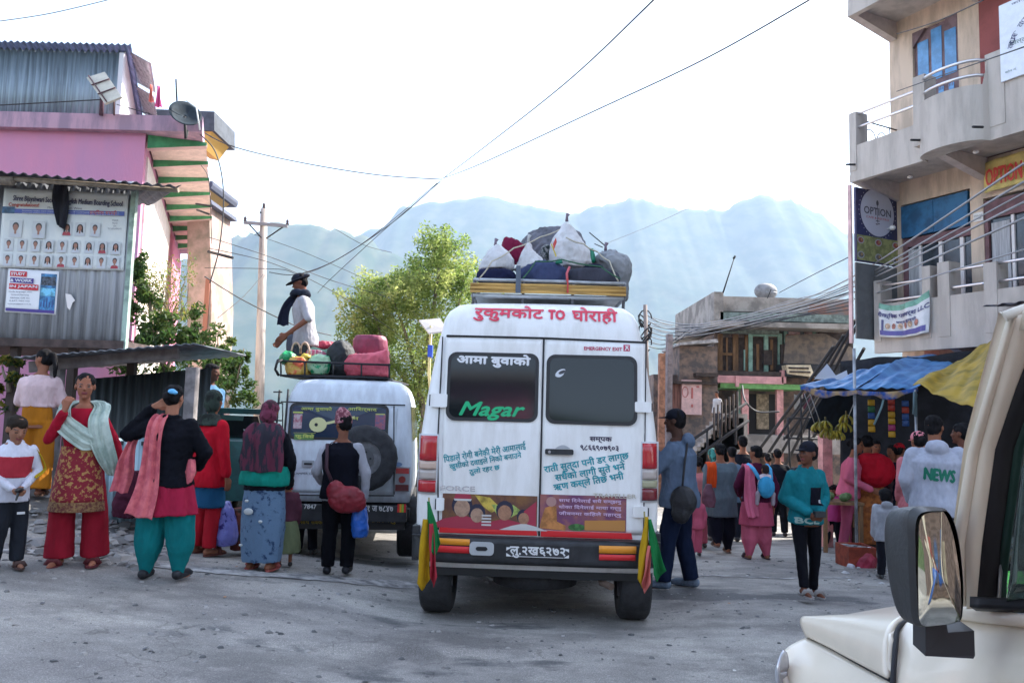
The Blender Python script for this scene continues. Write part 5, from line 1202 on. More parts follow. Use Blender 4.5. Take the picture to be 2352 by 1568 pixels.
sh+=bust(.37,.42,.34,6,3,4)+[('beard',3,[(.345,.20),(.395,.20),(.405,.34),(.335,.34)])]+bust(.66,.52,.36,5,3,4)+bust(.86,.36,.28,5,3,7)
sh+=[('letter_bar',7,[(.42,.10+.09*i),(.52,.10+.09*i),(.52,.15+.09*i),(.42,.15+.09*i)]) for i in range(4)]+[('flag_shape',4,[(.90,.1),(.99,.1),(.99,.85),(.86,.55)])]
sticker('picture_sticker',(1017,1132),(1233,1218),MT,sh,dL)
pur=M((.16,.05,.12),.45,col2=(.30,.11,.10),vs_=7); orng=M((.42,.17,.05),.5,var=.3,vs_=14)
MT2=[pur,M((.10,.03,.03),.5),orng,M((.05,.15,.04),.5,var=.4,vs_=30),M((.40,.22,.20),.5),M((.45,.20,.05),.5)]
sh=[('field_shape',5,[(.52,.03),(.99,.03),(.99,.34),(.52,.30)]),('bush_shape',3,el(.43,.10,.10,.10)),('bush_shape',3,el(.88,.12,.10,.09)),('halo',4,el(.13,.80,.06,.14)),('figure',1,el(.13,.78,.04,.16)),('figure',2,[(.0,.05),(.30,.0),(.30,.14),(.20,.25),(.19,.66),(.14,.70),(.06,.62),(.02,.3)])]
o=sticker('picture_sticker',(1241,1134),(1438,1222),MT2,sh,dR)
mb=MB(); 
for i,s_ in enumerate(('साथ दिनेलाई सधै सम्झनु','धोका दिनेलाई माया गर्नु','जीवनमा कहिले नहार्नु')): pw(mb,s_,1355,1150+i*15,140,11,off=.0185,bold=.001)
mb.obj('sticker_lettering',M((.60,.42,.60),.5),o)
# red sill strips
for a,b,c_,d_ in (((1012,1211),(1236,1216),(1236,1229),(1012,1223)),((1241,1216),(1452,1226),(1452,1238),(1241,1230))):
    pass
for pts,par in (([(1010,1210),(1232,1216),(1234,1229),(1008,1222)],van),([(1242,1217),(1450,1224),(1453,1238),(1242,1231)],van)):
    mb=MB(); onskin(pql(pts),.008,.016,mb); mb.obj('red_strip',redstk,par)
# bumper
def BP(x,z,off=0): return Vector((x,-.10-off+.05*(x/1.0)**4,z))
def Vb(px,py): return V(px,py,-.12)
zb0=Vb(1240,1301)[1]; zb1=Vb(1240,1238)[1]
mb=MB()
def bump(u,v):
    x=-1.0+2.0*u; return (x,(-.12 if .08<v<.92 else -.09)+.10*abs(2*u-1)**6,zb0+(zb1-zb0)*v)
mb.grid(bump,40,8,th=.02); mb.box((-1.0,-.09,zb1-.012),(1.0,.06,zb1)); bmp=mb.obj('bumper',blackp,van)
for side in (-1,1):
    mb=MB(); mb.box((side*.96,-.02,zb0),(side*1.01,.35,zb1+.06)); mb.obj('bumper_corner',blackp,bmp)
def bq(a,b,par,m,nm,o=.006,r=.004):
    x0,z1=Vb(*a);x1,z0=Vb(*b); mb=MB(); n=10
    f=lambda u,v:(x0+(x1-x0)*u,-.12+.10*abs((x0+(x1-x0)*u))**6-o-.006,z0+(z1-z0)*v)
    mb.grid(f,n,2,th=.004); return mb.obj(nm,m,par)
bq((1003,1235),(1079,1252),bmp,amber,'reflective_strip'); bq((1000,1252),(1078,1270),bmp,redstk,'reflective_strip')
bq((1376,1252),(1462,1272),bmp,amber,'reflective_strip'); bq((1376,1272),(1460,1288),bmp,redstk,'reflective_strip')
x0,z1=Vb(1079,1243);x1,z0=Vb(1134,1275)
mb=MB(); mb.prism(rrect(x0,z0,x1,z1,.03,4),-.135,-.10); q_=mb.obj('tow_plate',M((.42,.43,.44),.5),bmp)
mb=MB(); mb.prism(rrect(x0+.05,z0+.035,x1-.05,z1-.035,.02,4),-.139,-.134); mb.obj('tow_slot',darkm,q_)
x0,z1=Vb(1162,1254);x1,z0=Vb(1308,1282); mb=MB(); mb.box((x0,-.135,z0),(x1,-.12,z1)); npl=mb.obj('number_plate',M((.03,.03,.035),.5),van)
mb=MB(); write(mb,'लु.२ख६२७२',lambda a,b,o=0:Vector(((x0+x1)/2+a,-.137-o,(z0+z1)/2+b)),w=.44,h=.085,bold=.003); mb.obj('plate_lettering',numw,npl)
mb=MB()
for a,b,s1,s2 in ((x0,z0,1,1),(x1,z0,-1,1),(x0,z1,1,-1),(x1,z1,-1,-1)): mb.add([(a+s1*.005,-.137,b+s2*.004),(a+s1*.05,-.137,b+s2*.004),(a+s1*.005,-.137,b+s2*.03)],[(0,1,2)])
mb.box((x0+.05,-.138,z0+.003),(x1-.05,-.136,z0+.007)); mb.obj('plate_corner',numw,npl)
# underside: exhaust, axle, spare, mud flaps, wheels
ub=M((.018,.018,.018),.8)
mb=MB().box((-.9,.0,.30),(.9,5.0,.36)); mb.obj('underbody',ub,van)
mb=MB().box((-.75,.02,.30),(-.60,.14,.42)).tube([(-.55,.6,.34),(.55,.6,.34)],.05,8).ell((0,.6,.34),(.17,.17,.15)); mb.obj('rear_axle',ub,van)
mb=MB().tube([(-.45,.1,.30),(.45,.1,.29)],.018,6).tube([(-.5,.15,.36),(-.35,.1,.25)],.015,6); mb.obj('tow_bar',M((.12,.12,.12),.6),van)
mb=MB().tube([(0,.42,.19),(0,.42,.36)],.36,24); mb.obj('spare_wheel',tyre_m,van)
mb=MB().tube([(.55,.8,.30),(.55,.05,.27),(.62,-.04,.26)],.03,8); mb.obj('exhaust_pipe',M((.12,.08,.06),.8),van)
for x in (-.83,.83): wheel(van,x,.40,.285,.37,.26); wheel(van,x,4.2,.36,.36,.2)
xa=V(985,1290,.15)[0]; xb_=V(1042,1290,.15)[0]
mb=MB().box((xa,.12,V(1010,1342,.15)[1]),(xb_,.14,zb0+.03)); mb.obj('mud_flap',M((.05,.052,.055),.8,var=.3),van)
mb=MB().box((-xb_,.12,V(1010,1350,.15)[1]),(-xa,.14,zb0+.03)); mb.obj('mud_flap',M((.04,.04,.042),.8,var=.3),van)
# side windows and front glass, unseen from here but part of the vehicle
for sd in (-1,1):
    for k in range(4):
        y0=.9+k*1.0; mb=MB(); vs=[(sd*(hw(z)+.004),y,z) for y,z in ((y0,1.45),(y0+.85,1.45),(y0+.85,2.05),(y0,2.05))]; mb.add(vs,[(0,1,2,3),(3,2,1,0)]); mb.obj('side_window',vglass,van)
# roof rack
rk=thing('roof_rack','grey metal and bamboo roof rack strapped on the minibus','roof rack')
YR=7.45
def RW(px,py,Y=YR): return W(px,py,Y)
def rbox(mb,px0,py0,px1,py1,Y0,Y1,tl=0):
    a=RW(px0,py1,Y0); b=RW(px1,py0,Y0); c=RW(px1,py1,Y0)
    vs=[]
    for y in (Y0,Y1):
        vs+=[(a.x,y,a.z),(c.x,y,c.z),(b.x,y,b.z),(a.x,y,a.z+(b.z-c.z))]
    mb.add(vs,[(0,1,2,3),(7,6,5,4),(0,4,5,1),(1,5,6,2),(2,6,7,3),(3,7,4,0)])
rz=RW(1260,690).z
bam=M((.50,.30,.09),.7,var=.3,vs_=5,stretch=(.4,1,6)); galv=M((.42,.44,.47),.45,metal=.5,var=.15)
mb=MB()
for i in range(5): mb.tube([RW(1080,652+i*4.2,YR-.03+.012*(i%2)),RW(1260,655+i*4.2,YR-.03),RW(1438,661+i*4.2,YR-.03+.01*(i%2))],.012,6)
mb.obj('bamboo_pole',bam,rk)
mb=MB(); mb.tube([RW(1090,642),RW(1260,646),RW(1434,652)],.018,6); mb.tube([RW(1090,642)+Vector((0,2.6,0)),RW(1434,652)+Vector((0,2.6,0))],.018,6)
for px,py in ((1090,642),(1434,652)): mb.tube([RW(px,py),RW(px,py)+Vector((0,2.6,0))],.018,6)
mb.obj('top_rail',galv,rk)
mb=MB(); a=RW(1086,678);b=RW(1432,686); mb.tube([a,b],.022,6); mb.tube([a+Vector((0,2.6,0)),b+Vector((0,2.6,0))],.022,6); mb.tube([a,a+Vector((0,2.6,0))],.02,6); mb.tube([b,b+Vector((0,2.6,0))],.02,6)
mb.box((a.x,YR,a.z+.0),(b.x,YR+2.6,a.z+.012)); mb.obj('base_rail',galv,rk)
mb=MB()
for t in (0,.33,.66,1):
    p=a.lerp(b,t); q=RW(1090,642).lerp(RW(1434,652),t); mb.tube([p+Vector((0,.01,-.10)),q],.014,6); mb.tube([p+Vector((0,2.6,-.1)),q+Vector((0,2.6,0))],.014,6)
mb.obj('rack_post',M((.10,.10,.11),.6),rk)
mb=MB(); rbox(mb,1184,610,1196,672,YR-.06,YR-.04); mb.obj('strap',M((.10,.12,.16),.8),rk)
mb=MB(); rbox(mb,1302,640,1306,672,YR-.06,YR-.045); mb.obj('red_cord',M((.5,.05,.05),.8),rk)
# ---------- luggage ----------
def sack(name,label,cat,pts,Y,dep,mat,neck=None,namp=.02,voxel=.013,group=None,extra=None):
    """soft bag: silhouette given as rows of (px_left, px_right, py) from the bottom up"""
    mb=MB(); rows=[]
    for l,r,y in pts:
        a=W(l,y,Y);b=W(r,y,Y); rows.append(((a.x+b.x)/2,Y+dep*.5,(a.z+b.z)/2,max(.006,(b.x-a.x)/2),max(.01,dep/2*min(1,.35+.65*(b.x-a.x)/max(.01,max(W(q[1],q[2],Y).x-W(q[0],q[2],Y).x for q in pts))))))
    mb.loft(rows,20); 
    o=fuse(mb,voxel,name,mat,smooth=3,namp=namp,nfreq=(8,8,6),seed=hash(label)%50 if False else len(label))
    tag(o,label,cat,group)
    if neck: 
        nb_=MB(); p=W(neck[0],neck[1],Y+dep*.5)
        nb_.tube([p+Vector((0,0,-.03)),p+Vector((0,0,.02)),p+Vector((.01,0,.05))],[.018,.012,.022],7); n_=nb_.obj('tied_neck',neck[2] if len(neck)>2 else M((.2,.15,.2),.8),o)
    return o
sackw=M((.56,.55,.56),.75,bump=.6,bs=18,var=.12,vs_=5)
sack('white_sack','tall white sack with tied neck and red yellow print, highest on the minibus','sack',[(1268,1352,609),(1264,1364,596),(1263,1362,575),(1266,1352,552),(1276,1334,532),(1292,1318,513),(1298,1307,503)],YR+.15,.42,sackw,(1302,502))
mb=MB(); p=W(1274,566,YR+.16); mb.add([W(1277,545,YR+.15),W(1279,556,YR+.145),W(1272,575,YR+.14),W(1270,560,YR+.15)],[(0,1,2,3)]); mb.add([W(1265,560,YR+.16),W(1268,560,YR+.15),W(1279,588,YR+.13),W(1276,590,YR+.13)],[(0,1,2,3)],1); o=mb.obj('printed_mark',[M((.5,.05,.04),.6),M((.55,.42,.05),.6)]); o.parent=[x for x in COL.objects if x.name.startswith('white_sack')][0]
sack('white_sack','broad white sack at the left end of the minibus luggage','sack',[(1098,1180,614),(1098,1182,602),(1108,1178,585),(1122,1166,568),(1136,1150,556)],YR+.12,.4,sackw,(1138,560))
sack('white_sack','pale sack with pinched peak between maroon bag and navy duffel','sack',[(1180,1262,614),(1186,1262,602),(1192,1246,585),(1204,1226,566),(1212,1220,552)],YR+.08,.38,sackw,(1214,551,M((.5,.5,.5),.8)))
sack('maroon_bag','maroon fabric bag poking up behind the white sacks','bag',[(1146,1204,598),(1150,1208,578),(1152,1206,560),(1156,1196,548),(1158,1164,541)],YR+.42,.25,cloth('7a2040'))
sack('grey_tarpaulin','dark grey tarpaulin bundle arching behind the tallest white sack','tarpaulin bundle',[(1196,1352,612),(1194,1356,580),(1195,1354,555),(1202,1350,538),(1222,1340,520),(1250,1326,513)],YR+.7,.7,M((.115,.115,.14),.7,bump=.6,bs=8,var=.3,vs_=4),namp=.03)
sack('checked_bag','black and white checked cloth bag beside the tallest sack','bag',[(1238,1276,605),(1240,1276,585),(1246,1272,565),(1250,1264,560)],YR+.35,.2,M((.22,.22,.22),.9,col2=(.02,.03,.03),vs_=30,vlo=.5,vhi=.53))
sack('green_bundle','small green plastic bundle right of the tallest sack','bundle',[(1352,1366,600),(1354,1368,585),(1355,1366,570)],YR+.3,.15,M((.01,.22,.12),.4,bump=.5,bs=12))
sack('grey_bundle','big light grey wrapped bundle at the right end of the minibus luggage','bundle',[(1404,1448,680),(1400,1450,655),(1396,1456,625),(1378,1458,608),(1366,1458,592),(1372,1452,580),(1384,1424,570)],YR+.22,.55,M((.25,.26,.28),.75,bump=.8,bs=10,var=.2,vs_=4),(1391,569),namp=.028)
sack('navy_duffel','navy duffel bag lying at the left end of the rack','bag',[(1094,1188,640),(1092,1190,630),(1094,1186,620),(1104,1178,614)],YR+.0,.4,cloth('1f2340'))
sack('blue_grey_duffel','slumped blue grey duffel bag in the middle of the rack','bag',[(1192,1310,644),(1186,1312,630),(1190,1310,615),(1204,1300,604),(1226,1284,596)],YR-.01,.38,cloth('3a4260'),namp=.02)
sack('grey_suitcase','long charcoal suitcase with pink red piping on the rack','suitcase',[(1304,1430,646),(1302,1432,632),(1303,1428,620),(1310,1418,613)],YR-.01,.4,cloth('43444f'),namp=.005)
mb=MB(); mb.tube([W(1303,646,YR-.03),W(1302,628,YR-.03),W(1308,613,YR-.0)],.012,6); o=mb.obj('piping',M((.6,.12,.15),.7)); o.parent=[x for x in COL.objects if x.name.startswith('grey_suitcase')][0]
sack('navy_bag','small navy bag between the grey suitcase and the tallest sack','bag',[(1336,1394,615),(1340,1390,608),(1350,1380,604)],YR+.2,.2,cloth('20223a'))
sack('green_pouch','tiny green pouch sitting on the blue grey duffel','pouch',[(1276,1296,603),(1278,1294,597),(1282,1290,594)],YR+.03,.08,M((.01,.20,.12),.5))
o=MB().tube([W(1354,534,YR+.8),W(1392,566,YR+.5)],.006,5).tube([W(1366,560,YR+.6),W(1384,568,YR+.5)],.005,5).obj('rope',darkm); tag(o,'thin dark rope stretched from the tarpaulin to the grey bundle','rope')
for i,(p_,l_) in enumerate((([(1100,640,-.02),(1130,600,-.05),(1180,570,.1),(1240,545,.4),(1300,520,.6)],'pale rope crossing the white sacks towards the tarpaulin'),([(1420,646,-.02),(1400,600,.1),(1372,578,.2),(1340,560,.1),(1300,545,.05)],'pale rope running from the rack corner over the tallest sack'),([(1200,640,-.05),(1230,600,-.05),(1290,596,-.03),(1380,612,-.05),(1425,640,-.04)],'dark green rope looped over the duffel and suitcase'))):
    P=[W(x,y,YR+d-.02) for x,y,d in p_]; Q=[]
    for a,b in zip(P,P[1:]): Q+=[a.lerp(b,k/5)+Vector((0,-.006,-.012*math.sin(PI*k/5))) for k in range(5)]
    o=MB().tube(Q+[P[-1]],.007,5).obj('rope',M((.5,.45,.35),.9) if i<2 else M((.04,.12,.07),.9)); tag(o,l_,'rope')
# flags on the hinges
def flag(label,px,py,strips,Y):
    f=thing('cloth_flag',label,'flag')
    MB().tube([W(px,py-6,Y),W(px+1,py+24,Y)],.007,6).obj('stick',M((.3,.25,.1),.7),f)
    for (top,bot,w0,w1,col,ph) in strips:
        a=W(*top,Y);b=W(*bot,Y); k=Y/FPX
        def fn(u,v):
            c=a.lerp(b,v); w=(w0+(w1-w0)*v)*k*.78; return (c.x+(u-.5)*w*(1-.12*math.sin(v*7+ph)),Y-.02+.03*math.sin(u*5+ph+v*3)*(.3+v)-.012*ph,c.z+(u-.5)*w*.25*v*(1 if ph%2 else -1)-.09*v*v*(1-abs(2*u-.7-.3*(ph%2))))
        MB().grid(fn,16,20,th=.004).obj('cloth_strip',cloth(col,.2),f)
    return f
gn=hexc('1c6b3a'); yl=hexc('b08a1c'); rdd=hexc('a8333f')
flag('left hand green, yellow and red cloth flag hanging from the minibus hinge',985,1148,[((984,1150),(1000,1250),8,34,gn,1),((978,1190),(975,1330),14,38,yl,2),((992,1200),(998,1320),10,20,rdd,3)],6.42)
flag('right hand yellow and green cloth flag hanging from the minibus hinge',1480,1180,[((1484,1185),(1474,1322),8,34,yl,1),((1490,1190),(1512,1310),8,40,gn,2),((1490,1250),(1480,1334),10,24,hexc('c06a62'),3)],6.42)

# ================= white jeep (left) =================
JO=Vector((-1.93,9.25,0)); JO.z=-.037
jeep=thing('white_jeep','bluish white jeep seen from behind with spare wheel and roof load','jeep',JO,R(5))
JM=Matrix.Translation(JO)@Matrix.Rotation(R(5),4,'Z'); JI=JM.inverted()
def VJ(px,py,y=0):
    o=JI@CAM_LOC; d=JI.to_3x3()@ray(px,py); t=(y-o.y)/d.y; p=o+d*t; return p.x,p.z
xl=VJ(634,1150)[0]; xr=VJ(942,1150)[0]; JX=(xl+xr)/2
zr=VJ(780,868)[1]; hl_=(xr-xl)/2
zn=VJ(790,925)[1]; zw=VJ(790,1030)[1]; zbm=VJ(790,1142)[1]
HJ=[(zbm-.05,hl_*.985),(zbm+.1,hl_),(zw-.2,hl_),(zw,hl_*.985),(zn,hl_*.93),(zn+.10,hl_*.90),(zr-.08,hl_*.84),(zr-.03,hl_*.78),(zr,hl_*.55)]
def hj(z):
    for (a,p),(b,q) in zip(HJ,HJ[1:]):
        if z<=b: return p+(q-p)*max(0,(z-a))/(b-a)
    return HJ[-1][1]
LJ=[(0,0),(zw,0.0),(zn,.06),(zr-.1,.10),(zr-.03,.16),(zr,.3)]
def lj(z):
    for (a,p),(b,q) in zip(LJ,LJ[1:]):
        if z<=b: return p+(q-p)*max(0,(z-a))/(b-a)
    return LJ[-1][1]
jw_=M((.72,.78,.85),.35,col2=(.58,.62,.68),vs_=4,spec=.5,stretch=(1.4,1,.4))
mb=MB(); bodyshell(HJ,hj,lj,4.0,lambda z:0 if z<zw else (z-zw)*.6+.9,mb,rc=.08)
for v in mb.v: v.x+=JX
mb.obj('body',jw_,jeep)
def RJ(x,z,off=0): return Vector((x,lj(z)+.02*((x-JX)/hj(z))**2-off-.002,z))
def pj(a,b,r=.05,n=5):
    x0,z1=VJ(*a);x1,z0=VJ(*b); return rrect(x0,z0,x1,z1,r,n)
mb=MB()
def jd(u,v):
    x0,z1=VJ(656,930);x1,z0=VJ(905,1134); return RJ(x0+(x1-x0)*u,z0+(z1-z0)*v,.008 if .03<u<.97 and .03<v<.97 else .002)
mb.grid(jd,24,24,th=.004); jdoor=mb.obj('tailgate',jw_,jeep)
for pts in ([(642,922),(930,930)],[(646,925),(652,1135)],[(904,932),(905,1135)],[(650,1136),(905,1138)]):
    q=[VJ(*p) for p in pts]; P=[RJ(q[0][0]+(q[1][0]-q[0][0])*i/10,q[0][1]+(q[1][1]-q[0][1])*i/10,.006) for i in range(11)]; MB().tube(P,.007,5).obj('panel_gap',darkm,jeep)
kj=9.25/FPX
x0,z1=VJ(664,924);x1,z0=VJ(890,1013)
mb=MB(); onskin(rrect(x0,z0,x1,z1,.07,5),.0,.022,mb,fn=RJ); wj=mb.obj('window',rubber,jdoor)
mb=MB(); onskin(rrect(x0+.03,z0+.03,x1-.03,z1-.03,.05,5),.022,.025,mb,fn=RJ); mb.obj('glass',M((.01,.03,.065),.18,spec=.5),wj)
ylw=M((.50,.55,.12),.5)
mb=MB(); pw(mb,'आमा बुवाको',726,939,70,11,off=.03,bold=.001,fn=RJ,Vf=VJ,k=kj); pw(mb,'आशिर्वाद',832,940,66,11,off=.03,bold=.001,fn=RJ,Vf=VJ,k=kj); mb.obj('window_lettering',ylw,wj)
mb=MB(); pw(mb,'फु.बिसे',700,1002,42,11,off=.03,bold=.002,fn=RJ,Vf=VJ,k=kj); mb.obj('window_lettering',ylw,wj)
def strip(a,b,m,nm,par,fn=RJ,Vf=VJ,o=.027):
    xx0,zz1=Vf(*a);xx1,zz0=Vf(*b); mb=MB(); mb.add([fn(xx0,zz0,o),fn(xx1,zz0,o),fn(xx1,zz1,o),fn(xx0,zz1,o)],[(0,1,2,3)]); return mb.obj(nm,m,par)
strip((672,948),(884,950),ylw,'yellow_line',wj); strip((674,993),(725,995),ylw,'yellow_line',wj)
strip((674,950),(692,984),M((.35,.08,.12),.5,col2=(.5,.4,.42),vs_=25),'picture_sticker',wj); strip((862,952),(884,986),M((.35,.1,.14),.5,col2=(.12,.1,.2),vs_=25),'picture_sticker',wj)
strip((676,996),(720,1010),M((.10,.22,.06),.5),'green_band',wj,o=.0265)
xg,zg=VJ(730,975); mb=MB(); mb.add([RJ(xg+.10*math.cos(k*PI/8),zg+.085*math.sin(k*PI/8),.03) for k in range(16)],[tuple(range(16))]); mb.add([RJ(xg-.02+.02*math.cos(k*PI/5),zg+.02*math.sin(k*PI/5),.031) for k in range(10)],[tuple(range(10))],1)
x2,z2=VJ(780,962); mb.add([RJ(xg+.08,zg+.03,.0305),RJ(xg+.08,zg-.0,.0305),RJ(x2+.17,z2+.01,.0305),RJ(x2+.17,z2+.04,.0305)],[(0,1,2,3)]); x3,z3=VJ(820,960)
mb.obj('guitar_decal',[M((.62,.60,.30),.5),darkm],wj)
mb=MB(); pw(mb,'जीवन',800,961,46,9,off=.031,bold=.001,fn=RJ,Vf=VJ,k=kj,rot=.1); mb.obj('window_lettering',ylw,wj)
# spare wheel on the tailgate
xs_,zs_=VJ(836,1052,-.2)
def flatwheel(x,z,r,w,y0,par):
    mb=MB(); prof=[(r*.52,0),(r*.80,0),(r*.93,.02),(r,.06),(r,w-.05),(r*.93,w),(r*.55,w)]
    n=40; vs=[];fs=[];K=len(prof)
    for a in range(n):
        t=2*PI*a/n
        for k,(rr,yy) in enumerate(prof):
            q=.985 if (k in(3,4) and a%2) else 1; vs.append((x+rr*q*math.cos(t),y0+yy,z+rr*q*math.sin(t)))
    for a in range(n):
        b=(a+1)%n
        for k in range(K-1): fs.append((a*K+k,b*K+k,b*K+k+1,a*K+k+1))
    o=mb.add(vs,fs,0,True).obj('spare_wheel',M((.028,.028,.032),.8,bump=.4,bs=50,var=.3,vs_=12),par)
    mb=MB(); mb.tube([(x,y0+.05,z),(x,y0+.10,z)],r*.53,28)
    rmo=mb.obj('rim',M((.20,.20,.21),.6,var=.3),o); 
    mb=MB(); mb.tube([(x,y0+.03,z),(x,y0+.055,z)],r*.30,20); mb.tube([(x,y0+.01,z),(x,y0+.04,z)],r*.13,14)
    mb.obj('hub',M((.13,.13,.14),.5,metal=.5),o)
    for k in range(5): mb=MB(); a=k*2*PI/5; mb.tube([(x+r*.2*math.cos(a),y0+.015,z+r*.2*math.sin(a)),(x+r*.2*math.cos(a),y0+.03,z+r*.2*math.sin(a))],.012,6); mb.obj('wheel_nut',darkm,o)
flatwheel(xs_,zs_,.375,.2,-.26,jeep)
MB().box((xs_-.08,-.07,zs_-.08),(xs_+.08,.0,zs_+.08)).obj('wheel_bracket',darkm,jeep)
# handle, badge, ladder, lights
mb=MB(); onskin(pj((694,1056),(722,1072),.01,3),.008,.03,mb,fn=RJ); mb.obj('handle',M((.35,.36,.38),.4),jdoor)
mb=MB(); onskin(pj((699,1062),(717,1067),.004,3),.03,.034,mb,fn=RJ); mb.obj('handle_slot',darkm,jdoor)
mb=MB(); pw(mb,'CAMPER GOLD',704,1087,60,5,off=.012,fn=RJ,Vf=VJ,k=kj); mb.obj('badge',M((.08,.09,.12),.4),jdoor)
strip((655,1081),(755,1083),M((.10,.11,.14),.5),'trim_line',jdoor,o=.010)
mb=MB(); x,z=VJ(914,1066); mb.add([RJ(x+.05*math.cos(k*PI/8),z+.025*math.sin(k*PI/8),.012) for k in range(16)],[tuple(range(16))]); mb.obj('oval_badge',M((.2,.3,.5),.4),jeep)
ld=[]
a=[VJ(626,884),VJ(648,882)]
mb=MB()
for (px,p0,p1) in ((630,895,1090),(650,893,1090)):
    x,z0_=VJ(px,p1);_,z1_=VJ(px,p0); mb=MB(); mb.tube([Vector((x,-.06,z0_)),Vector((x,-.06+.02,(z0_+z1_)/2)),Vector((x,.05,z1_))],.012,6); mb.obj('ladder_rail',darkm,jeep)
for py in (900,925,965,1010,1055):
    x0_,z_=VJ(630,py);x1_,_=VJ(650,py); mb=MB(); mb.tube([(x0_,-.05,z_),(x1_,-.05,z_)],.009,6); mb.obj('ladder_rung',darkm,jeep)
def RJL(x,z,off=0): return Vector((x,-off+.0,z))
for sgn in (1,):
    x0_,z1_=VJ(908,1072);x1_,z0_=VJ(940,1128)
    mb=MB(); mb.box((x0_,-.05,z0_),(x1_,.03,z1_)); tl=mb.obj('tail_light',M((.30,.31,.33),.5),jeep)
    MB().box((x0_+.01,-.06,z1_-.07),(x1_-.01,-.05,z1_-.01)).obj('lens',redl,tl)
    MB().box((x0_+.01,-.06,z0_+.01),(x1_-.01,-.05,z0_+.08)).obj('lens',M((.10,.01,.015),.2),tl)
    cxx=(x0_+x1_)/2; MB().tube([(cxx,-.066,(z0_+z1_)/2),(cxx,-.05,(z0_+z1_)/2)],.04,16).obj('lens',M((.25,.02,.02),.2),tl)
    x0m=2*JX-x1_; MB().box((x0m,-.05,z0_),(x0m+(x1_-x0_),.03,z1_)).obj('tail_light',redl,jeep)
# bumper
z0_=VJ(790,1192)[1]; z1_=VJ(790,1156)[1]; xb0=VJ(640,1170)[0]; xb1=VJ(935,1170)[0]
MB().box((xb0,-.18,z0_),(xb1,-.06,z1_)).obj('bumper',blackp,jeep)
mb=MB(); x,z=VJ(686,1164,-.18); write(mb,'GA 1 JA 7847',lambda a,b,o=0:Vector((x+a,-.183-o,z+b)),w=76*kj,h=13*kj,bold=.001); mb.obj('plate_lettering',numw,jeep)
mb=MB(); x1q,z1q=VJ(868,1168,-.18); write(mb,'ग१ ज ७८४७',lambda a,b,o=0:Vector((x1q+a,-.183-o,z1q+b)),w=66*kj,h=14*kj,bold=.001); mb.obj('plate_lettering',numw,jeep)
for i,c in enumerate((redstk,amber,M((.25,.45,.05),.4),redstk)):
    x,z=VJ(913+i*5,1157,-.18);_,zz_=VJ(913,1176,-.18); MB().box((x,-.185,zz_),(x+.022,-.181,z)).obj('reflector',c,jeep)
z2_=VJ(790,1206)[1]; MB().box((xb0+.02,-.10,z2_-.03),(xb1-.02,-.02,z0_-.002)).obj('mud_board',M((.03,.03,.03),.7),jeep)
mb=MB(); 
for px,s_ in ((700,'सबैको साथ सबैको'),(865,'माया समान गर्नु')):
    x,z=VJ(px,1196,-.1); write(mb,s_,lambda a,b,o=0:Vector((x+a,-.104-o,z+b)),w=84*kj,h=12*kj,bold=.001)
mb.obj('yellow_lettering',M((.45,.32,.03),.5),jeep)
for s in (-1,1): wheel(jeep,JX+s*.72,.55,.27,.36,.23); wheel(jeep,JX+s*.72,3.3,.36,.36,.2)
for s in (-1,1): MB().box((JX+s*.72-.15,.20,.30),(JX+s*.72+.15,.22,z2_)).obj('mud_flap',blackp,jeep)
MB().box((JX-.75,.1,.40),(JX+.75,3.8,.52)).obj('underbody',ub,jeep); MB().tube([(JX-.6,.55,.36),(JX+.6,.55,.36)],.05,8).ell((JX,.75,.36),(.15,.15,.14)).obj('rear_axle',ub,jeep)
for s in (-1,1):
    mb=MB(); vs=[(JX+s*(hj(z)+.004),y,z) for y,z in ((.5,zw+.08),(2.6,zw+.08),(2.5,zn-.02),(.5,zn-.02))]; mb.add(vs,[(0,1,2,3),(3,2,1,0)]); mb.obj('side_window',vglass,jeep)
# roof rack of the jeep
jr=thing('roof_rack','black iron roof rack on the jeep','roof rack'); Yj=9.5
def jt(pts,r=.014,nm='rack_bar'): MB().tube([W(*p) for p in pts],r,6).obj(nm,darkm,jr)
jt([(637,828,Yj),(780,834,Yj),(895,838,Yj)]); jt([(643,862,Yj),(780,864,Yj),(893,868,Yj)]); 
for px in (645,700,765,830,894): jt([(px,829+(px-640)*.036,Yj),(px,864+(px-640)*.02,Yj)],.011)
jt([(637,828,Yj),(645,822,Yj+2)]); jt([(895,838,Yj),(886,830,Yj+2)]); jt([(645,822,Yj+2),(886,830,Yj+2)])
jt([(648,826,Yj),(636,832,Yj-.05),(632,848,Yj-.05),(640,862,Yj)],.016,'rope_loop')
MB().box((W(645,864,Yj).x,Yj,W(700,866,Yj).z),(W(890,866,Yj).x,Yj+2,W(700,866,Yj).z+.02)).obj('rack_floor',darkm,jr)
def js(n,l,c,pts,m,dy=.06,dep=.35,**k): return sack(n,l,c,pts,Yj+dy,dep,m,**k)
js('coral_pink_bag','coral pink zipped bag at the right end of the jeep rack','bag',[(790,888,862),(778,890,850),(776,890,828),(790,888,814),(850,888,808),(880,886,802)],M((.60,.10,.14),.55,bump=.4,bs=8,var=.12))
mb=MB(); x=W(820,846,Yj+.03); pw_=lambda a,b,o=0:Vector((x.x+a,x.y-.01-o,x.z+b)); write(mb,'happiness',pw_,w=.22,h=.05); o=mb.obj('printed_mark',M((.35,.03,.06),.6)); o.parent=[q for q in COL.objects if q.name=='coral_pink_bag'][0]
js('maroon_suitcase','maroon suitcase standing behind the coral pink bag','suitcase',[(806,884,815),(804,886,795),(804,885,778),(812,880,768)],M((.22,.03,.07),.5,var=.2),dy=.5,namp=.004)
js('red_bag','flat dark red bag in the middle of the jeep load','bag',[(690,770,800),(692,772,790),(700,764,782)],M((.30,.02,.05),.6,var=.2),dy=.7,dep=.4)
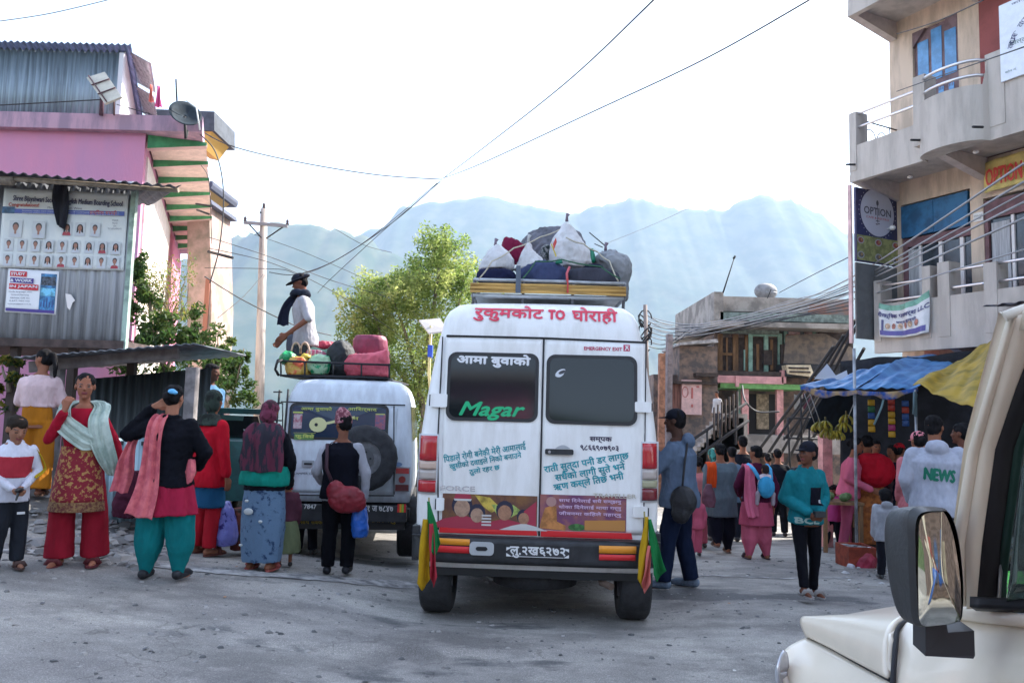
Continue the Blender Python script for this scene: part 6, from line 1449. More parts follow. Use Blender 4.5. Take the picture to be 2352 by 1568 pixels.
js('black_backpack','black backpack slumped over the jeep rack','backpack',[(762,800,860),(748,806,842),(742,808,815),(744,806,800),(756,800,788),(768,788,780)],M((.015,.018,.022),.7,bump=.5,bs=10),dy=.1,namp=.02)
js('grey_suitcase','slate grey suitcase at the left end of the jeep load','suitcase',[(651,702,812),(650,704,790),(652,702,772),(660,694,766)],cloth('50535f'),dy=.5,dep=.3,namp=.003)
js('green_cabbage_bag','bright green leafy plastic bag on the left of the jeep rack','bag',[(640,672,834),(634,676,824),(640,674,812),(650,668,806)],M((.02,.36,.12),.35,bump=.7,bs=18,col2=(.01,.18,.06),vs_=14),dy=.05,dep=.2,namp=.03)
js('orange_printed_bag','orange plastic bag with yellow swirls on the jeep rack','bag',[(650,706,860),(648,708,846),(650,704,830),(660,700,818)],M((.60,.10,.03),.35,bump=.4,bs=10,col2=(.62,.38,.08),vs_=5,vlo=.52,vhi=.56),dy=.03,dep=.28)
js('yellow_packet','small yellow packet on top of the orange bag','packet',[(688,712,822),(690,712,815),(694,708,812)],M((.62,.42,.05),.5),dy=.1,dep=.12)
js('green_round_bag','round shiny green and white printed bag on the jeep rack','bag',[(712,748,858),(702,754,846),(700,755,832),(708,750,818),(720,740,812)],M((.01,.30,.13),.35,col2=(.35,.55,.35),vs_=12,vlo=.54,vhi=.58,bump=.3,bs=14),dy=.02,dep=.26)
t_=js('striped_tote','pink striped tote bag with two looped handles','bag',[(700,748,826),(696,750,812),(700,746,803)],M((.50,.40,.42),.8,col2=(.4,.08,.15),vs_=14,stretch=(4,1,.1),vlo=.5,vhi=.52),dy=.3,dep=.15)
for px in (680,700):
    o=MB().tube([W(px+18*math.cos(PI*k/8)*.6,812-26*math.sin(PI*k/8),Yj+.3) for k in range(9)],.012,6).obj('handle',M((.50,.35,.28),.7)); o.parent=t_
o=MB().grid(lambda u,v:W(690+62*u,800+18*v+3*math.sin(u*9),Yj+.35),20,8,th=.01).obj('rope_net',M((.2,.35,.28),.8)); tag(o,'pale green cloth tucked between tote and red bag','cloth')

# ================= cream jeep (near right) =================
cj=thing('cream_jeep','cream jeep close on the right with open view of bonnet and door mirror','jeep')
cream=M((.77,.67,.53),.28,var=.04,vs_=2,spec=.5,coat=.4)
def solid(name,mats,A,thick=None,par=cj,B=None):
    """closed solid from a front outline A and a back outline B"""
    n=len(A); vs=[Vector(p) for p in A]+[Vector(p) for p in B]
    mb=MB().add(vs,[tuple(range(n)),tuple(range(2*n-1,n-1,-1))]+[(i,n+i,n+(i+1)%n,(i+1)%n) for i in range(n)]); return mb.obj(name,mats,par)
def smoothsurf(name,fn,nu,nv,m,th=.02,par=cj): return MB().grid(fn,nu,nv,th=th).obj(name,m,par)
def lerp(a,b,t): return a+(b-a)*t
# key section curve of the flank in plan: pixel column -> depth
# bonnet: rows from near edge (side) to centre line
SW=1.45
front=[W(1832,1492,3.10),W(1850,1462,3.15),W(1872,1436,3.25),W(1930,1424,3.35)]
def poly3(P,t):
    n=len(P)-1; i=min(n-1,int(t*n)); u=t*n-i
    p0=P[max(i-1,0)];p1=P[i];p2=P[i+1];p3=P[min(i+2,n)]
    return .5*((2*p1)+(-p0+p2)*u+(2*p0-5*p1+4*p2-p3)*u*u+(-p0+3*p1-3*p2+p3)*u**3)
hood_side=[W(1858,1458,3.16),W(1905,1482,2.95),W(1960,1513,2.72),W(2048,1560,2.38)]      # lower shut line
hood_top=[W(1870,1434,3.24),W(1930,1423,3.08),W(2010,1417,2.86),W(2100,1417,2.60)]        # crease seen as the upper edge
def hoodf(u,v):
    a=poly3(hood_side,v);b=poly3(hood_top,v)
    if u<.5: t=u/.5; p=lerp(a,b,t); p.x-=.030*math.sin(PI*t); p.z+=.035*math.sin(PI*t); return p
    t=(u-.5)/.5; c=b+Vector((1.25,.20,.03)); p=lerp(b,c,t); p.z+=.05*math.sin(PI*t); return p
smoothsurf('bonnet',hoodf,40,20,cream,.015)
mb=MB(); mb.tube([poly3(hood_side,k/14)+Vector((-.004,-.004,0)) for k in range(15)],.007,6); mb.obj('panel_gap',darkm,cj)
mb=MB(); mb.tube([poly3([W(2100,1420,2.58),W(2066,1440,2.5),W(2058,1490,2.42),W(2050,1600,2.34)],k/14)+Vector((-.003,-.003,0)) for k in range(15)],.008,6); mb.obj('panel_gap',darkm,cj)
# fender below the shut line
fend=[W(1800,1530,3.10),W(1870,1640,2.95),W(1950,1660,2.70),W(2048,1700,2.36)]
def fenf(u,v):
    a=poly3(hood_side,v)+Vector((-.006,0,-.006)); b=poly3([W(1795,1545,3.05),W(1840,1700,2.9),W(1930,1720,2.65),W(2050,1740,2.3)],v)
    p=lerp(a,b,u); p.x-=.05*math.sin(PI*min(1,u*1.2))*(.5+.5*(1-v)); return p
smoothsurf('fender',fenf,14,20,cream,.012)
# front end
def frf(u,v):
    a=lerp(W(1858,1458,3.16),W(1795,1545,3.05),u); b=a+Vector((1.45,.35,0)); p=lerp(a,b,v); p.y+=.12*math.sin(PI*v); return p
smoothsurf('front_panel',frf,8,12,cream,.01)
def hlf(u,v):
    a=2*PI*u; c=W(1812,1545,3.03); r=.075*v; return c+Vector((-.02-.03*(1-v*v)+r*.35*math.cos(a),.03*math.cos(a)*v,r*1.1*math.sin(a)))
smoothsurf('headlight',hlf,24,6,M((.6,.6,.62),.1,metal=.5),.01)
# cowl and door skin
def cowlf(u,v):
    top=poly3([W(2100,1420,2.55),W(2150,1400,2.42),W(2200,1345,2.26),W(2260,1395,2.08),W(2400,1425,1.75)],v)
    bot=poly3([W(2056,1480,2.42),W(2050,1640,2.34),W(2120,1700,2.15),W(2260,1700,1.95),W(2450,1700,1.6)],v)
    return lerp(top,bot,u)
def door_edge(v): return poly3([W(2104,1416,2.56),W(2160,1404,2.42),W(2215,1392,2.28),W(2300,1408,2.08),W(2480,1432,1.72)],v)
def doorf(u,v):
    t=door_edge(v); b=poly3([W(2056,1470,2.44),W(2052,1640,2.32),W(2140,1700,2.14),W(2300,1720,1.9),W(2560,1740,1.5)],v)
    p=lerp(t,b,u); p.x-=.03*math.sin(PI*u); return p
smoothsurf('door',doorf,16,24,cream,.015)
# character highlight under the glass : raised bead
mb=MB(); mb.tube([W(2105,1410,2.50),W(2180,1396,2.30),W(2260,1412,2.10),W(2400,1432,1.85)],[.018,.03,.02,.012],8); mb.obj('waist_bead',cream,cj)
# A pillar: outer rib, inner rib, black seal
def bandp(nm,m,c0,c1,Y0,Y1,dep,bulge=.008):
    """c0,c1: lists of pixel points for the two edges, bottom to top"""
    n=len(c0)-1
    def fn(u,v):
        Yv=Y0+(Y1-Y0)*v; i=min(n-1,int(v*n)); t=v*n-i
        a=(c0[i][0]+(c0[i+1][0]-c0[i][0])*t,c0[i][1]+(c0[i+1][1]-c0[i][1])*t); b=(c1[i][0]+(c1[i+1][0]-c1[i][0])*t,c1[i][1]+(c1[i+1][1]-c1[i][1])*t)
        p=W(a[0]+(b[0]-a[0])*u,a[1]+(b[1]-a[1])*u,Yv-dep*u); d=ray(a[0],a[1]).normalized(); return p-d*bulge*math.sin(PI*u)
    return smoothsurf(nm,fn,10,24,m,.04)
lo=[(2190,1250),(2213,1140),(2262,930),(2308,745)]
bandp('windscreen_pillar',cream,[(2190,1392),(2187,1253),(2222,1041),(2264,900),(2312,734)],[(2224,1392),(2219,1253),(2253,1031),(2292,890),(2334,734)],2.12,1.74,.012,.010)
bandp('door_pillar',cream,[(2220,1398),(2216,1253),(2250,1031),(2289,890),(2331,725)],[(2246,1398),(2257,1253),(2288,1031),(2336,890),(2400,715)],2.106,1.726,.012,.010)
bandp('door_seal',M((.012,.010,.012),.6),[(2240,1400),(2253,1253),(2284,1031),(2332,890),(2395,700)],[(2290,1402),(2300,1253),(2330,1031),(2380,890),(2460,700)],2.095,1.715,.012,.008)
mb=MB(); mb.tube([W(2293,1400,2.06),W(2302,1253,2.0),W(2332,1031,1.9),W(2382,890,1.8)],.005,6); mb.obj('chrome_strip',steel,cj)
bandp('glass_channel',M((.015,.04,.03),.3),[(2288,1402),(2297,1253),(2327,1031),(2377,890),(2456,720)],[(2306,1402),(2322,1253),(2352,1031),(2402,890),(2480,720)],2.085,1.705,.012,.004)
mb=MB(); 
smoothsurf('door_glass',lambda u,v:W(2310+160*u+60*v*(1-u),1400-520*v,1.98-.10*u-.28*v),8,8,M((.25,.33,.30),.05,spec=.9,trans=.85),.004)
smoothsurf('window_sill_seal',lambda u,v:W(2242+260*u,1378+14*u+24*v,2.06-.22*u-.01*v),10,3,M((.015,.015,.017),.5),.03)
# roof, windscreen and cabin back of frame
smoothsurf('roof',lambda u,v:W(2318+40*u,722-20*u,1.76)+Vector((1.35*v,-1.2*u+.05*v,.06*math.sin(PI*v)+.0)),8,10,cream,.04)
smoothsurf('windscreen',lambda u,v:lerp(W(2200,1325,2.12)+Vector((.03,.06,0)),W(2322,742,1.76)+Vector((.03,.05,0)),v)+Vector((1.25*u,.12*math.sin(PI*u),0)),8,6,M((.2,.25,.25),.05,trans=.9),.005)
mb=MB(); mb.tube([W(2308,728,1.74),W(2340,716,1.73),W(2420,690,1.70)],.013,8); mb.obj('gutter_end',M((.66,.60,.50),.5),cj)
MB().box((.9,-.2,.35),(2.5,3.0,.42)).obj('underbody',ub,cj)
for x,y in ((1.12,2.75),(1.05,.2),(2.4,2.9),(2.4,.3)): wheel(cj,x,y,ground(x,y)+.35,.35,.22)
# green parcel inside the window (dashboard plants seen through glass)
mb=MB(); rnd=random.Random(2)
for i in range(260):
    p=W(rnd.uniform(2290,2360),rnd.uniform(1270,1370),2.9+rnd.uniform(-.1,.1)); s=.018
    a=Vector((rnd.gauss(0,1),rnd.gauss(0,1),rnd.gauss(0,1))).normalized(); b=a.cross(Vector((0,0,1))); mb.add([p-a*s,p+b*s*.5,p+a*s,p-b*s*.5],[(0,1,2,3)])
o=mb.obj('green_garland',M((.05,.55,.08),.5,col2=(.35,.75,.2),vs_=20)); tag(o,'bright green leafy garland seen through the cream jeep window','garland')
o=MB().tube([W(2290,1390,2.85),W(2320,1120,2.8)],.016,6).obj('white_pole',M((.55,.55,.5),.6)); tag(o,'pale pole seen through the cream jeep window','pole')
# mirror
mr=MB(); Ym=1.95
outl=[(2040,1180),(2085,1163),(2160,1165),(2180,1180),(2196,1230),(2206,1330),(2203,1405),(2190,1428),(2140,1436),(2085,1428),(2058,1395),(2044,1330),(2034,1240)]
glo=[(2098,1182),(2150,1170),(2172,1180),(2190,1235),(2200,1330),(2198,1405),(2186,1422),(2140,1430),(2104,1425),(2096,1360),(2092,1260)]
A=[W(x,y,Ym-.02-.0006*(x-2040)) for x,y in glo]
Bk=[W(x,y,Ym+.02) for x,y in outl]
ctr=sum(Bk,Vector())/len(Bk)
def outline_at(P,t):
    n=len(P); s=t*n; i=int(s)%n; u=s-int(s); p0=P[(i-1)%n];p1=P[i];p2=P[(i+1)%n];p3=P[(i+2)%n]
    return .5*((2*p1)+(-p0+p2)*u+(2*p0-5*p1+4*p2-p3)*u*u+(-p0+3*p1-3*p2+p3)*u**3)
Ao=[W(x,y,Ym-.05) for x,y in [(2090,1172),(2150,1165),(2178,1178),(2196,1232),(2206,1330),(2203,1408),(2190,1428),(2140,1436),(2100,1431),(2090,1360),(2086,1260)]]
shell=MB()
def shf(u,v):
    a=outline_at(Ao,u); 
    # match by angle around centre
    ca=sum(Ao,Vector())/len(Ao); ang=math.atan2(a.z-ca.z,a.x-ca.x)
    # find outline point of the back with that angle
    best=None;bd=9
    for q in OUT:
        d=abs((math.atan2(q.z-ctr.z,q.x-ctr.x)-ang+PI)%(2*PI)-PI)
        if d<bd: bd=d;best=q
    if v<.5: return lerp(a,best,v/.5)
    t=(v-.5)/.5; c=ctr+Vector((-.0,.10,0)); return lerp(best,c,t)+Vector((0,.05*math.sin(PI*t*.5)*(1-t)*2,0))
OUT=[outline_at(Bk,k/200) for k in range(200)]
shell.grid(shf,64,14); 
mir=shell.obj('door_mirror',M((.035,.037,.038),.5,bump=.15,bs=80),cj)
mb=MB(); P=[outline_at(Ao,k/64) for k in range(64)]; G_=[outline_at(A,k/64)+Vector((0,-.022,0)) for k in range(64)]
mb.add(P+G_,[(k,(k+1)%64,64+(k+1)%64,64+k) for k in range(64)],0,True); mb.obj('mirror_rim',M((.02,.02,.02),.4),mir)
mb=MB(); GC=sum(G_,Vector())/64; G2=[p+Vector((0,.012+.09*(p.z-GC.z)+.04*(p.x-GC.x),0)) for p in G_]; G2.append(G2[0]); gc_=sum(G2[:64],Vector())/64
def mgf(u,v):
    p=G2[min(64,int(round(u*64)))]; q=lerp(gc_,p,.02+.98*v); q.y-=.006*(1-v*v); return q
mb.grid(mgf,64,12); mb.obj('mirror_glass',M((.50,.53,.51),.03,metal=1),mir)
solid('mirror_bracket',M((.03,.03,.032),.5),[W(2126,1428,1.97),W(2174,1430,1.95),W(2178,1452,1.95),W(2238,1448,1.93),W(2240,1505,1.93),W(2236,1512,1.93),W(2126,1506,1.97)],B=[W(2126,1428,1.97)+Vector((.02,.10,0)),W(2174,1430,1.95)+Vector((.02,.10,0)),W(2178,1452,1.95)+Vector((.02,.1,0)),W(2238,1448,1.93)+Vector((.02,.1,0)),W(2240,1505,1.93)+Vector((.02,.1,0)),W(2236,1512,1.93)+Vector((.02,.1,0)),W(2126,1506,1.97)+Vector((.02,.1,0))],par=mir)

# ================= dark green jeep behind the women =================
gj=thing('dark_green_jeep','dark teal jeep parked behind the women, only windscreen and roof edge showing','jeep')
gm=M((.02,.085,.085),.4,var=.2); Yg=10.4
def gq(pts,Y0,Y1,m,nm,par=gj):
    A=[W(x,y,Y0) for x,y in pts]; solid(nm,m,A,B=[p+Vector((-.33*(Y1-Y0),Y1-Y0,0)) for p in A],par=par)
gq([(470,935),(602,940),(606,952),(466,948)],Yg,Yg+1.8,gm,'roof')
gq([(462,1010),(626,1016),(640,1040),(642,1150),(455,1150)],Yg-1.0,Yg+2.6,gm,'body')
gq([(484,952),(592,956),(606,1008),(478,1004)],Yg-.02,Yg+.0,vglass,'windscreen')
gq([(468,948),(484,950),(478,1010),(462,1010)],Yg-.05,Yg+.05,gm,'windscreen_pillar'); gq([(594,954),(606,954),(620,1012),(606,1010)],Yg-.05,Yg+.05,gm,'windscreen_pillar')
gq([(500,952),(560,955),(558,966),(502,964)],Yg-.04,Yg-.03,M((.05,.12,.11),.4),'sun_visor')
gq([(558,985),(596,988),(600,1003),(566,1000)],Yg-.06,Yg-.04,M((.45,.47,.5),.5),'dashboard_paper')
gq([(470,1088),(500,1088),(500,1110),(470,1110)],Yg-1.02,Yg-1.0,M((.5,.5,.5),.2),'headlight')
for px in (478,620): 
    p=W(px,1160,Yg-.5); wheel(gj,p.x,Yg,ground(p.x,Yg)+.33,.35,.2)
# ================= red motorbike in the crowd =================
mk=thing('motorbike','black and red motorbike standing among the crowd','motorbike'); c=W(1808,1150,14.6); c.z=ground(c.x,c.y)
def mo(mb,nm,m,par=mk): 
    for v in mb.v: v+=c
    return mb.obj(nm,m,par)
for x in (-.62,.62):
    mb=MB(); 
    pts=[(x+.27*math.cos(2*PI*k/24),0,.30+.27*math.sin(2*PI*k/24)) for k in range(25)]; w_=mo(mb.tube(pts,.05,8),'wheel',tyre_m)
    mb=MB(); 
    for k in range(6): mb.tube([(x,0,.30),(x+.25*math.cos(k*PI/3),0,.30+.25*math.sin(k*PI/3))],.012,5)
    mo(mb,'rim',rim_m,w_)
mo(MB().loft([(0,0,.35,.22,.12),(0,0,.55,.24,.13)],12),'engine',M((.12,.12,.13),.4,metal=.6))
mo(MB().ell((-.12,0,.80),(.30,.14,.13)),'fuel_tank',M((.45,.02,.03),.25,coat=.6))
mo(MB().ell((.38,0,.80),(.36,.12,.06)),'seat',M((.02,.02,.02),.6)); mo(MB().ell((.62,0,.72),(.16,.1,.06)),'tail_cowl',M((.45,.02,.03),.3))
mo(MB().tube([(-.62,.06,.30),(-.42,.06,.95)],.025,6).tube([(-.62,-.06,.30),(-.42,-.06,.95)],.025,6),'front_fork',rim_m)
mo(MB().tube([(-.36,-.34,1.02),(-.44,-.1,1.0),(-.44,.1,1.0),(-.36,.34,1.02)],.016,6),'handlebar',darkm); mo(MB().ell((-.52,0,.88),(.09,.10,.10)),'headlight',M((.5,.5,.5),.2))
for s in (-1,1): mo(MB().tube([(-.40,.25*s,1.02),(-.42,.30*s,1.16)],.008,5).ell((-.42,.31*s,1.19),(.02,.06,.04)),'rear_view_mirror',darkm)
mo(MB().tube([(.1,-.14,.30),(.7,-.17,.36)],.045,8),'exhaust_pipe',rim_m); mo(MB().tube([(-.35,0,.85),(0,0,.4),(.45,0,.45),(.6,0,.75)],.025,6),'frame',darkm)
# ================= people =================
SK=hexc('8a5a44')
def skinm(c): return M(c,.68,var=.06,vs_=6,spec=.15)
lipm=M(hexc('7a3538'),.5); eyew=M((.17,.12,.10),.5); eyed=M((.02,.012,.01),.35); hairm=M((.010,.009,.010),.8,bump=.5,bs=30,var=.4,vs_=20,stretch=(1,1,.3),spec=.12)
BR=[(.44,.100,.078),(.50,.098,.080),(.56,.086,.068),(.62,.082,.062),(.68,.092,.066),(.74,.102,.068),(.775,.100,.060),(.800,.084,.050),(.820,.060,.042),(.838,.038,.036)]
def hand(mb,w,d,nrm,side,curl,H,spread=1):
    """palm, four fingers, thumb; w wrist, d direction, nrm palm-facing direction"""
    d=Vector(d).normalized(); nrm=Vector(nrm); nrm=(nrm-d*nrm.dot(d)).normalized(); lat=d.cross(nrm)*side; s=H/1.65
    w=Vector(w)
    for k in (-1,0,1): mb.caps(w+lat*k*.012*s,w+d*.075*s+lat*k*.024*s,.015*s,.013*s,8)
    for k,ln in ((-1.5,.058),(-.5,.074),(.5,.080),(1.5,.070)):
        r=w+d*.080*s+lat*k*.0205*s*spread; a=curl*.6; b=curl*1.5
        d1=d*math.cos(a)+nrm*math.sin(a)+lat*k*.06; d2=d*math.cos(b)+nrm*math.sin(b)
        p1=r+d1*ln*.5*s; p2=p1+d2*ln*.5*s; mb.caps(r-d*.012*s,p1,.0092*s,.0085*s,8); mb.caps(p1,p2,.0085*s,.007*s,8)
    t0=w+d*.028*s+lat*.022*s; t1=t0+(d*.7+lat*.75+nrm*.25).normalized()*.038*s; t2=t1+(d*.95+nrm*.45+lat*.1).normalized()*.030*s
    mb.caps(t0,t1,.0115*s,.010*s,8); mb.caps(t1,t2,.010*s,.0085*s,8)
def build_head(mb,Hm,hh):
    def e(c,r): mb.ell((0,0,0),(1,1,1),16,0,Hm@Matrix.Translation(Vector(c)*hh)@Matrix.Diagonal((r[0]*hh,r[1]*hh,r[2]*hh,1)))
    P=lambda c:Hm@(Vector(c)*hh)
    e((0,.06,.13),(.335,.405,.37)); e((0,-.11,-.10),(.275,.275,.37)); e((0,-.15,-.29),(.18,.20,.20)); e((0,-.315,.085),(.22,.06,.045))
    e((0,-.33,-.235),(.105,.075,.055)); e((0,-.315,-.40),(.085,.07,.07)); e((.14,-.27,-.06),(.11,.08,.09)); e((-.14,-.27,-.06),(.11,.08,.09))
    mb.caps(P((0,-.36,.05)),P((0,-.44,-.085)),.036*hh,.052*hh,8); mb.caps(P((.035,-.39,-.10)),P((-.035,-.39,-.10)),.036*hh,.036*hh,8)
    for s in (-1,1): e((s*.335,.05,-.02),(.045,.09,.125))
def person(label,px,py,top,rz,cat='person',skin=SK,H=None,base=None,J={},head=(0,0),headscale=1,lean=0,build=1,vox=.0085,tops=(),legs=None,hair='short',shoes=None,hands=('rel','rel'),haircol=None,group=None,handdir={},legpose=None,fem=False,seed=1):
    if base is None: base=G(px,py)
    if H is None: H=W(px,top,base.y).z-base.z
    t=thing('person',label,cat,base,R(rz),group)
    D=dict(SL=(.100,0,.782),SR=(-.100,0,.782),EL=(.130,.015,.625),ER=(-.130,.015,.625),HL=(.140,-.035,.475),HR=(-.140,-.035,.475),
           PL=(.050,0,.50),PR=(-.050,0,.50),KL=(.058,-.012,.275),KR=(-.058,-.012,.275),AL=(.060,.012,.05),AR=(-.060,.012,.05))
    D.update(J)
    jr_=random.Random(seed*7+1); J0=set(J)
    for k in list(D):
        if k in J0 or k[0] in 'P': continue
        a={'S':(.004,.004,.008),'E':(.012,.02,.01),'H':(.014,.035,.02),'K':(.008,.02,.006),'A':(.010,.030,0)}[k[0]]
        D[k]=tuple(D[k][i]+jr_.uniform(-a[i],a[i]) for i in range(3))
    lean+=jr_.uniform(0,4)
    D={k:Vector(v)*H for k,v in D.items()}
    for k in ('SL','SR'): D[k].x*=build*(.94 if fem else 1)
    LM=Matrix.Translation((0,0,.50*H))@Matrix.Rotation(R(lean),4,'X')@Matrix.Translation((0,0,-.50*H))
    up=('SL','SR','EL','ER','HL','HR')
    for k in up: D[k]=LM@D[k]
    hh=H/7.4*headscale*.99
    neckb=LM@Vector((0,.008*H,.835*H)); hc=LM@Vector((0,-.012*H,H-hh*.5))
    Hm=Matrix.Translation(hc)@Matrix.Rotation(R(head[0]),4,'Z')@Matrix.Rotation(R(head[1]),4,'X'); Hi=Hm.inverted()
    mb=MB()
    def torso(mb2,z0,ease,flare=0,z1=.9,fold=0,nf=9,neck=True):
        secs=[]
        zz=[z for z,_,_ in BR if z>z0+.01]; lo=[]
        z=z0
        while z<.44-1e-6: lo.append(z); z+=.04
        allz=lo+([z0] if z0>=.44 else [])+zz
        for z in allz:
            if z>z1: continue
            for (a,p,q),(b,p2,q2) in zip(BR,BR[1:]):
                if z<=b: 
                    u=max(0,min(1,(z-a)/(b-a))); rx=p+(p2-p)*u; ry=q+(q2-q)*u; break
            else: rx,ry=BR[-1][1:]
            if z<.44: rx,ry=.100,.078
            f=flare*max(0,.56-z)
            w=1 if z<.77 else (.6 if z<.80 else .25)
            secs.append((0,0,z*H,(rx*build+ease*w+f)*H,(ry*build+ease*w+f*.85)*H))
        m3=MB(); m3.loft(secs,28,fold=fold,nf=nf,ph=seed)
        for v in m3.v: 
            if v.z>.46*H: v[:]=LM@v
        mb2.add(m3.v,m3.f)
    torso(mb,.46,0)
    mb.caps(neckb-Vector((0,0,.02*H)),Hm@Vector((0,.05*hh,-.25*hh)),.032*H*build,.030*H*build)
    build_head(mb,Hm,hh)
    for s,S,E,Hn in ((1,'SL','EL','HL'),(-1,'SR','ER','HR')):
        mb.caps(D[S],D[E],.027*H*build,.022*H*build); mb.caps(D[E],D[Hn],.0235*H*build,.0155*H*build)
        i=0 if s>0 else 1; md=hands[i]
        d=(D[Hn]-D[E]).normalized(); hd=handdir.get('L' if s>0 else 'R')
        if hd: d=Vector(hd[0]); nrm=Vector(hd[1])
        else: nrm=Vector((-s,0,0)) if abs(d.x)<.7 else Vector((0,0,-1))
        if md!='none': hand(mb,D[Hn]+d*.008*H,d,nrm,-s,{'rel':.45,'grip':1.15,'flat':.12}[md],H)
    LG=(('PL','KL','AL',1),('PR','KR','AR',-1))
    for P_,K,A,s in LG:
        mb.caps(D[P_],D[K],.050*H*build,.032*H*build); mb.caps(D[K],D[A],.032*H*build,.020*H)
        a=D[A]; mb.caps(a+Vector((0,.018*H,-.024*H)),a+Vector((.012*H*s,-.075*H,-.033*H)),.020*H,.017*H); mb.caps(a+Vector((.012*H*s,-.075*H,-.033*H)),a+Vector((.014*H*s,-.105*H,-.036*H)),.018*H,.012*H)
    def cl(p):
        q=Hi@p; q/=hh
        if q.y>-.14 or abs(q.x)>.3 or abs(q.z)>.5: return 0
        ax=abs(q.x)
        if ((ax-.145)/.060)**2+((q.z-.012)/.025)**2<1: return 3
        if .07<ax<.22 and .095<q.z+.25*abs(ax-.15)<.125: return 3
        if ax<.105 and -.285<q.z<-.20 and q.y<-.3: return 1
        return 0
    b=fuse(mb,vox,'body',[skinm(skin),lipm,eyew,eyed],t,smooth=1,classify=cl)
    V3=lambda x,y,z:Vector((x*H,y*H,z*H))
    # ---- garments
    gi=0
    for g_ in tops:
        gi+=1
        nm,col,hem,slv,ease=g_[:5]; o=g_[5] if len(g_)>5 else {}
        mb=MB(); torso(mb,hem,ease,o.get('flare',0),z1=o.get('z1',.83),fold=o.get('fold',0),nf=o.get('nf',9))
        if slv>0:
            for S,E,Hn in (('SL','EL','HL'),('SR','ER','HR')):
                sr=o.get('sr',1.0)
                sr=1+(sr-1)*.6; mb.caps(D[S]+Vector((0,0,-.006*H)),D[E],(.031*build+ease*.30)*H*sr,(.0245*build+ease*.34)*H*sr)
                if slv>1: 
                    e=D[E].lerp(D[Hn],min(1,slv-1)); mb.caps(D[E],e,(.0245*build+ease*.34)*H*sr,(.0195+ease*.30)*H*sr)
                elif slv<1: pass
        if o.get('collar'): mb.tube([neckb+V3(.040*math.cos(k*PI/8),.036*math.sin(k*PI/8)-.002,-.004+.006*math.sin(k*PI/8)) for k in range(17)],.013*H,8)
        if o.get('hood'): mb.ell(neckb+V3(0,.055,-.012),(.062*H,.036*H,.045*H)); 
        if 'extra' in o: o['extra'](mb,D,H,V3,neckb,LM)
        mt=o.get('mat') or cloth(col,o.get('var',.22))
        q=fuse(mb,max(vox*1.15,.010),nm,mt,t,smooth=2,namp=o.get('amp',.0085)*1.0,nfreq=o.get('nf3',(14,14,5)),seed=seed+gi)
        if slv and slv<1:
            pass
    if legs:
        kind,col=legs[:2]; o=legs[2] if len(legs)>2 else {}
        mb=MB()
        Rr=dict(slim=(.058,.040,.030),straight=(.060,.047,.040),wide=(.066,.064,.070),salwar=(.080,.080,.034),kid=(.062,.050,.042))[kind] if kind!='skirt' else None
        if kind=='skirt':
            z0,z1,r0,r1=o.get('z0',.05),o.get('z1',.58),o.get('r0',.12),o.get('r1',.095)
            secs=[]
            for i in range(12):
                u=i/11; z=z0+(z1-z0)*u; bel=.02*math.sin(PI*u); secs.append((0,0,z*H,(r0+(r1-r0)*u+bel)*H*build,(r0*.8+(r1*.8-r0*.8)*u+bel)*H*build))
            mb.loft(secs,40,fold=o.get('fold',.035),nf=o.get('nf',7),ph=seed)
        else:
            mb.ell(V3(0,0,.50),(.103*H*build,.084*H*build,.065*H)); mb.loft([(0,0,.49*H,.1*H*build,.08*H*build),(0,0,o.get('waist',.57)*H,.088*H*build,.072*H*build)],24)
            for P_,K,A,s in LG:
                p,k,a=D[P_],D[K],D[A].copy(); a=a.lerp(k,o.get('short',.0)) if o.get('short') else a
                if kind=='salwar':
                    m1=p.lerp(k,.7); m2=k.lerp(a,.45); mb.chain([p,m1,m2,a],[.068*H,.078*H,.070*H,.030*H],16)
                elif kind=='wide':
                    mb.tube([p,p.lerp(k,.5),k,k.lerp(a,.5),a+Vector((0,0,.004*H))],[.062*H,.064*H,.062*H,.066*H,.072*H],20)
                else:
                    mb.caps(p,k,Rr[0]*H*build,Rr[1]*H*build,16); mb.tube([k,k.lerp(a,.5),a],[Rr[1]*H*build,(Rr[1]+Rr[2])/2*H*build,Rr[2]*H*build],16); mb.ell(k,(Rr[1]*H*build,)*3)
        q=fuse(mb,max(vox*1.2,.011),'skirt' if kind=='skirt' else 'trousers',o.get('mat') or cloth(col,o.get('var',.2)),t,smooth=2,namp=o.get('amp',.009),nfreq=(12,12,4),seed=seed+9)
    # ---- hair and headgear
    def E_(mb,c,r,n=16): mb.ell((0,0,0),(1,1,1),n,0,Hm@Matrix.Translation(Vector(c)*hh)@Matrix.Diagonal((r[0]*hh,r[1]*hh,r[2]*hh,1)))
    Pn=lambda c:Hm@(Vector(c)*hh)
    hs=hair.split('+')
    hm=M(haircol,.8,bump=.5,bs=30,spec=.12) if haircol else hairm
    if hs[0] in('short','bun','pony','long','kid','braid'):
        mb=MB(); E_(mb,(0,.10,.19),(.365,.40,.345)); E_(mb,(0,.20,-.02),(.33,.27,.32))
        if hs[0]=='kid': E_(mb,(0,-.12,.27),(.30,.24,.20))
        if hs[0]=='short': E_(mb,(0,-.08,.30),(.28,.26,.18))
        if hs[0]=='bun': E_(mb,(0,.52,.0),(.17,.16,.17))
        if hs[0]=='pony': mb.chain([Pn((0,.42,.25)),Pn((0,.62,.12)),Pn((.02,.66,-.45)),Pn((.03,.55,-.95))],[.10*hh,.13*hh,.12*hh,.05*hh])
        if hs[0]=='long': E_(mb,(0,.24,-.35),(.32,.20,.5)); 
        if hs[0]=='braid': mb.chain([Pn((0,.44,-.1)),Pn((0,.50,-.6)),Pn((0,.52,-1.2))],[.11*hh,.10*hh,.06*hh])
        fuse(mb,max(vox,.009),'hair',hm,t,smooth=1,namp=.010,nfreq=(26,26,12),seed=seed)
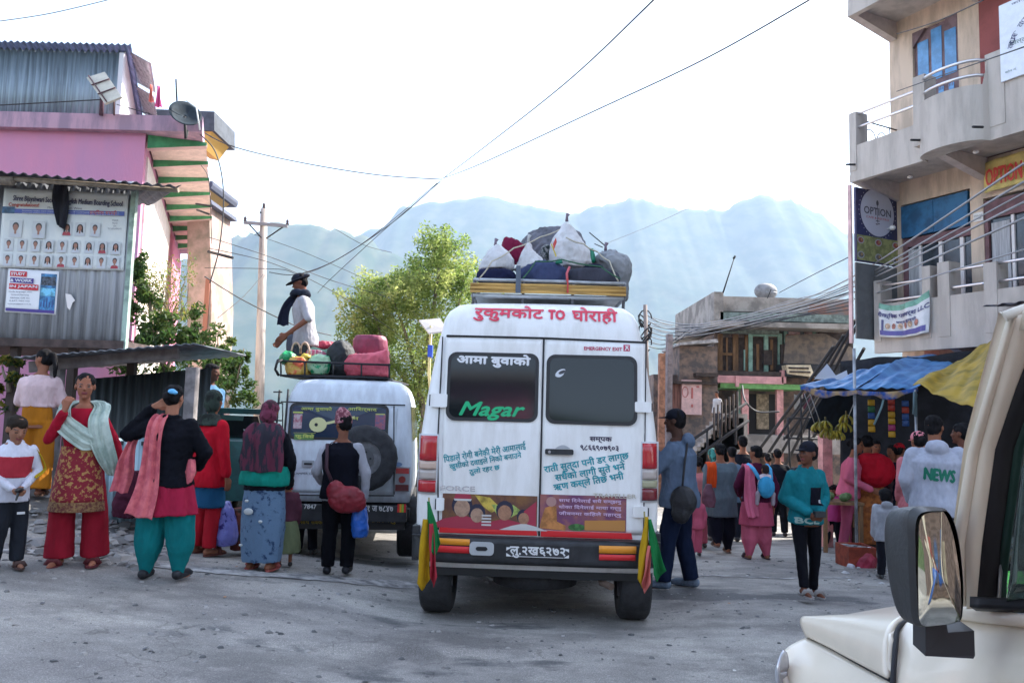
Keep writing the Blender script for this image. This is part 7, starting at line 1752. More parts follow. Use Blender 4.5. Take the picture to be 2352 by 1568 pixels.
    for x in hs:
        if x.startswith('cap'):
            cc=hexc(x[3:9]); mb=MB(); E_(mb,(0,.06,.22),(.375,.43,.34)); E_(mb,(0,-.47,.16),(.25,.26,.035))
            fuse(mb,max(vox,.008),'cap',cloth(cc,.1),t,smooth=1)
        if x.startswith('hat'):
            cc=hexc(x[3:9]); mb=MB(); E_(mb,(0,.04,.27),(.37,.42,.29)); E_(mb,(0,-.05,.17),(.60,.78,.045)); E_(mb,(0,.5,.23),(.30,.22,.11))
            fuse(mb,max(vox,.008),'hat',cloth(cc,.1),t,smooth=1,namp=.004)
        if x.startswith('topi'):
            mb=MB(); m3=MB(); m3.loft([(0,.02*hh,.04*hh,.41*hh,.46*hh),(0,.02*hh,.35*hh,.39*hh,.43*hh),(.06*hh,.04*hh,.62*hh,.31*hh,.34*hh),(.12*hh,.05*hh,.82*hh,.11*hh,.15*hh)],24)
            mb.add([Hm@v for v in m3.v],m3.f); fuse(mb,max(vox,.008),'topi',M(hexc('b07a80'),.8,col2=hexc('6e3040'),vs_=38,vlo=.48,vhi=.54,bump=.3),t,smooth=1)
        if x.startswith('scarf'):
            cc=hexc(x[5:11]); mb=MB(); E_(mb,(0,.10,.16),(.40,.44,.38)); E_(mb,(0,.20,-.15),(.37,.33,.42)); mb.loft([(neckb.x,neckb.y+.01*H,neckb.z-.05*H,.10*H,.075*H),(neckb.x,neckb.y+.01*H,neckb.z+.02*H,.055*H,.055*H)],20)
            fuse(mb,max(vox,.010),'headscarf',M(cc,.9,col2=tuple(c*.25 for c in cc),vs_=13,vlo=.47,vhi=.53,bump=.4,stretch=(1,1,.6)),t,smooth=2,namp=.012,nfreq=(14,14,10),seed=seed)
    # ---- shoes
    if shoes:
        kind,col=shoes
        for P_,K,A,s in LG:
            a=D[A]; mb=MB(); fwd=Vector((.12*s,-1,0)).normalized(); sole=a+Vector((0,0,-.047*H))
            if kind=='shoe':
                mb.caps(a+Vector((0,.02*H,-.018*H)),a+fwd*.09*H+Vector((0,0,-.026*H)),.027*H,.022*H); mb.caps(a+fwd*.09*H+Vector((0,0,-.028*H)),a+fwd*.118*H+Vector((0,0,-.032*H)),.021*H,.015*H)
                fuse(mb,.008,'shoe',M(col,.6,var=.25,vs_=15),t,smooth=1)
            else:
                P=[]; 
                for k in range(16):
                    an=2*PI*k/16; P.append((.030*H*math.cos(an)*(1.15 if math.sin(an)<0 else .9),-.04*H+.085*H*math.sin(an)))
                vs=[Vector((x+a.x+s*.008*H,y+a.y,sole.z+z)) for z in (.001,.012*H) for x,y in P]; n=16
                mb.add(vs,[tuple(range(n))[::-1],tuple(range(n,2*n))]+[(i,(i+1)%n,n+(i+1)%n,n+i) for i in range(n)])
                sn=mb.obj('sandal',M(col,.7),t)
                MB().tube([Vector((a.x+s*.008*H-.032*H,a.y-.055*H,sole.z+.01*H)),Vector((a.x+s*.008*H-.018*H,a.y-.06*H,sole.z+.036*H)),Vector((a.x+s*.008*H+.018*H,a.y-.06*H,sole.z+.036*H)),Vector((a.x+s*.008*H+.032*H,a.y-.055*H,sole.z+.01*H))],.008*H,6,sx=2.2).obj('strap',M(col,.7),sn)
    return t,D,H,Hm,hh
def onbody(par,gname,side,z0,cx=0):
    """maps flat lettering onto a garment: side=1 back (+y), -1 front; falls back to the last hit"""
    bpy.context.view_layer.update(); g=[c for c in COL.objects if c.parent==par and c.name.split('.')[0]==gname][0]; last=[.15]
    def f(a,b,o=0):
        x=cx+(-a if side>0 else a); ok,loc,_,_=g.ray_cast(Vector((x,side*1.0,z0+b)),Vector((0,-side,0)))
        if ok: last[0]=abs(loc.y)
        return Vector((x,side*(last[0]+.005+o),z0+b))
    return f
def strip_cloth(par,name,path,wid,mat,H,wdir=(1,0,0),fold=.012,nfold=5,th=.006,ph=0,border=None):
    """draped strip of cloth: path in fractions of H, local to the person"""
    P=[Vector(p)*H for p in path]; n=len(P)-1; wd=Vector(wdir)
    W_=wid if isinstance(wid,(list,tuple)) else [wid]*len(P)
    def c(v):
        i=min(n-1,int(v*n)); u=v*n-i; p0=P[max(i-1,0)];p1=P[i];p2=P[i+1];p3=P[min(i+2,n)]
        return .5*((2*p1)+(-p0+p2)*u+(2*p0-5*p1+4*p2-p3)*u*u+(-p0+3*p1-3*p2+p3)*u**3), (W_[i]+(W_[i+1]-W_[i])*u)*H
    def f(u,v):
        q,w=c(v); a,_=c(min(1,v+.02)); b,_=c(max(0,v-.02)); tn=(a-b).normalized(); x=(wd-tn*wd.dot(tn)).normalized(); nn=x.cross(tn)
        k=math.sin((u-.5)*2*PI*nfold*.5+ph+2*v)+.4*math.sin((u-.5)*2*PI*nfold*1.1+ph*2+5*v)
        return q+x*((u-.5)*w*(1+.06*math.sin(v*9+ph)))+nn*(fold*k)+Vector((0,0,.008*math.sin(u*9+ph)*v))
    return MB().grid(f,28,44,th=th).obj(name,mat,par)
# ---- left crowd ----
t,D,H,_,_=person('boy in white shirt and red vest with dark trousers, far left',10,1306,955,42,head=(10,18),headscale=1.3,build=1.0,hair='kid',haircol=(.025,.018,.014),
  J=dict(EL=(.15,.0,.63),HL=(.045,-.14,.55),ER=(-.15,.0,.63),HR=(-.02,-.15,.54)),hands=('grip','grip'),
  tops=[('shirt','c8c8d4',.44,2,.012,dict(collar=1)),('vest','a3303c',.60,0,.020,dict(z1=.76,amp=.004))],legs=('kid','23262d',dict(waist=.5)),shoes=('sandal',hexc('4a3430')),skin=hexc('8f6450'),seed=2)
strip_cloth(t,'sleeve_stripe',[(.125,-.035,.78),(.185,-.025,.66),(.12,-.11,.60)],.03,cloth('b59a2a'),H,wdir=(0,1,.3),fold=.002,th=.004)
MB().box((.03*H,-.085*H,.36*H),(.075*H,-.078*H,.375*H)).obj('pocket_mark',M((.6,.6,.62),.6),t)
o=MB().ell((0,0,0),(.022,.05,.02)).caps((0,0,0),(.0,-.03,-.07),.012,.008).obj('black_toy',M((.015,.015,.018),.4)); o.location=G(10,1306)+Matrix.Rotation(R(42),3,'Z')@Vector((.01,-.25,.53*H)); tag(o,'small black toy held in the hands of the boy at far left','toy')
b0=W(72,1118,8.35); b0.z=ground(b0.x,b0.y)+.02
t,D,H,_,_=person('girl with ponytail in mustard trousers and pale blouse seen from behind',0,0,0,192,base=b0,H=W(72,802,8.35).z-b0.z,head=(66,12),hair='pony',fem=True,build=1.0,headscale=1.05,vox=.009,
  tops=[('blouse','cdb2b4',.60,1,.022,dict(sr=1.35,amp=.012))],legs=('wide','a8691c',dict(waist=.63)),J=dict(EL=(.13,-.03,.64),HL=(.11,-.13,.60),ER=(-.14,-.02,.64),HR=(-.10,-.14,.56)),shoes=('sandal',(.1,.05,.03)),skin=hexc('8a5c48'),seed=3)
# woman in red
kurt=M(hexc('7e1626'),.85,col2=hexc('a97f4a'),vs_=30,vlo=.44,vhi=.47,bump=.4)
t,D,H,Hm,hh=person('woman in crimson kurta and pale mint scarf with a hand at her mouth',168,1299,858,12,head=(14,4),hair='bun',fem=True,vox=.0075,build=.88,
  J=dict(ER=(-.145,-.06,.655),HR=(-.058,-.125,.805),EL=(.158,.02,.63),HL=(.205,-.02,.50),AR=(-.075,.01,.045),AL=(.085,.05,.045),KR=(-.07,-.01,.27),KL=(.08,.02,.27)),
  handdir={'R':((.25,-.05,1),(.3,1,0))},hands=('rel','grip'),
  tops=[('kurta','a3182f',.285,1.92,.014,dict(flare=.10,amp=.008,fold=.03))],legs=('wide','8e1a2b'),shoes=('sandal',hexc('5a1c22')),skin=hexc('96614c'),seed=4)
mb=MB(); 
def torso_front(mb,z0,z1,rx0,rx1,ry0,ry1,a0,a1,n=24,m=14):
    def f(u,v):
        a=R(a0+(a1-a0)*u); z=z0+(z1-z0)*v; return (H*(rx0+(rx1-rx0)*v)*math.cos(a),H*(ry0+(ry1-ry0)*v)*math.sin(a)-.004,H*z)
    return mb.grid(f,n,m,th=-.004)
torso_front(mb,.335,.62,.132,.094,.117,.081,190,350).obj('printed_panel',kurt,t)
mb=MB(); torso_front(mb,.287,.337,.138,.132,.122,.117,188,352).obj('gold_border',M(hexc('8a6a42'),.8,col2=hexc('5c2a24'),vs_=40,bump=.4),t)
mint=M(hexc('b9c6bc'),.85,col2=hexc('8fa096'),vs_=5,bump=.3)
strip_cloth(t,'scarf',[(-.07,-.075,.755),(-.085,-.02,.835),(0,.055,.850),(.085,-.01,.835),(.095,-.095,.76),(.115,-.10,.66),(.155,-.09,.55),(.175,-.06,.475)],[.06,.06,.07,.08,.10,.11,.09,.05],mint,H,fold=.010)
strip_cloth(t,'scarf',[(-.09,-.06,.815),(-.075,-.095,.75),(-.02,-.105,.70),(.05,-.10,.655),(.10,-.085,.65)],[.06,.09,.11,.11,.05],mint,H,wdir=(.5,0,1),fold=.008)
# woman in black jacket, seen from behind, arm raised
teal_c='0e6b6e'
t,D,H,Hm,hh=person('woman in black jacket and teal trousers seen from behind touching her hair',371,1331,884,180,head=(-8,6),hair='bun',fem=True,vox=.0075,build=1.06,
  J=dict(ER=(-.175,-.02,.655),HR=(-.115,-.09,.57)) | dict(EL=(.245,-.045,.735),HL=(.095,.015,.885),AL=(.085,.01,.05),AR=(-.085,.0,.05),KL=(.075,-.01,.28),KR=(-.075,-.01,.28)),
  handdir={'L':((-.9,.15,.35),(0,-1,0))},
  tops=[('kurta','9a1f3c',.335,0,.006,dict(flare=.22,z1=.6,fold=.05,amp=.01)),('jacket','0d0e16',.475,1.9,.026,dict(sr=1.2,amp=.014,collar=1,nf3=(9,9,9)))],legs=('salwar',teal_c,dict(amp=.013)),shoes=('shoe',hexc('15161c')),skin=hexc('9b6a55'),seed=5)
mb=MB(); mb.ell(Hm@(Vector((-.18,.52,.20))*hh),(.035,.02,.022)).ell(Hm@(Vector((-.30,.50,.16))*hh),(.022,.02,.016)); mb.obj('hair_clip',M((.12,.45,.8),.3),t)
coral=M(hexc('cf6a6f'),.85,col2=hexc('b5505c'),vs_=12,bump=.4)
strip_cloth(t,'dupatta',[(.02,-.06,.80),(.035,.02,.845),(.04,.085,.80),(.045,.105,.70),(.05,.105,.58),(.055,.125,.45),(.075,.15,.335)],[.06,.07,.085,.095,.10,.115,.14],coral,H,fold=.012,nfold=4)
strip_cloth(t,'dupatta',[(.20,-.05,.74),(.215,-.02,.68),(.225,.0,.60),(.235,.0,.52),(.245,.02,.44)],[.03,.05,.08,.09,.10],coral,H,fold=.012,nfold=3,ph=2)
strip_cloth(t,'dupatta',[(-.125,.03,.62),(-.13,.05,.56),(-.12,.05,.50)],[.03,.06,.04],coral,H,fold=.008,nfold=2,ph=1)
for v in [c_ for c_ in COL.objects if c_.parent==t and c_.name.startswith('dupatta')]:
    for q in v.data.vertices: q.co.x*= -1 if False else 1
# red coat person
t,D,H,Hm,hh=person('person in bright red long coat standing behind the black jacket woman',468,1274,896,150,head=(20,5),hair='scarf26332b',fem=True,vox=.0095,
  tops=[('blue_kurta','1f5276',.29,0,.006,dict(flare=.05,z1=.6)),('coat','b51226',.415,1.95,.022,dict(flare=.07,sr=1.15,amp=.010,collar=1))],legs=('straight','a81a28'),shoes=('sandal',hexc('5a2b22')),J=dict(AL=(.07,.01,.05)),seed=6)
# man behind in denim blue
b0=W(472,1010,11.3); b0.z=ground(b0.x,b0.y)
person('man with short dark hair and blue shirt looking right behind the green jeep',0,0,0,62,base=b0,H=W(472,835,11.3).z-b0.z,head=(20,5),hair='short',vox=.011,tops=[('shirt','4d6f90',.44,2,.018,dict(collar=1))],legs=('straight','1c222c'),shoes=('shoe',(.05,.05,.05)),skin=hexc('5c3d33'),seed=7)
# woman with blanket skirt
plaid=M(hexc('5c2338'),.9,col2=hexc('23202c'),vs_=7,vlo=.47,vhi=.53,bump=.4,stretch=(2.2,2.2,.5))
t,D,H,Hm,hh=person('woman in plum plaid headscarf and dark blue printed wrap skirt seen from behind',598,1309,920,176,head=(0,8),hair='scarf6b2a42',fem=True,vox=.009,build=.98,
  J=dict(EL=(.135,-.02,.64),HL=(.10,-.10,.54),ER=(-.135,-.02,.64),HR=(-.10,-.10,.54)),
  tops=[('blouse','14151d',.47,2,.026,dict(sr=1.4,amp=.014))],legs=('skirt','24406a',dict(mat=M(hexc('1d3558'),.85,col2=hexc('5b7590'),vs_=16,vlo=.55,vhi=.64,bump=.4),r0=.118,r1=.105,z0=.055,fold=.03)),shoes=('sandal',hexc('9a4a44')),seed=8)
strip_cloth(t,'shawl',[(-.02,.075,.87),(-.02,.115,.80),(-.02,.125,.70),(-.02,.13,.585)],[.15,.25,.26,.24],plaid,H,fold=.012,nfold=5)
mb=MB(); mb.loft([(0,0,.50*H,.145*H,.125*H),(0,0,.53*H,.150*H,.132*H),(0,0,.575*H,.142*H,.125*H),(0,0,.61*H,.13*H,.11*H)],28,fold=.03,nf=5); fuse(mb,.012,'sash',cloth(hexc('128070')),t,namp=.012,seed=3)
for x,y,z,r in ((.06,.095,.415,.020),(.045,.098,.355,.045),(-.03,.1,.30,.02),(.085,.085,.16,.018)):
    MB().ell((-x*H*-1,y*H+.035,z*H),(r,.012,r*.7),10).obj('skirt_motif',M((.5,.52,.52),.8),t)
# child beside her
person('small child in dull green dress half hidden beside the wrapped skirt woman',652,1302,1092,200,hair='kid',headscale=1.35,vox=.011,tops=[('cardigan','5a3340',.5,2,.02,{})],legs=('skirt','6b7355',dict(z0=.16,z1=.56,r0=.17)),shoes=('shoe',(.03,.03,.03)),seed=9)
# man in topi
t,D,H,Hm,hh=person('man in patterned topi and black waistcoat seen from behind with red bag',772,1319,950,184,head=(38,6),hair='short+topi',vox=.0085,build=1.02,
  J=dict(EL=(.155,.0,.635),HL=(.135,-.12,.56),ER=(-.158,.01,.635),HR=(-.150,-.04,.47),AL=(.055,.01,.05),AR=(-.06,.0,.05)),
  tops=[('shirt','a8a8b0',.46,1.95,.012,dict(sr=1.15)),('waistcoat','0c0d18',.47,0,.026,dict(amp=.006))],legs=('straight','0b0c12'),shoes=('shoe',hexc('14151c')),skin=hexc('7a4e3c'),seed=10)
base=t.location.copy(); RM=Matrix.Rotation(R(184),4,'Z')
bg=thing('red_shoulder_bag','crimson slouchy shoulder bag on the back of the man in topi','bag',base,R(184))
mb=MB(); mb.ell((-.065*H,.16*H,.48*H),(.115*H,.055*H,.085*H)).ell((.0,.155*H,.53*H),(.06*H,.045*H,.07*H)).ell((-.12*H,.155*H,.455*H),(.06*H,.045*H,.05*H)); fuse(mb,.011,'bag_body',M(hexc('74101f'),.55,bump=.5,bs=10,var=.2),bg,namp=.018,nfreq=(8,8,8))
MB().tube([Vector((.03,.10,.56))*H,Vector((.075,.10,.66))*H,Vector((.085,.05,.81))*H,Vector((.07,-.04,.80))*H,Vector((.0,-.11,.68))*H],.010,8,sx=1.8).obj('strap',M((.04,.01,.02),.7),bg)
sack('blue_plastic_bag','blue plastic carrier bag hanging from the hand of the man in topi','bag',[(806,838,1236),(804,842,1215),(804,840,1190),(808,838,1168),(818,832,1155)],7.75,.2,M((.02,.12,.50),.3,bump=.8,bs=10,var=.2),namp=.02)
# man on the jeep roof
b0=W(706,700,10.0); H9=1.66; b0.z=W(700,634,10.0).z-H9*.985
t,D,H,Hm,hh=person('man in sun hat and grey T-shirt kneeling among the jeep roof luggage',0,0,0,-72,base=b0,H=H9,head=(-6,26),lean=7,hair='short+hat22242f',vox=.009,build=1.0,
  J=dict(EL=(.155,.02,.64),HL=(.13,-.13,.545),ER=(-.15,.0,.64),HR=(-.10,-.16,.52),KL=(.07,-.05,.265),KR=(-.07,-.05,.265),AL=(.07,.20,.27),AR=(-.07,.20,.27)),
  tops=[('shirt','a3a0a6',.45,.55,.016,dict(sr=1.15))],legs=('straight','3a4048'),skin=hexc('7d5040'),seed=11)
strip_cloth(t,'neck_scarf',[(-.02,-.055,.87),(-.03,-.085,.82),(-.04,-.14,.76),(-.045,-.165,.68),(-.045,-.17,.60)],[.06,.08,.07,.075,.085],cloth('1c1f30'),H,wdir=(.3,1,0),fold=.008,nfold=2)
mb=MB(); mb.tube([Vector((.058*math.cos(k*PI/8),-.035+.055*math.sin(k*PI/8)-.02,.845+.008*math.sin(k)))*H for k in range(17)],.026*H,8); fuse(mb,.011,'scarf_loop',cloth('252a38'),t,namp=.006)
# ---- right crowd ----
t,D,H,Hm,hh=person('photographer in grey blue hooded top and jeans raising a camera beside the minibus',1560,1352,940,-118,head=(0,2),hair='short+cap1a1c26',vox=.0085,build=1.08,
  J=dict(EL=(.15,-.10,.66),HL=(.055,-.225,.815),ER=(-.15,-.10,.66),HR=(-.055,-.225,.815),AL=(.07,-.07,.05),AR=(-.07,.05,.05),KL=(.065,-.05,.28)),hands=('grip','grip'),handdir={'L':((-.2,-.5,1),(-1,0,0)),'R':((.2,-.5,1),(1,0,0))},
  tops=[('hooded_top','59687d',.455,2,.026,dict(sr=1.15,amp=.012,hood=1))],legs=('straight','121c33'),shoes=('shoe',hexc('5c6a7a')),skin=hexc('50382f'),seed=12)
base=t.location.copy()
cmr=thing('camera','black video camera with grip held up by the photographer','camera',base,R(-118))
MB().box((-.05,-.20*H-.12,.845*H),(.05,-.18*H,.90*H)).obj('camera_body',darkm,cmr); MB().tube([(0,-.20*H-.12,.872*H),(0,-.20*H-.22,.872*H)],.042,16).obj('lens',darkm,cmr); MB().box((-.02,-.20*H-.08,.90*H),(.02,-.2*H,.925*H)).obj('top_handle',darkm,cmr)
MB().tube([(.06,-.22*H,.80*H),(.06,-.22*H-.1,.80*H),(.06,-.22*H-.1,.76*H),(.06,-.22*H,.76*H)],.010,6).obj('grip_frame',M((.55,.57,.6),.4),cmr)
bk=thing('black_sling_bag','black sling bag hanging at the hip of the photographer','bag',base,R(-118)); mb=MB(); mb.ell((.14*H,.06*H,.50*H),(.05*H,.075*H,.085*H)).ell((.15*H,.05*H,.44*H),(.04*H,.055*H,.06*H)); fuse(mb,.011,'bag_body',M((.012,.012,.015),.6,bump=.4),bk,namp=.01)
MB().tube([Vector((.13,.05,.56))*H,Vector((.12,.06,.70))*H,Vector((.03,.055,.84))*H,Vector((-.06,-.0,.83))*H],.010,6,sx=1.8).obj('strap',darkm,bk)
t,D,H,_,_=person('woman walking away in grey kurta with orange scarf on her left shoulder',1655,1269,1019,180,head=(0,4),hair='bun',fem=True,vox=.011,build=1.15,J=dict(AL=(.06,.14,.12),KL=(.06,.02,.29)),
  tops=[('kurta','5f6c74',.335,1.9,.026,dict(flare=.08,sr=1.15))],legs=('salwar','12121f'),shoes=('sandal',(.15,.1,.08)),seed=13)
strip_cloth(t,'orange_scarf',[(.09,-.07,.70),(.10,-.02,.825),(.10,.075,.80),(.105,.095,.70),(.11,.10,.60)],[.07,.08,.09,.09,.08],cloth('c8481c'),H,fold=.006,nfold=3)
sack('handbag','dusty mauve handbag carried by the woman in grey kurta','bag',[(1618,1644,1165),(1616,1646,1150),(1618,1644,1130),(1624,1638,1112)],11.0,.14,cloth('6b4a55'))
t,D,H,_,_=person('woman walking away in maroon top and pink salwar carrying a baby',1738,1284,1023,180,head=(40,0),hair='short',fem=True,vox=.011,build=1.12,J=dict(AL=(.075,.03,.05),AR=(-.09,.0,.05),EL=(.17,0,.64),ER=(-.17,0,.64),HL=(.12,-.10,.55),HR=(-.16,-.02,.46)),
  tops=[('kurta','b14f68',.30,0,.012,dict(flare=.12,z1=.6)),('cardigan','4a1630',.50,1.9,.022,dict(sr=1.15,collar=1))],legs=('salwar','b85a70'),shoes=('sandal',(.05,.03,.04)),seed=14)
strip_cloth(t,'dupatta',[(.09,-.07,.75),(.085,-.02,.83),(.085,.075,.80),(.09,.095,.68),(.085,.11,.52),(.07,.14,.38)],[.06,.07,.085,.10,.11,.09],cloth('c0627a'),H,fold=.010,nfold=4)
base=t.location.copy()
bc=thing('baby_carrier','light blue baby carrier strapped on the back of the pink salwar woman','baby carrier',base,PI)
mb=MB(); mb.ell((-.04*H,.145*H,.645*H),(.075*H,.06*H,.095*H)); fuse(mb,.011,'carrier_pouch',cloth('3f9ac4'),bc,namp=.008)
for s in (-1,1): MB().tube([Vector((-.04+.05*s,.13,.71))*H,Vector((-.02+.075*s,.085,.80))*H,Vector((-.0+.085*s,.02,.835))*H],.018,8,sx=1.5).obj('strap',cloth('57a9d6'),bc)
person('baby sitting in the light blue carrier',0,0,0,180,base=base+Vector((.04*H,-.12*H,.42*H)),H=.62,head=(0,15),headscale=1.7,hair='kid',haircol=(.03,.02,.02),vox=.010,J=dict(KL=(.16,.02,.40),KR=(-.16,.02,.40),AL=(.17,-.02,.16),AR=(-.17,-.02,.16)),tops=[('shirt','c9b8bd',.44,2,.02,{})],legs=('kid','b0a4ac'),seed=15)
# teal boy
t,D,H,Hm,hh=person('boy in teal sweatshirt and dark cap walking towards us on the right',1852,1372,1014,8,head=(-70,2),headscale=1.1,hair='short+cap1b1d27',vox=.0085,build=.94,skin=hexc('6b4536'),
  J=dict(EL=(.142,.02,.63),HL=(.02,-.125,.555),ER=(-.142,.02,.63),HR=(-.035,-.125,.555),AR=(-.085,-.13,.09),KR=(-.07,-.07,.30),AL=(.075,.05,.045)),hands=('grip','grip'),
  tops=[('sweatshirt','156b74',.475,1.9,.022,dict(sr=1.35,amp=.012,collar=1))],legs=('slim','0d0d14',dict(amp=.008)),shoes=('sandal',hexc('8a8583')),seed=16)
fb_=onbody(t,'sweatshirt',-1,.60*H,cx=0); MB().grid(lambda u,v:fb_((-.015+.08*u)*H,.11*v*H,.004),8,8,th=.006).obj('chest_pocket',cloth('12121e'),t)
MB().grid(lambda u,v:fb_((.045+.014*u)*H,(.008+.024*v)*H,.009),2,2,th=.003).obj('pocket_label',M((.5,.5,.5),.6),t)
mb=MB(); write(mb,'BCL',onbody(t,'sweatshirt',-1,.500*H,cx=-.03*H),w=.14*H,h=.035*H,bold=.004); mb.obj('hem_lettering',M((.30,.42,.38),.6),t)
o=MB().box((-.04*H,-.20*H,.535*H),(.03*H,-.165*H,.57*H)).obj('phone',M((.02,.02,.025),.4)); o.matrix_world=Matrix.Translation(t.location)@Matrix.Rotation(R(8),4,'Z'); tag(o,'dark phone held by the boy in teal sweatshirt','phone')
FAR=dict(vox=.012)
person('toddler in pink hooded jacket and dark trousers beside the skirt woman',1915,1256,1113,-25,head=(-20,10),headscale=1.5,hair='kid',vox=.011,J=dict(AR=(-.11,-.10,.07),AL=(.09,.05,.05)),tops=[('jacket','c94f92',.42,1.9,.03,dict(sr=1.3,collar=1))],legs=('kid','1a1c26'),shoes=('shoe',(.08,.08,.09)),seed=17)
person('woman in pink jacket leaning to the stall under the bananas',1950,1262,1003,60,lean=6,head=(0,12),hair='bun',fem=True,vox=.012,J=dict(HL=(.10,-.17,.58),HR=(-.08,-.18,.58)),tops=[('jacket','c4617a',.47,2,.024,dict(sr=1.2))],legs=('straight','a8506c'),shoes=('shoe',(.05,.03,.03)),seed=18)
t,D,H,_,_=person('woman with red blanket on her back and ochre skirt seen from behind',1998,1262,1000,182,head=(0,8),hair='bun',fem=True,vox=.012,build=1.12,tops=[('blouse','3a1422',.50,2,.026,dict(sr=1.2))],legs=('skirt','a5602c',dict(mat=M(hexc('a5602c'),.9,col2=hexc('7c4520'),vs_=14,bump=.5),z0=.06,r0=.135,r1=.11,fold=.04)),shoes=('shoe',(.03,.02,.02)),seed=19)
mb=MB(); mb.ell((-.02*H,.10*H,.70*H),(.165*H,.11*H,.15*H)).ell((.05*H,.09*H,.76*H),(.10*H,.09*H,.09*H)); fuse(mb,.013,'blanket',cloth('b01326'),t,namp=.015,seed=5)
person('small boy in light grey hooded top standing behind the door mirror',2038,1330,1122,170,headscale=1.35,hair='kid',vox=.010,J=dict(HR=(-.15,.02,.48)),tops=[('hooded_top','9fa0a6',.42,2,.03,dict(sr=1.3,hood=1))],legs=('kid','1c1d26'),shoes=('shoe',(.05,.05,.05)),seed=20)
t,D,H,_,_=person('woman in long taupe shawl facing left inside the stall',2058,1262,1022,-70,head=(0,12),hair='bun',fem=True,vox=.012,tops=[('shawl','59454a',.22,1.6,.03,dict(flare=.06,amp=.012))],legs=('skirt','3a2c33',{}),shoes=('shoe',(.03,.02,.02)),seed=21)
b0=W(2118,1300,9.3); b0.z=ground(b0.x,b0.y)
person('elder in pink cap and long pink flowered shawl left of the hoodie man',0,0,0,170,base=b0,H=W(2118,992,9.3).z-b0.z,head=(10,10),hair='bun+capd0808a',fem=True,vox=.011,build=1.1,tops=[('shawl','bd6f74',.25,1.6,.032,dict(flare=.10,amp=.014))],legs=('skirt','5a3038',{}),shoes=('shoe',(.03,.02,.02)),seed=22)
b0=W(2156,1360,8.1); b0.z=ground(b0.x,b0.y)
t,D,H,_,_=person('tall man in light grey hoodie with green NEWS lettering on his back',0,0,0,160,base=b0,H=W(2185,956,8.1).z-b0.z,head=(-25,4),hair='short',vox=.0095,build=1.12,J=dict(EL=(.15,.0,.64),HL=(.12,-.10,.52),ER=(-.16,.0,.64),HR=(-.12,-.12,.58)),tops=[('hoodie','a3a6b3',.44,2,.034,dict(sr=1.25,amp=.010,hood=1))],legs=('straight','161d33'),shoes=('shoe',(.05,.05,.06)),seed=23)
mb=MB(); write(mb,'NEWS',onbody(t,'hoodie',1,.672*H,cx=-.01),w=.27,h=.115,bold=.008,rot=-.08); mb.obj('back_lettering',M((.0,.15,.09),.6),t)
b0=W(2222,1300,8.9); b0.z=ground(b0.x,b0.y)
person('man in dark blue top turned left behind the hoodie man',0,0,0,-140,base=b0,H=W(2222,972,8.9).z-b0.z,hair='short',vox=.012,tops=[('hooded_top','182742',.44,2,.03,dict(hood=1))],legs=('straight','14161f'),shoes=('shoe',(.03,.03,.03)),skin=hexc('6b4536'),seed=24)
def farp(lab,px,top,Y,Hh,rz,hair,topc,legc,seed,**k):
    b0=W(px,1200,Y); b0.z=ground(b0.x,b0.y); Hh=W(px,top,Y).z-b0.z
    return person(lab,0,0,0,rz,base=b0,H=Hh,hair=hair,vox=.014,tops=[('top',topc,.42,2,.025,{})],legs=('straight',legc),shoes=('shoe',(.04,.03,.03)),seed=seed,**k)
farp('man in red cap and dark jacket deep under the tarpaulin',2068,1018,12.4,1.6,120,'short+capa81a26','171b2a','14151c',25)
farp('man with thick black hair and dark coat beyond the grey kurta woman',1708,1000,13.6,1.6,180,'short','14151e','1a1a22',26)
farp('person in peach pink top just right of the photographer',1604,1048,12.0,1.5,180,'bun','cf7f80','b85a6a',27,fem=True)
farp('person with teal headcloth between photographer and grey kurta woman',1640,1030,13.2,1.5,200,'scarf3f8f88','31424f','20232e',28)
farp('dark haired person in pale blue collar between the two walking women',1682,1026,13.0,1.5,180,'short','5e7488','20232e',29)
farp('rider in dark jacket beside the red motorbike',1788,1030,14.3,1.5,170,'short','1a1c24','15161c',30)
farp('shopper in charcoal jacket among the crowd behind the teal boy',1838,1040,15.0,1.5,140,'short+cap23252e','26272e','1a1a1f',31)
farp('stallholder in dark maroon standing in the shade of the stall',2010,1010,13.2,1.5,0,'short','2a1420','141218',32)
farp('small child in pink running between photographer and grey kurta woman',1600,1128,10.9,1.0,185,'kid','b8566c','b8566c',33,headscale=1.35)
farp('person in tan shawl walking beyond the pink salwar woman',1765,1040,15.2,1.5,180,'bun','8a6a4c','3a2c2a',34,fem=True)
b0=W(1648,945,25.6); person('person in white sitting up on the stairs of the timber house',0,0,0,-60,base=b0-Vector((0,0,.6)),H=1.25,hair='short',vox=.02,tops=[('shirt','b8b4b4',.44,2,.02,{})],legs=('straight','3a3a44'),seed=35)
person('bystander legs in dark trousers standing beyond the white jeep',700,1275,1010,180,hair='short',vox=.013,tops=[('shirt','2a2c38',.42,2,.02,{})],legs=('straight','15161c'),shoes=('shoe',(.02,.02,.02)),seed=36)
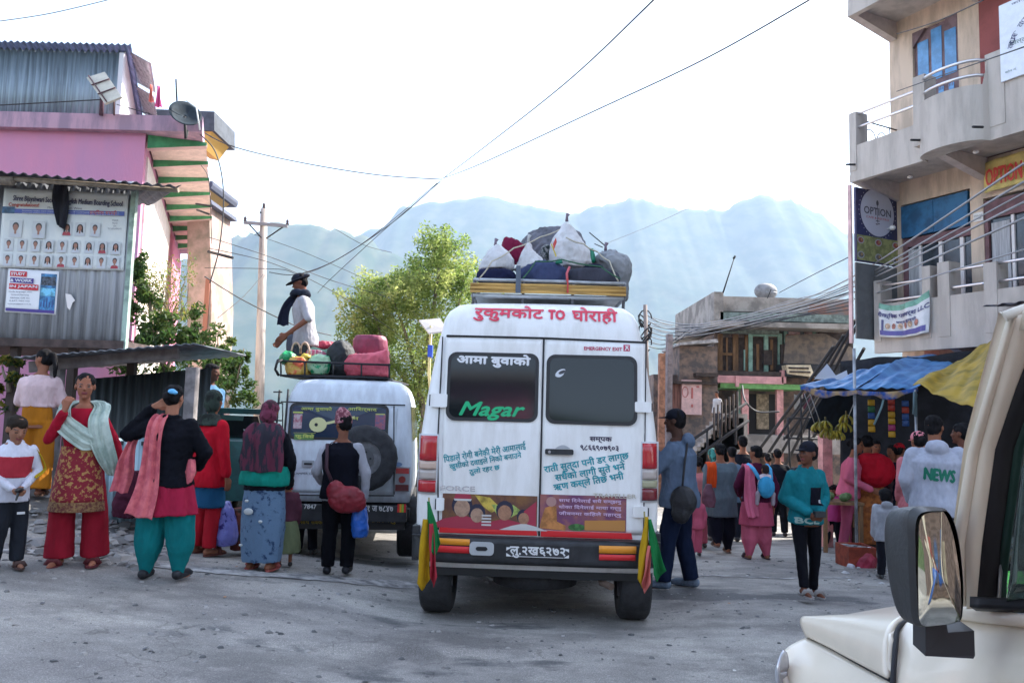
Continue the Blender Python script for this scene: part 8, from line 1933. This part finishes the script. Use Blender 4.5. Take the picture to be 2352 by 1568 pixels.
# ---- bags on the left kerb ----
sack('purple_carrier_bag','blue purple printed carrier bag on the ground beside the wrap skirt woman','bag',[(484,530,1255),(482,534,1235),(485,530,1205),(490,524,1175),(498,514,1155)],8.0,.28,M(hexc('1a1668'),.35,bump=.6,bs=10,col2=hexc('6d6fb5'),vs_=14,vlo=.56,vhi=.62),namp=.015)
sack('dark_sack','dark brown mottled sack between purple bag and wrap skirt woman','sack',[(520,560,1265),(518,562,1235),(520,558,1200),(526,552,1170)],8.2,.3,M(hexc('2c1d16'),.8,bump=.5,col2=hexc('63291c'),vs_=8,vlo=.5,vhi=.6),namp=.02)
sack('maroon_bundle','maroon cloth bundle lying on the bank behind the black jacket woman','bundle',[(243,300,1190),(240,304,1165),(250,306,1135),(270,308,1105),(285,305,1085)],8.2,.4,cloth('4a1f30'),namp=.02)
# ================= market stall =================
def tarp(name,label,fn,m,nu=40,nv=24,edge=None):
    o=MB().grid(fn,nu,nv,th=.006).obj(name,m); return tag(o,label,'tarpaulin')
def patch(c,sx=9,amp=.05,seed=0):
    """bilinear patch of 4 world corners with ripples"""
    def f(u,v):
        p=c[0]*(1-u)*(1-v)+c[1]*u*(1-v)+c[2]*u*v+c[3]*(1-u)*v
        k=noise.noise(Vector((u*3.1,v*2.3,seed)))*1.3+.5*math.sin(u*sx*2+v*3)*.5+.35*noise.noise(Vector((u*11,v*9,seed+4)))
        return p+Vector((0,-.3,1))*amp*k
    return f
btm=M(hexc('5589ba'),.5,col2=hexc('3a6ba0'),vs_=3.5,bump=.6,bs=6)
tarp('blue_tarpaulin','faded blue tarpaulin roof of the banana stall',patch([W(1836,885,10.9),W(1966,892,10.9),W(2085,818,13.8),W(1975,858,13.8)],amp=.06,seed=1),btm)
tarp('blue_tarpaulin','bright blue tarpaulin strung right of the thin steel post',patch([W(1966,892,10.88),W(2106,888,10.9),W(2262,822,14.2),W(2085,816,13.8)],amp=.06,seed=2),btm)
for a,b,sd in (((1838,886),(1966,896),3),((1966,896),(2106,890),5)):
    A_=W(*a,10.86);B_=W(*b,10.86)
    o=MB().grid(lambda u,v:A_.lerp(B_,u)+Vector((0,-.02+.03*math.sin(u*20+sd),-.04*math.sin(PI*u)-(.05+.06*math.sin(PI*u)*abs(math.sin(u*5+sd)))*v)),30,4,th=.006).obj('tarpaulin_hem',[M(hexc('a58a64'),.8,col2=hexc('2a4f96'),vs_=6)]); tag(o,'frayed tan hem hanging along the blue tarpaulin, %s of the steel post'%('left' if sd==3 else 'right'),'tarpaulin edge')
tarp('yellow_tarpaulin','mustard yellow tarpaulin sagging at the right behind the cream jeep',patch([W(2096,884,10.0),W(2275,950,8.6),W(2335,735,10.5),W(2222,822,12.6)],amp=.07,seed=3),M(hexc('a8892a'),.7,col2=hexc('7d6a20'),vs_=3,bump=.7,bs=5))
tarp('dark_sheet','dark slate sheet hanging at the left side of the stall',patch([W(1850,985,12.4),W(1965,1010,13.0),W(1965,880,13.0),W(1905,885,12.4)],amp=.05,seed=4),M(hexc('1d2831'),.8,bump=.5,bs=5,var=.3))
tarp('dark_interior_sheet','black sheet added for the dark interior of the market stall',patch([W(1930,1215,14.0),W(2330,1230,13.0),W(2330,800,13.0),W(1930,830,14.0)],amp=.04,seed=5),M((.012,.013,.018),.9,bump=.5,bs=5,var=.4,vs_=3))  # added black sheet, stands for the shaded interior of the stall
o=MB().add([W(1870,870,12.2),W(1900,835,12.3),W(1920,862,12.3),W(1945,850,12.4),W(1950,872,12.3)],[(0,1,2),(0,2,4),(2,3,4)]).obj('plastic_sheet',M((.5,.52,.58),.4)); tag(o,'crumpled white plastic scrap on top of the blue tarpaulin','plastic sheet')
for x0,y0,x1,y1,Y,r,l in ((1962,800,1962,1195,11.0,.022,'thin steel post holding up the blue tarpaulin'),(2103,895,2101,1190,10.3,.018,'slim wrapped post under the corner of the yellow tarpaulin'),(1890,985,1860,1000,12.0,.02,None)):
    if l: 
        a=W(x0,y0,Y); b=W(x1,y1,Y); b.z=ground(b.x,b.y)-.05; b.x=a.x; o=MB().tube([b,a],r,8).obj('stall_post',M((.30,.31,.33),.5,metal=.4,var=.3)); tag(o,l,'post')
for i in range(3):
    o=MB().tube([W(2103+random.uniform(-6,6),900+i*4,10.25),W(2106+random.uniform(-9,9),945+i*6,10.2)],.010,5,sx=2).obj('rope_end',M((.10,.16,.18),.8)); tag(o,['highest','middle','lowest'][i]+' frayed dark rope end knotted on the slim wrapped post','rope')
o=MB().tube([W(2032,905,10.9),W(2025,935,10.9),W(2008,975,10.9)],.015,6).obj('hanging_strap',M((.16,.26,.28),.8)); tag(o,'pale frayed strap dangling from the blue tarpaulin','strap')
# bananas
bnm=M(hexc('a8921f'),.5,col2=hexc('6f6a1a'),vs_=12); rb=random.Random(4)
for i,(px,py,n) in enumerate(((1882,985,7),(1902,1000,9),(1922,1004,9),(1938,986,8),(1944,968,6),(1896,982,7))):
    c=W(px,py,11.6); mb=MB(); st_=c+Vector((0,0,.10))
    for k in range(n):
        a=2*PI*k/n+rb.uniform(-.3,.3); d=Vector((math.cos(a),math.sin(a),0)); P=[]
        for q in range(6): 
            t_=q/5; P.append(st_+d*(.02+.085*math.sin(t_*2.2))+Vector((0,0,-.16*t_+.02*t_*t_)))
        mb.tube(P,[.008,.016,.019,.019,.016,.006],7)
    t=thing('banana_bunch',['leftmost bunch of bananas in the hanging row','low second bunch of bananas in the hanging row','lowest middle bunch of bananas in the hanging row','upper right bunch of bananas beside the steel post','smallest top right bunch of bananas near the steel post','bunch of bananas hanging just above the low second one'][i],'bananas',group='banana bunches hanging in the stall')
    mb.obj('fruit',bnm,t); MB().tube([st_,st_+Vector((0,0,.06))],.014,6).obj('stalk',M((.12,.09,.03),.8),t)
for a,b,l_ in (((1872,975),(1848,905),'leftmost pale string above the row of bananas'),((1886,975),(1862,908),'second pale string from the left above the bananas'),((1948,960),(1962,925),'short pale string tying the bananas to the steel post')):
    o=MB().tube([W(*a,11.6),W(*b,11.3)],.006,5).obj('string',M((.4,.4,.4),.8)); tag(o,l_,'string')
# produce table and boxes
tb=thing('produce_table','low plank table of green vegetables behind the pink toddler','table'); c=W(1925,1110,12.0); c.z=ground(c.x,c.y)
MB().box((c.x-.32,c.y-.25,c.z+.70),(c.x+.28,c.y+.3,c.z+.74)).obj('tabletop',wood,tb)
for dx in (-.3,.22):
    for dy in (-.23,.24): MB().box((c.x+dx,c.y+dy,c.z-.05),(c.x+dx+.05,c.y+dy+.05,c.z+.70)).obj('leg',wood,tb)
gv=M((.16,.24,.09),.7,col2=(.07,.13,.04),vs_=9,bump=.5)
for i in range(4):
    p=Vector((c.x-.22+.13*i,c.y-.12+.2*(i%2),c.z+.80)); mb=MB(); mb.ell(p,(.065,.07,.06)); o=fuse(mb,.011,'cabbage',gv,namp=.012,seed=i); tag(o,'green cabbage on the small plank table, %s'%['leftmost','second from left','third from left','rightmost'][i],'cabbage',group='cabbages on the produce table')
bx=thing('orange_crate','orange red wooden crate of scraps on the road by the stall','crate'); a=G(1950,1302); s=a.y/FPX; 
w_=62*s; h_=44*s
for (x0,y0,x1,y1) in ((0,0,w_,.015),(0,.40,w_,.415),(0,.015,.015,.40),(w_-.015,.015,w_,.40)): MB().box((a.x+x0,a.y+y0,a.z-.02),(a.x+x1,a.y+y1,a.z+h_)).obj('side_board',M(hexc('8f3a24'),.7,var=.25,vs_=10),bx)
MB().box((a.x+.016,a.y+.016,a.z),(a.x+w_-.016,a.y+.399,a.z+.03)).obj('bottom_board',wood,bx)
mb=MB(); rr=random.Random(1)
for i in range(60): p=Vector((a.x+rr.uniform(.05,w_-.05),a.y+rr.uniform(.05,.36),a.z+rr.uniform(.10,h_-.01))); mb.box(p-Vector((.05,.04,.01)),p+Vector((.05,.04,.01)))
o=mb.obj('paper_scraps',M((.09,.09,.10),.8,col2=(.3,.3,.3),vs_=6)); tag(o,kind='stuff'); tag(o,'torn paper scraps filling the orange crate','paper')
Yk=a.y-.05
sack('pink_sack','pinkish red plastic sack beside the orange crate','sack',[(1968,2022,1322),(1962,2026,1305),(1966,2026,1285),(1980,2018,1272)],Yk,.35,M(hexc('a3314a'),.5,bump=.5,bs=8,var=.2),namp=.02)
sack('white_parcel','small white parcel on the ground left of the pink sack','parcel',[(1950,1968,1314),(1950,1968,1304),(1954,1966,1298)],Yk-.05,.12,M((.5,.5,.54),.6))
sack('white_tub','small white tub resting at the corner of the orange crate','tub',[(1996,2014,1272),(1995,2016,1262),(1996,2014,1258)],Yk+.12,.12,M((.55,.55,.58),.5),namp=.002)
# stall goods in the shade
rg=random.Random(8)
for i,(px,py,n) in enumerate(((2000,918,5),(2046,915,6),(2078,920,4))):
    c=W(px,py,12.2); t=thing('packet_strip','%s strip of snack packets hanging under the blue tarpaulin'%['left','middle','right'][i],'snack packets',group='snack packet strips in the stall'); MB().tube([c+Vector((0,0,.1)),c-Vector((0,0,.11*n))],.004,4).obj('string',darkm,t)
    for k in range(n):
        z=c.z-.10*k; MB().grid(lambda u,v:(c.x-.05+.10*u,c.y-.012-.014*math.sin(PI*u)*math.sin(PI*v),z-.085*v),6,6,th=.012).obj('packet',M(hexc(rg.choice(['b5351f','c99a1d','2a6b3f','27508f','a8326b'])),.35),t)
for i,(px,py,cc,lb) in enumerate(((1985,1165,'c8641e','orange fruit'),(2075,1170,'6b8f2a','green vegetables'),(2105,1120,'a63226','tomatoes'))):
    a=W(px,py,12.4); a.z=ground(a.x,a.y)+(.35 if i<2 else .6); t=thing('produce_crate','shaded crate of %s at the back of the stall'%lb,'crate',(a.x,a.y,a.z))
    for b in ((-.25,-.18,0,.25,-.165,.2),(-.25,.165,0,.25,.18,.2),(-.25,-.165,0,-.235,.165,.2),(.235,-.165,0,.25,.165,.2)): MB().box(b[:3],b[3:]).obj('side_board',wood,t)
    MB().box((-.234,-.164,0),(.234,.164,.02)).obj('bottom_board',wood,t); MB().box((-.22,-.15,-a.z+ground(a.x,a.y)-.02),(.22,.15,-.003)).obj('stand',dkwood,t)
    mb=MB()
    for k in range(26): mb.ell((rg.uniform(-.19,.19),rg.uniform(-.12,.12),.15+rg.uniform(0,.08)),(.042,.042,.04),8)
    o=mb.obj('fruit_heap',M(hexc(cc),.45)); o.location=a; tag(o,'heap of %s filling a shaded crate at the stall'%lb,'produce',kind='stuff')
# ---------- the place behind the viewer (seen in glass; shed, barrel and bush added for the mirror) ----------
mb=MB()
def hf(u,v):
    x=-90+180*u; k=noise.noise(Vector((x*.05,v*3,2)))*4; return (x,-26-50*v+k,-.8+20*v**.8+k*v)
mb.grid(hf,60,20); struct('hillside',mb,M((.06,.08,.035),1,col2=(.03,.045,.02),vs_=.5,spec=.1))
bhs=thing('rear_house','pink house behind the viewer, mirrored in the minibus window','building')
MB().box((-6.5,-13,-.2),(-1.0,-10,6.2)).obj('wall',pinkw,bhs); MB().box((-6.9,-13.2,6.2),(-.6,-9.6,6.4)).obj('roof',plast,bhs)
for i in range(3): MB().box((-5.8+i*1.7,-10.02+.0,1.0),(-4.8+i*1.7,-9.99,2.6)).obj('window',glassd,bhs)
b2=thing('rear_shop','grey shop house behind the viewer','building'); MB().box((2.2,-8.5,-.2),(9,-6.5,3.2)).obj('wall',plast,b2); MB().box((2,-8.7,3.2),(9.2,-6.1,3.35)).obj('roof',plast,b2); MB().box((3,-6.52,0),(4.2,-6.48,2.2)).obj('shutter',M((.05,.12,.25),.6),b2)
mg=[o for o in COL.objects if o.name=='mirror_glass'][0].data; pn=mg.polygons[20]; mn=Vector((0,0,0))
for q_ in mg.polygons: mn+=q_.normal*q_.area
mn.normalize() 
if mn.y>0: mn=-mn
d0=(pn.center-CAM_LOC).normalized(); rr0=(d0-2*d0.dot(mn)*mn).normalized(); rp=lambda t,dx=0:Vector((pn.center.x+rr0.x*t+dx,pn.center.y+rr0.y*t,0))
q0=rp(8.0); q1=rp(7.0,-.6); q2=rp(4.6,.9)  # spots on the reflected ray for the added shed, barrel and bush
ms=thing('reflected_shed','dark timber shed added behind the viewer to fill the door mirror','shed',(q0.x,q0.y,ground(q0.x,q0.y)))
MB().box((-3.5,-2.5,0),(3.5,0,3.4)).obj('wall',M((.10,.07,.06),.9,var=.4),ms); MB().box((-3.8,-2.7,3.4),(3.8,.5,3.5)).obj('roof',tin((.25,.25,.26)),ms)
for i,cc in enumerate(((.30,.26,.2),(.22,.06,.05),(.05,.09,.18),(.22,.19,.14))): MB().box((-1.6+i*.9,.001,.5+.3*(i%2)),(-1.0+i*.9,.05,1.7+.2*(i%3))).obj('panel',M(cc,.7,var=.3),ms)
for i in range(3): MB().box((-1.2+i*1.1,.3,0),(-1.1+i*1.1,.4,3.4)).obj('post',M((.4,.36,.3),.8),ms)
bb=thing('reflected_barrel','blue plastic barrel added behind the viewer to fill the door mirror','barrel',(q1.x,q1.y,ground(q1.x,q1.y)))
MB().loft([(0,0,0,.27,.27),(0,0,.1,.30,.30),(0,0,.8,.30,.30),(0,0,.9,.26,.26)],20).obj('drum',M((.02,.06,.2),.5),bb)
tree('reflected_bush','leafy green bush added behind the viewer to fill the door mirror',(q2.x,q2.y,-.1),[(q2.x,q2.y,.3,.45,.35),(q2.x+.4,q2.y,.5,.4,.35)],.05,[lf_c,lf_e],[(((q2.x,q2.y,-.1),(q2.x,q2.y,.6)),.04,.01)],33,per=300,cat='bush')
bpy.context.view_layer.update()
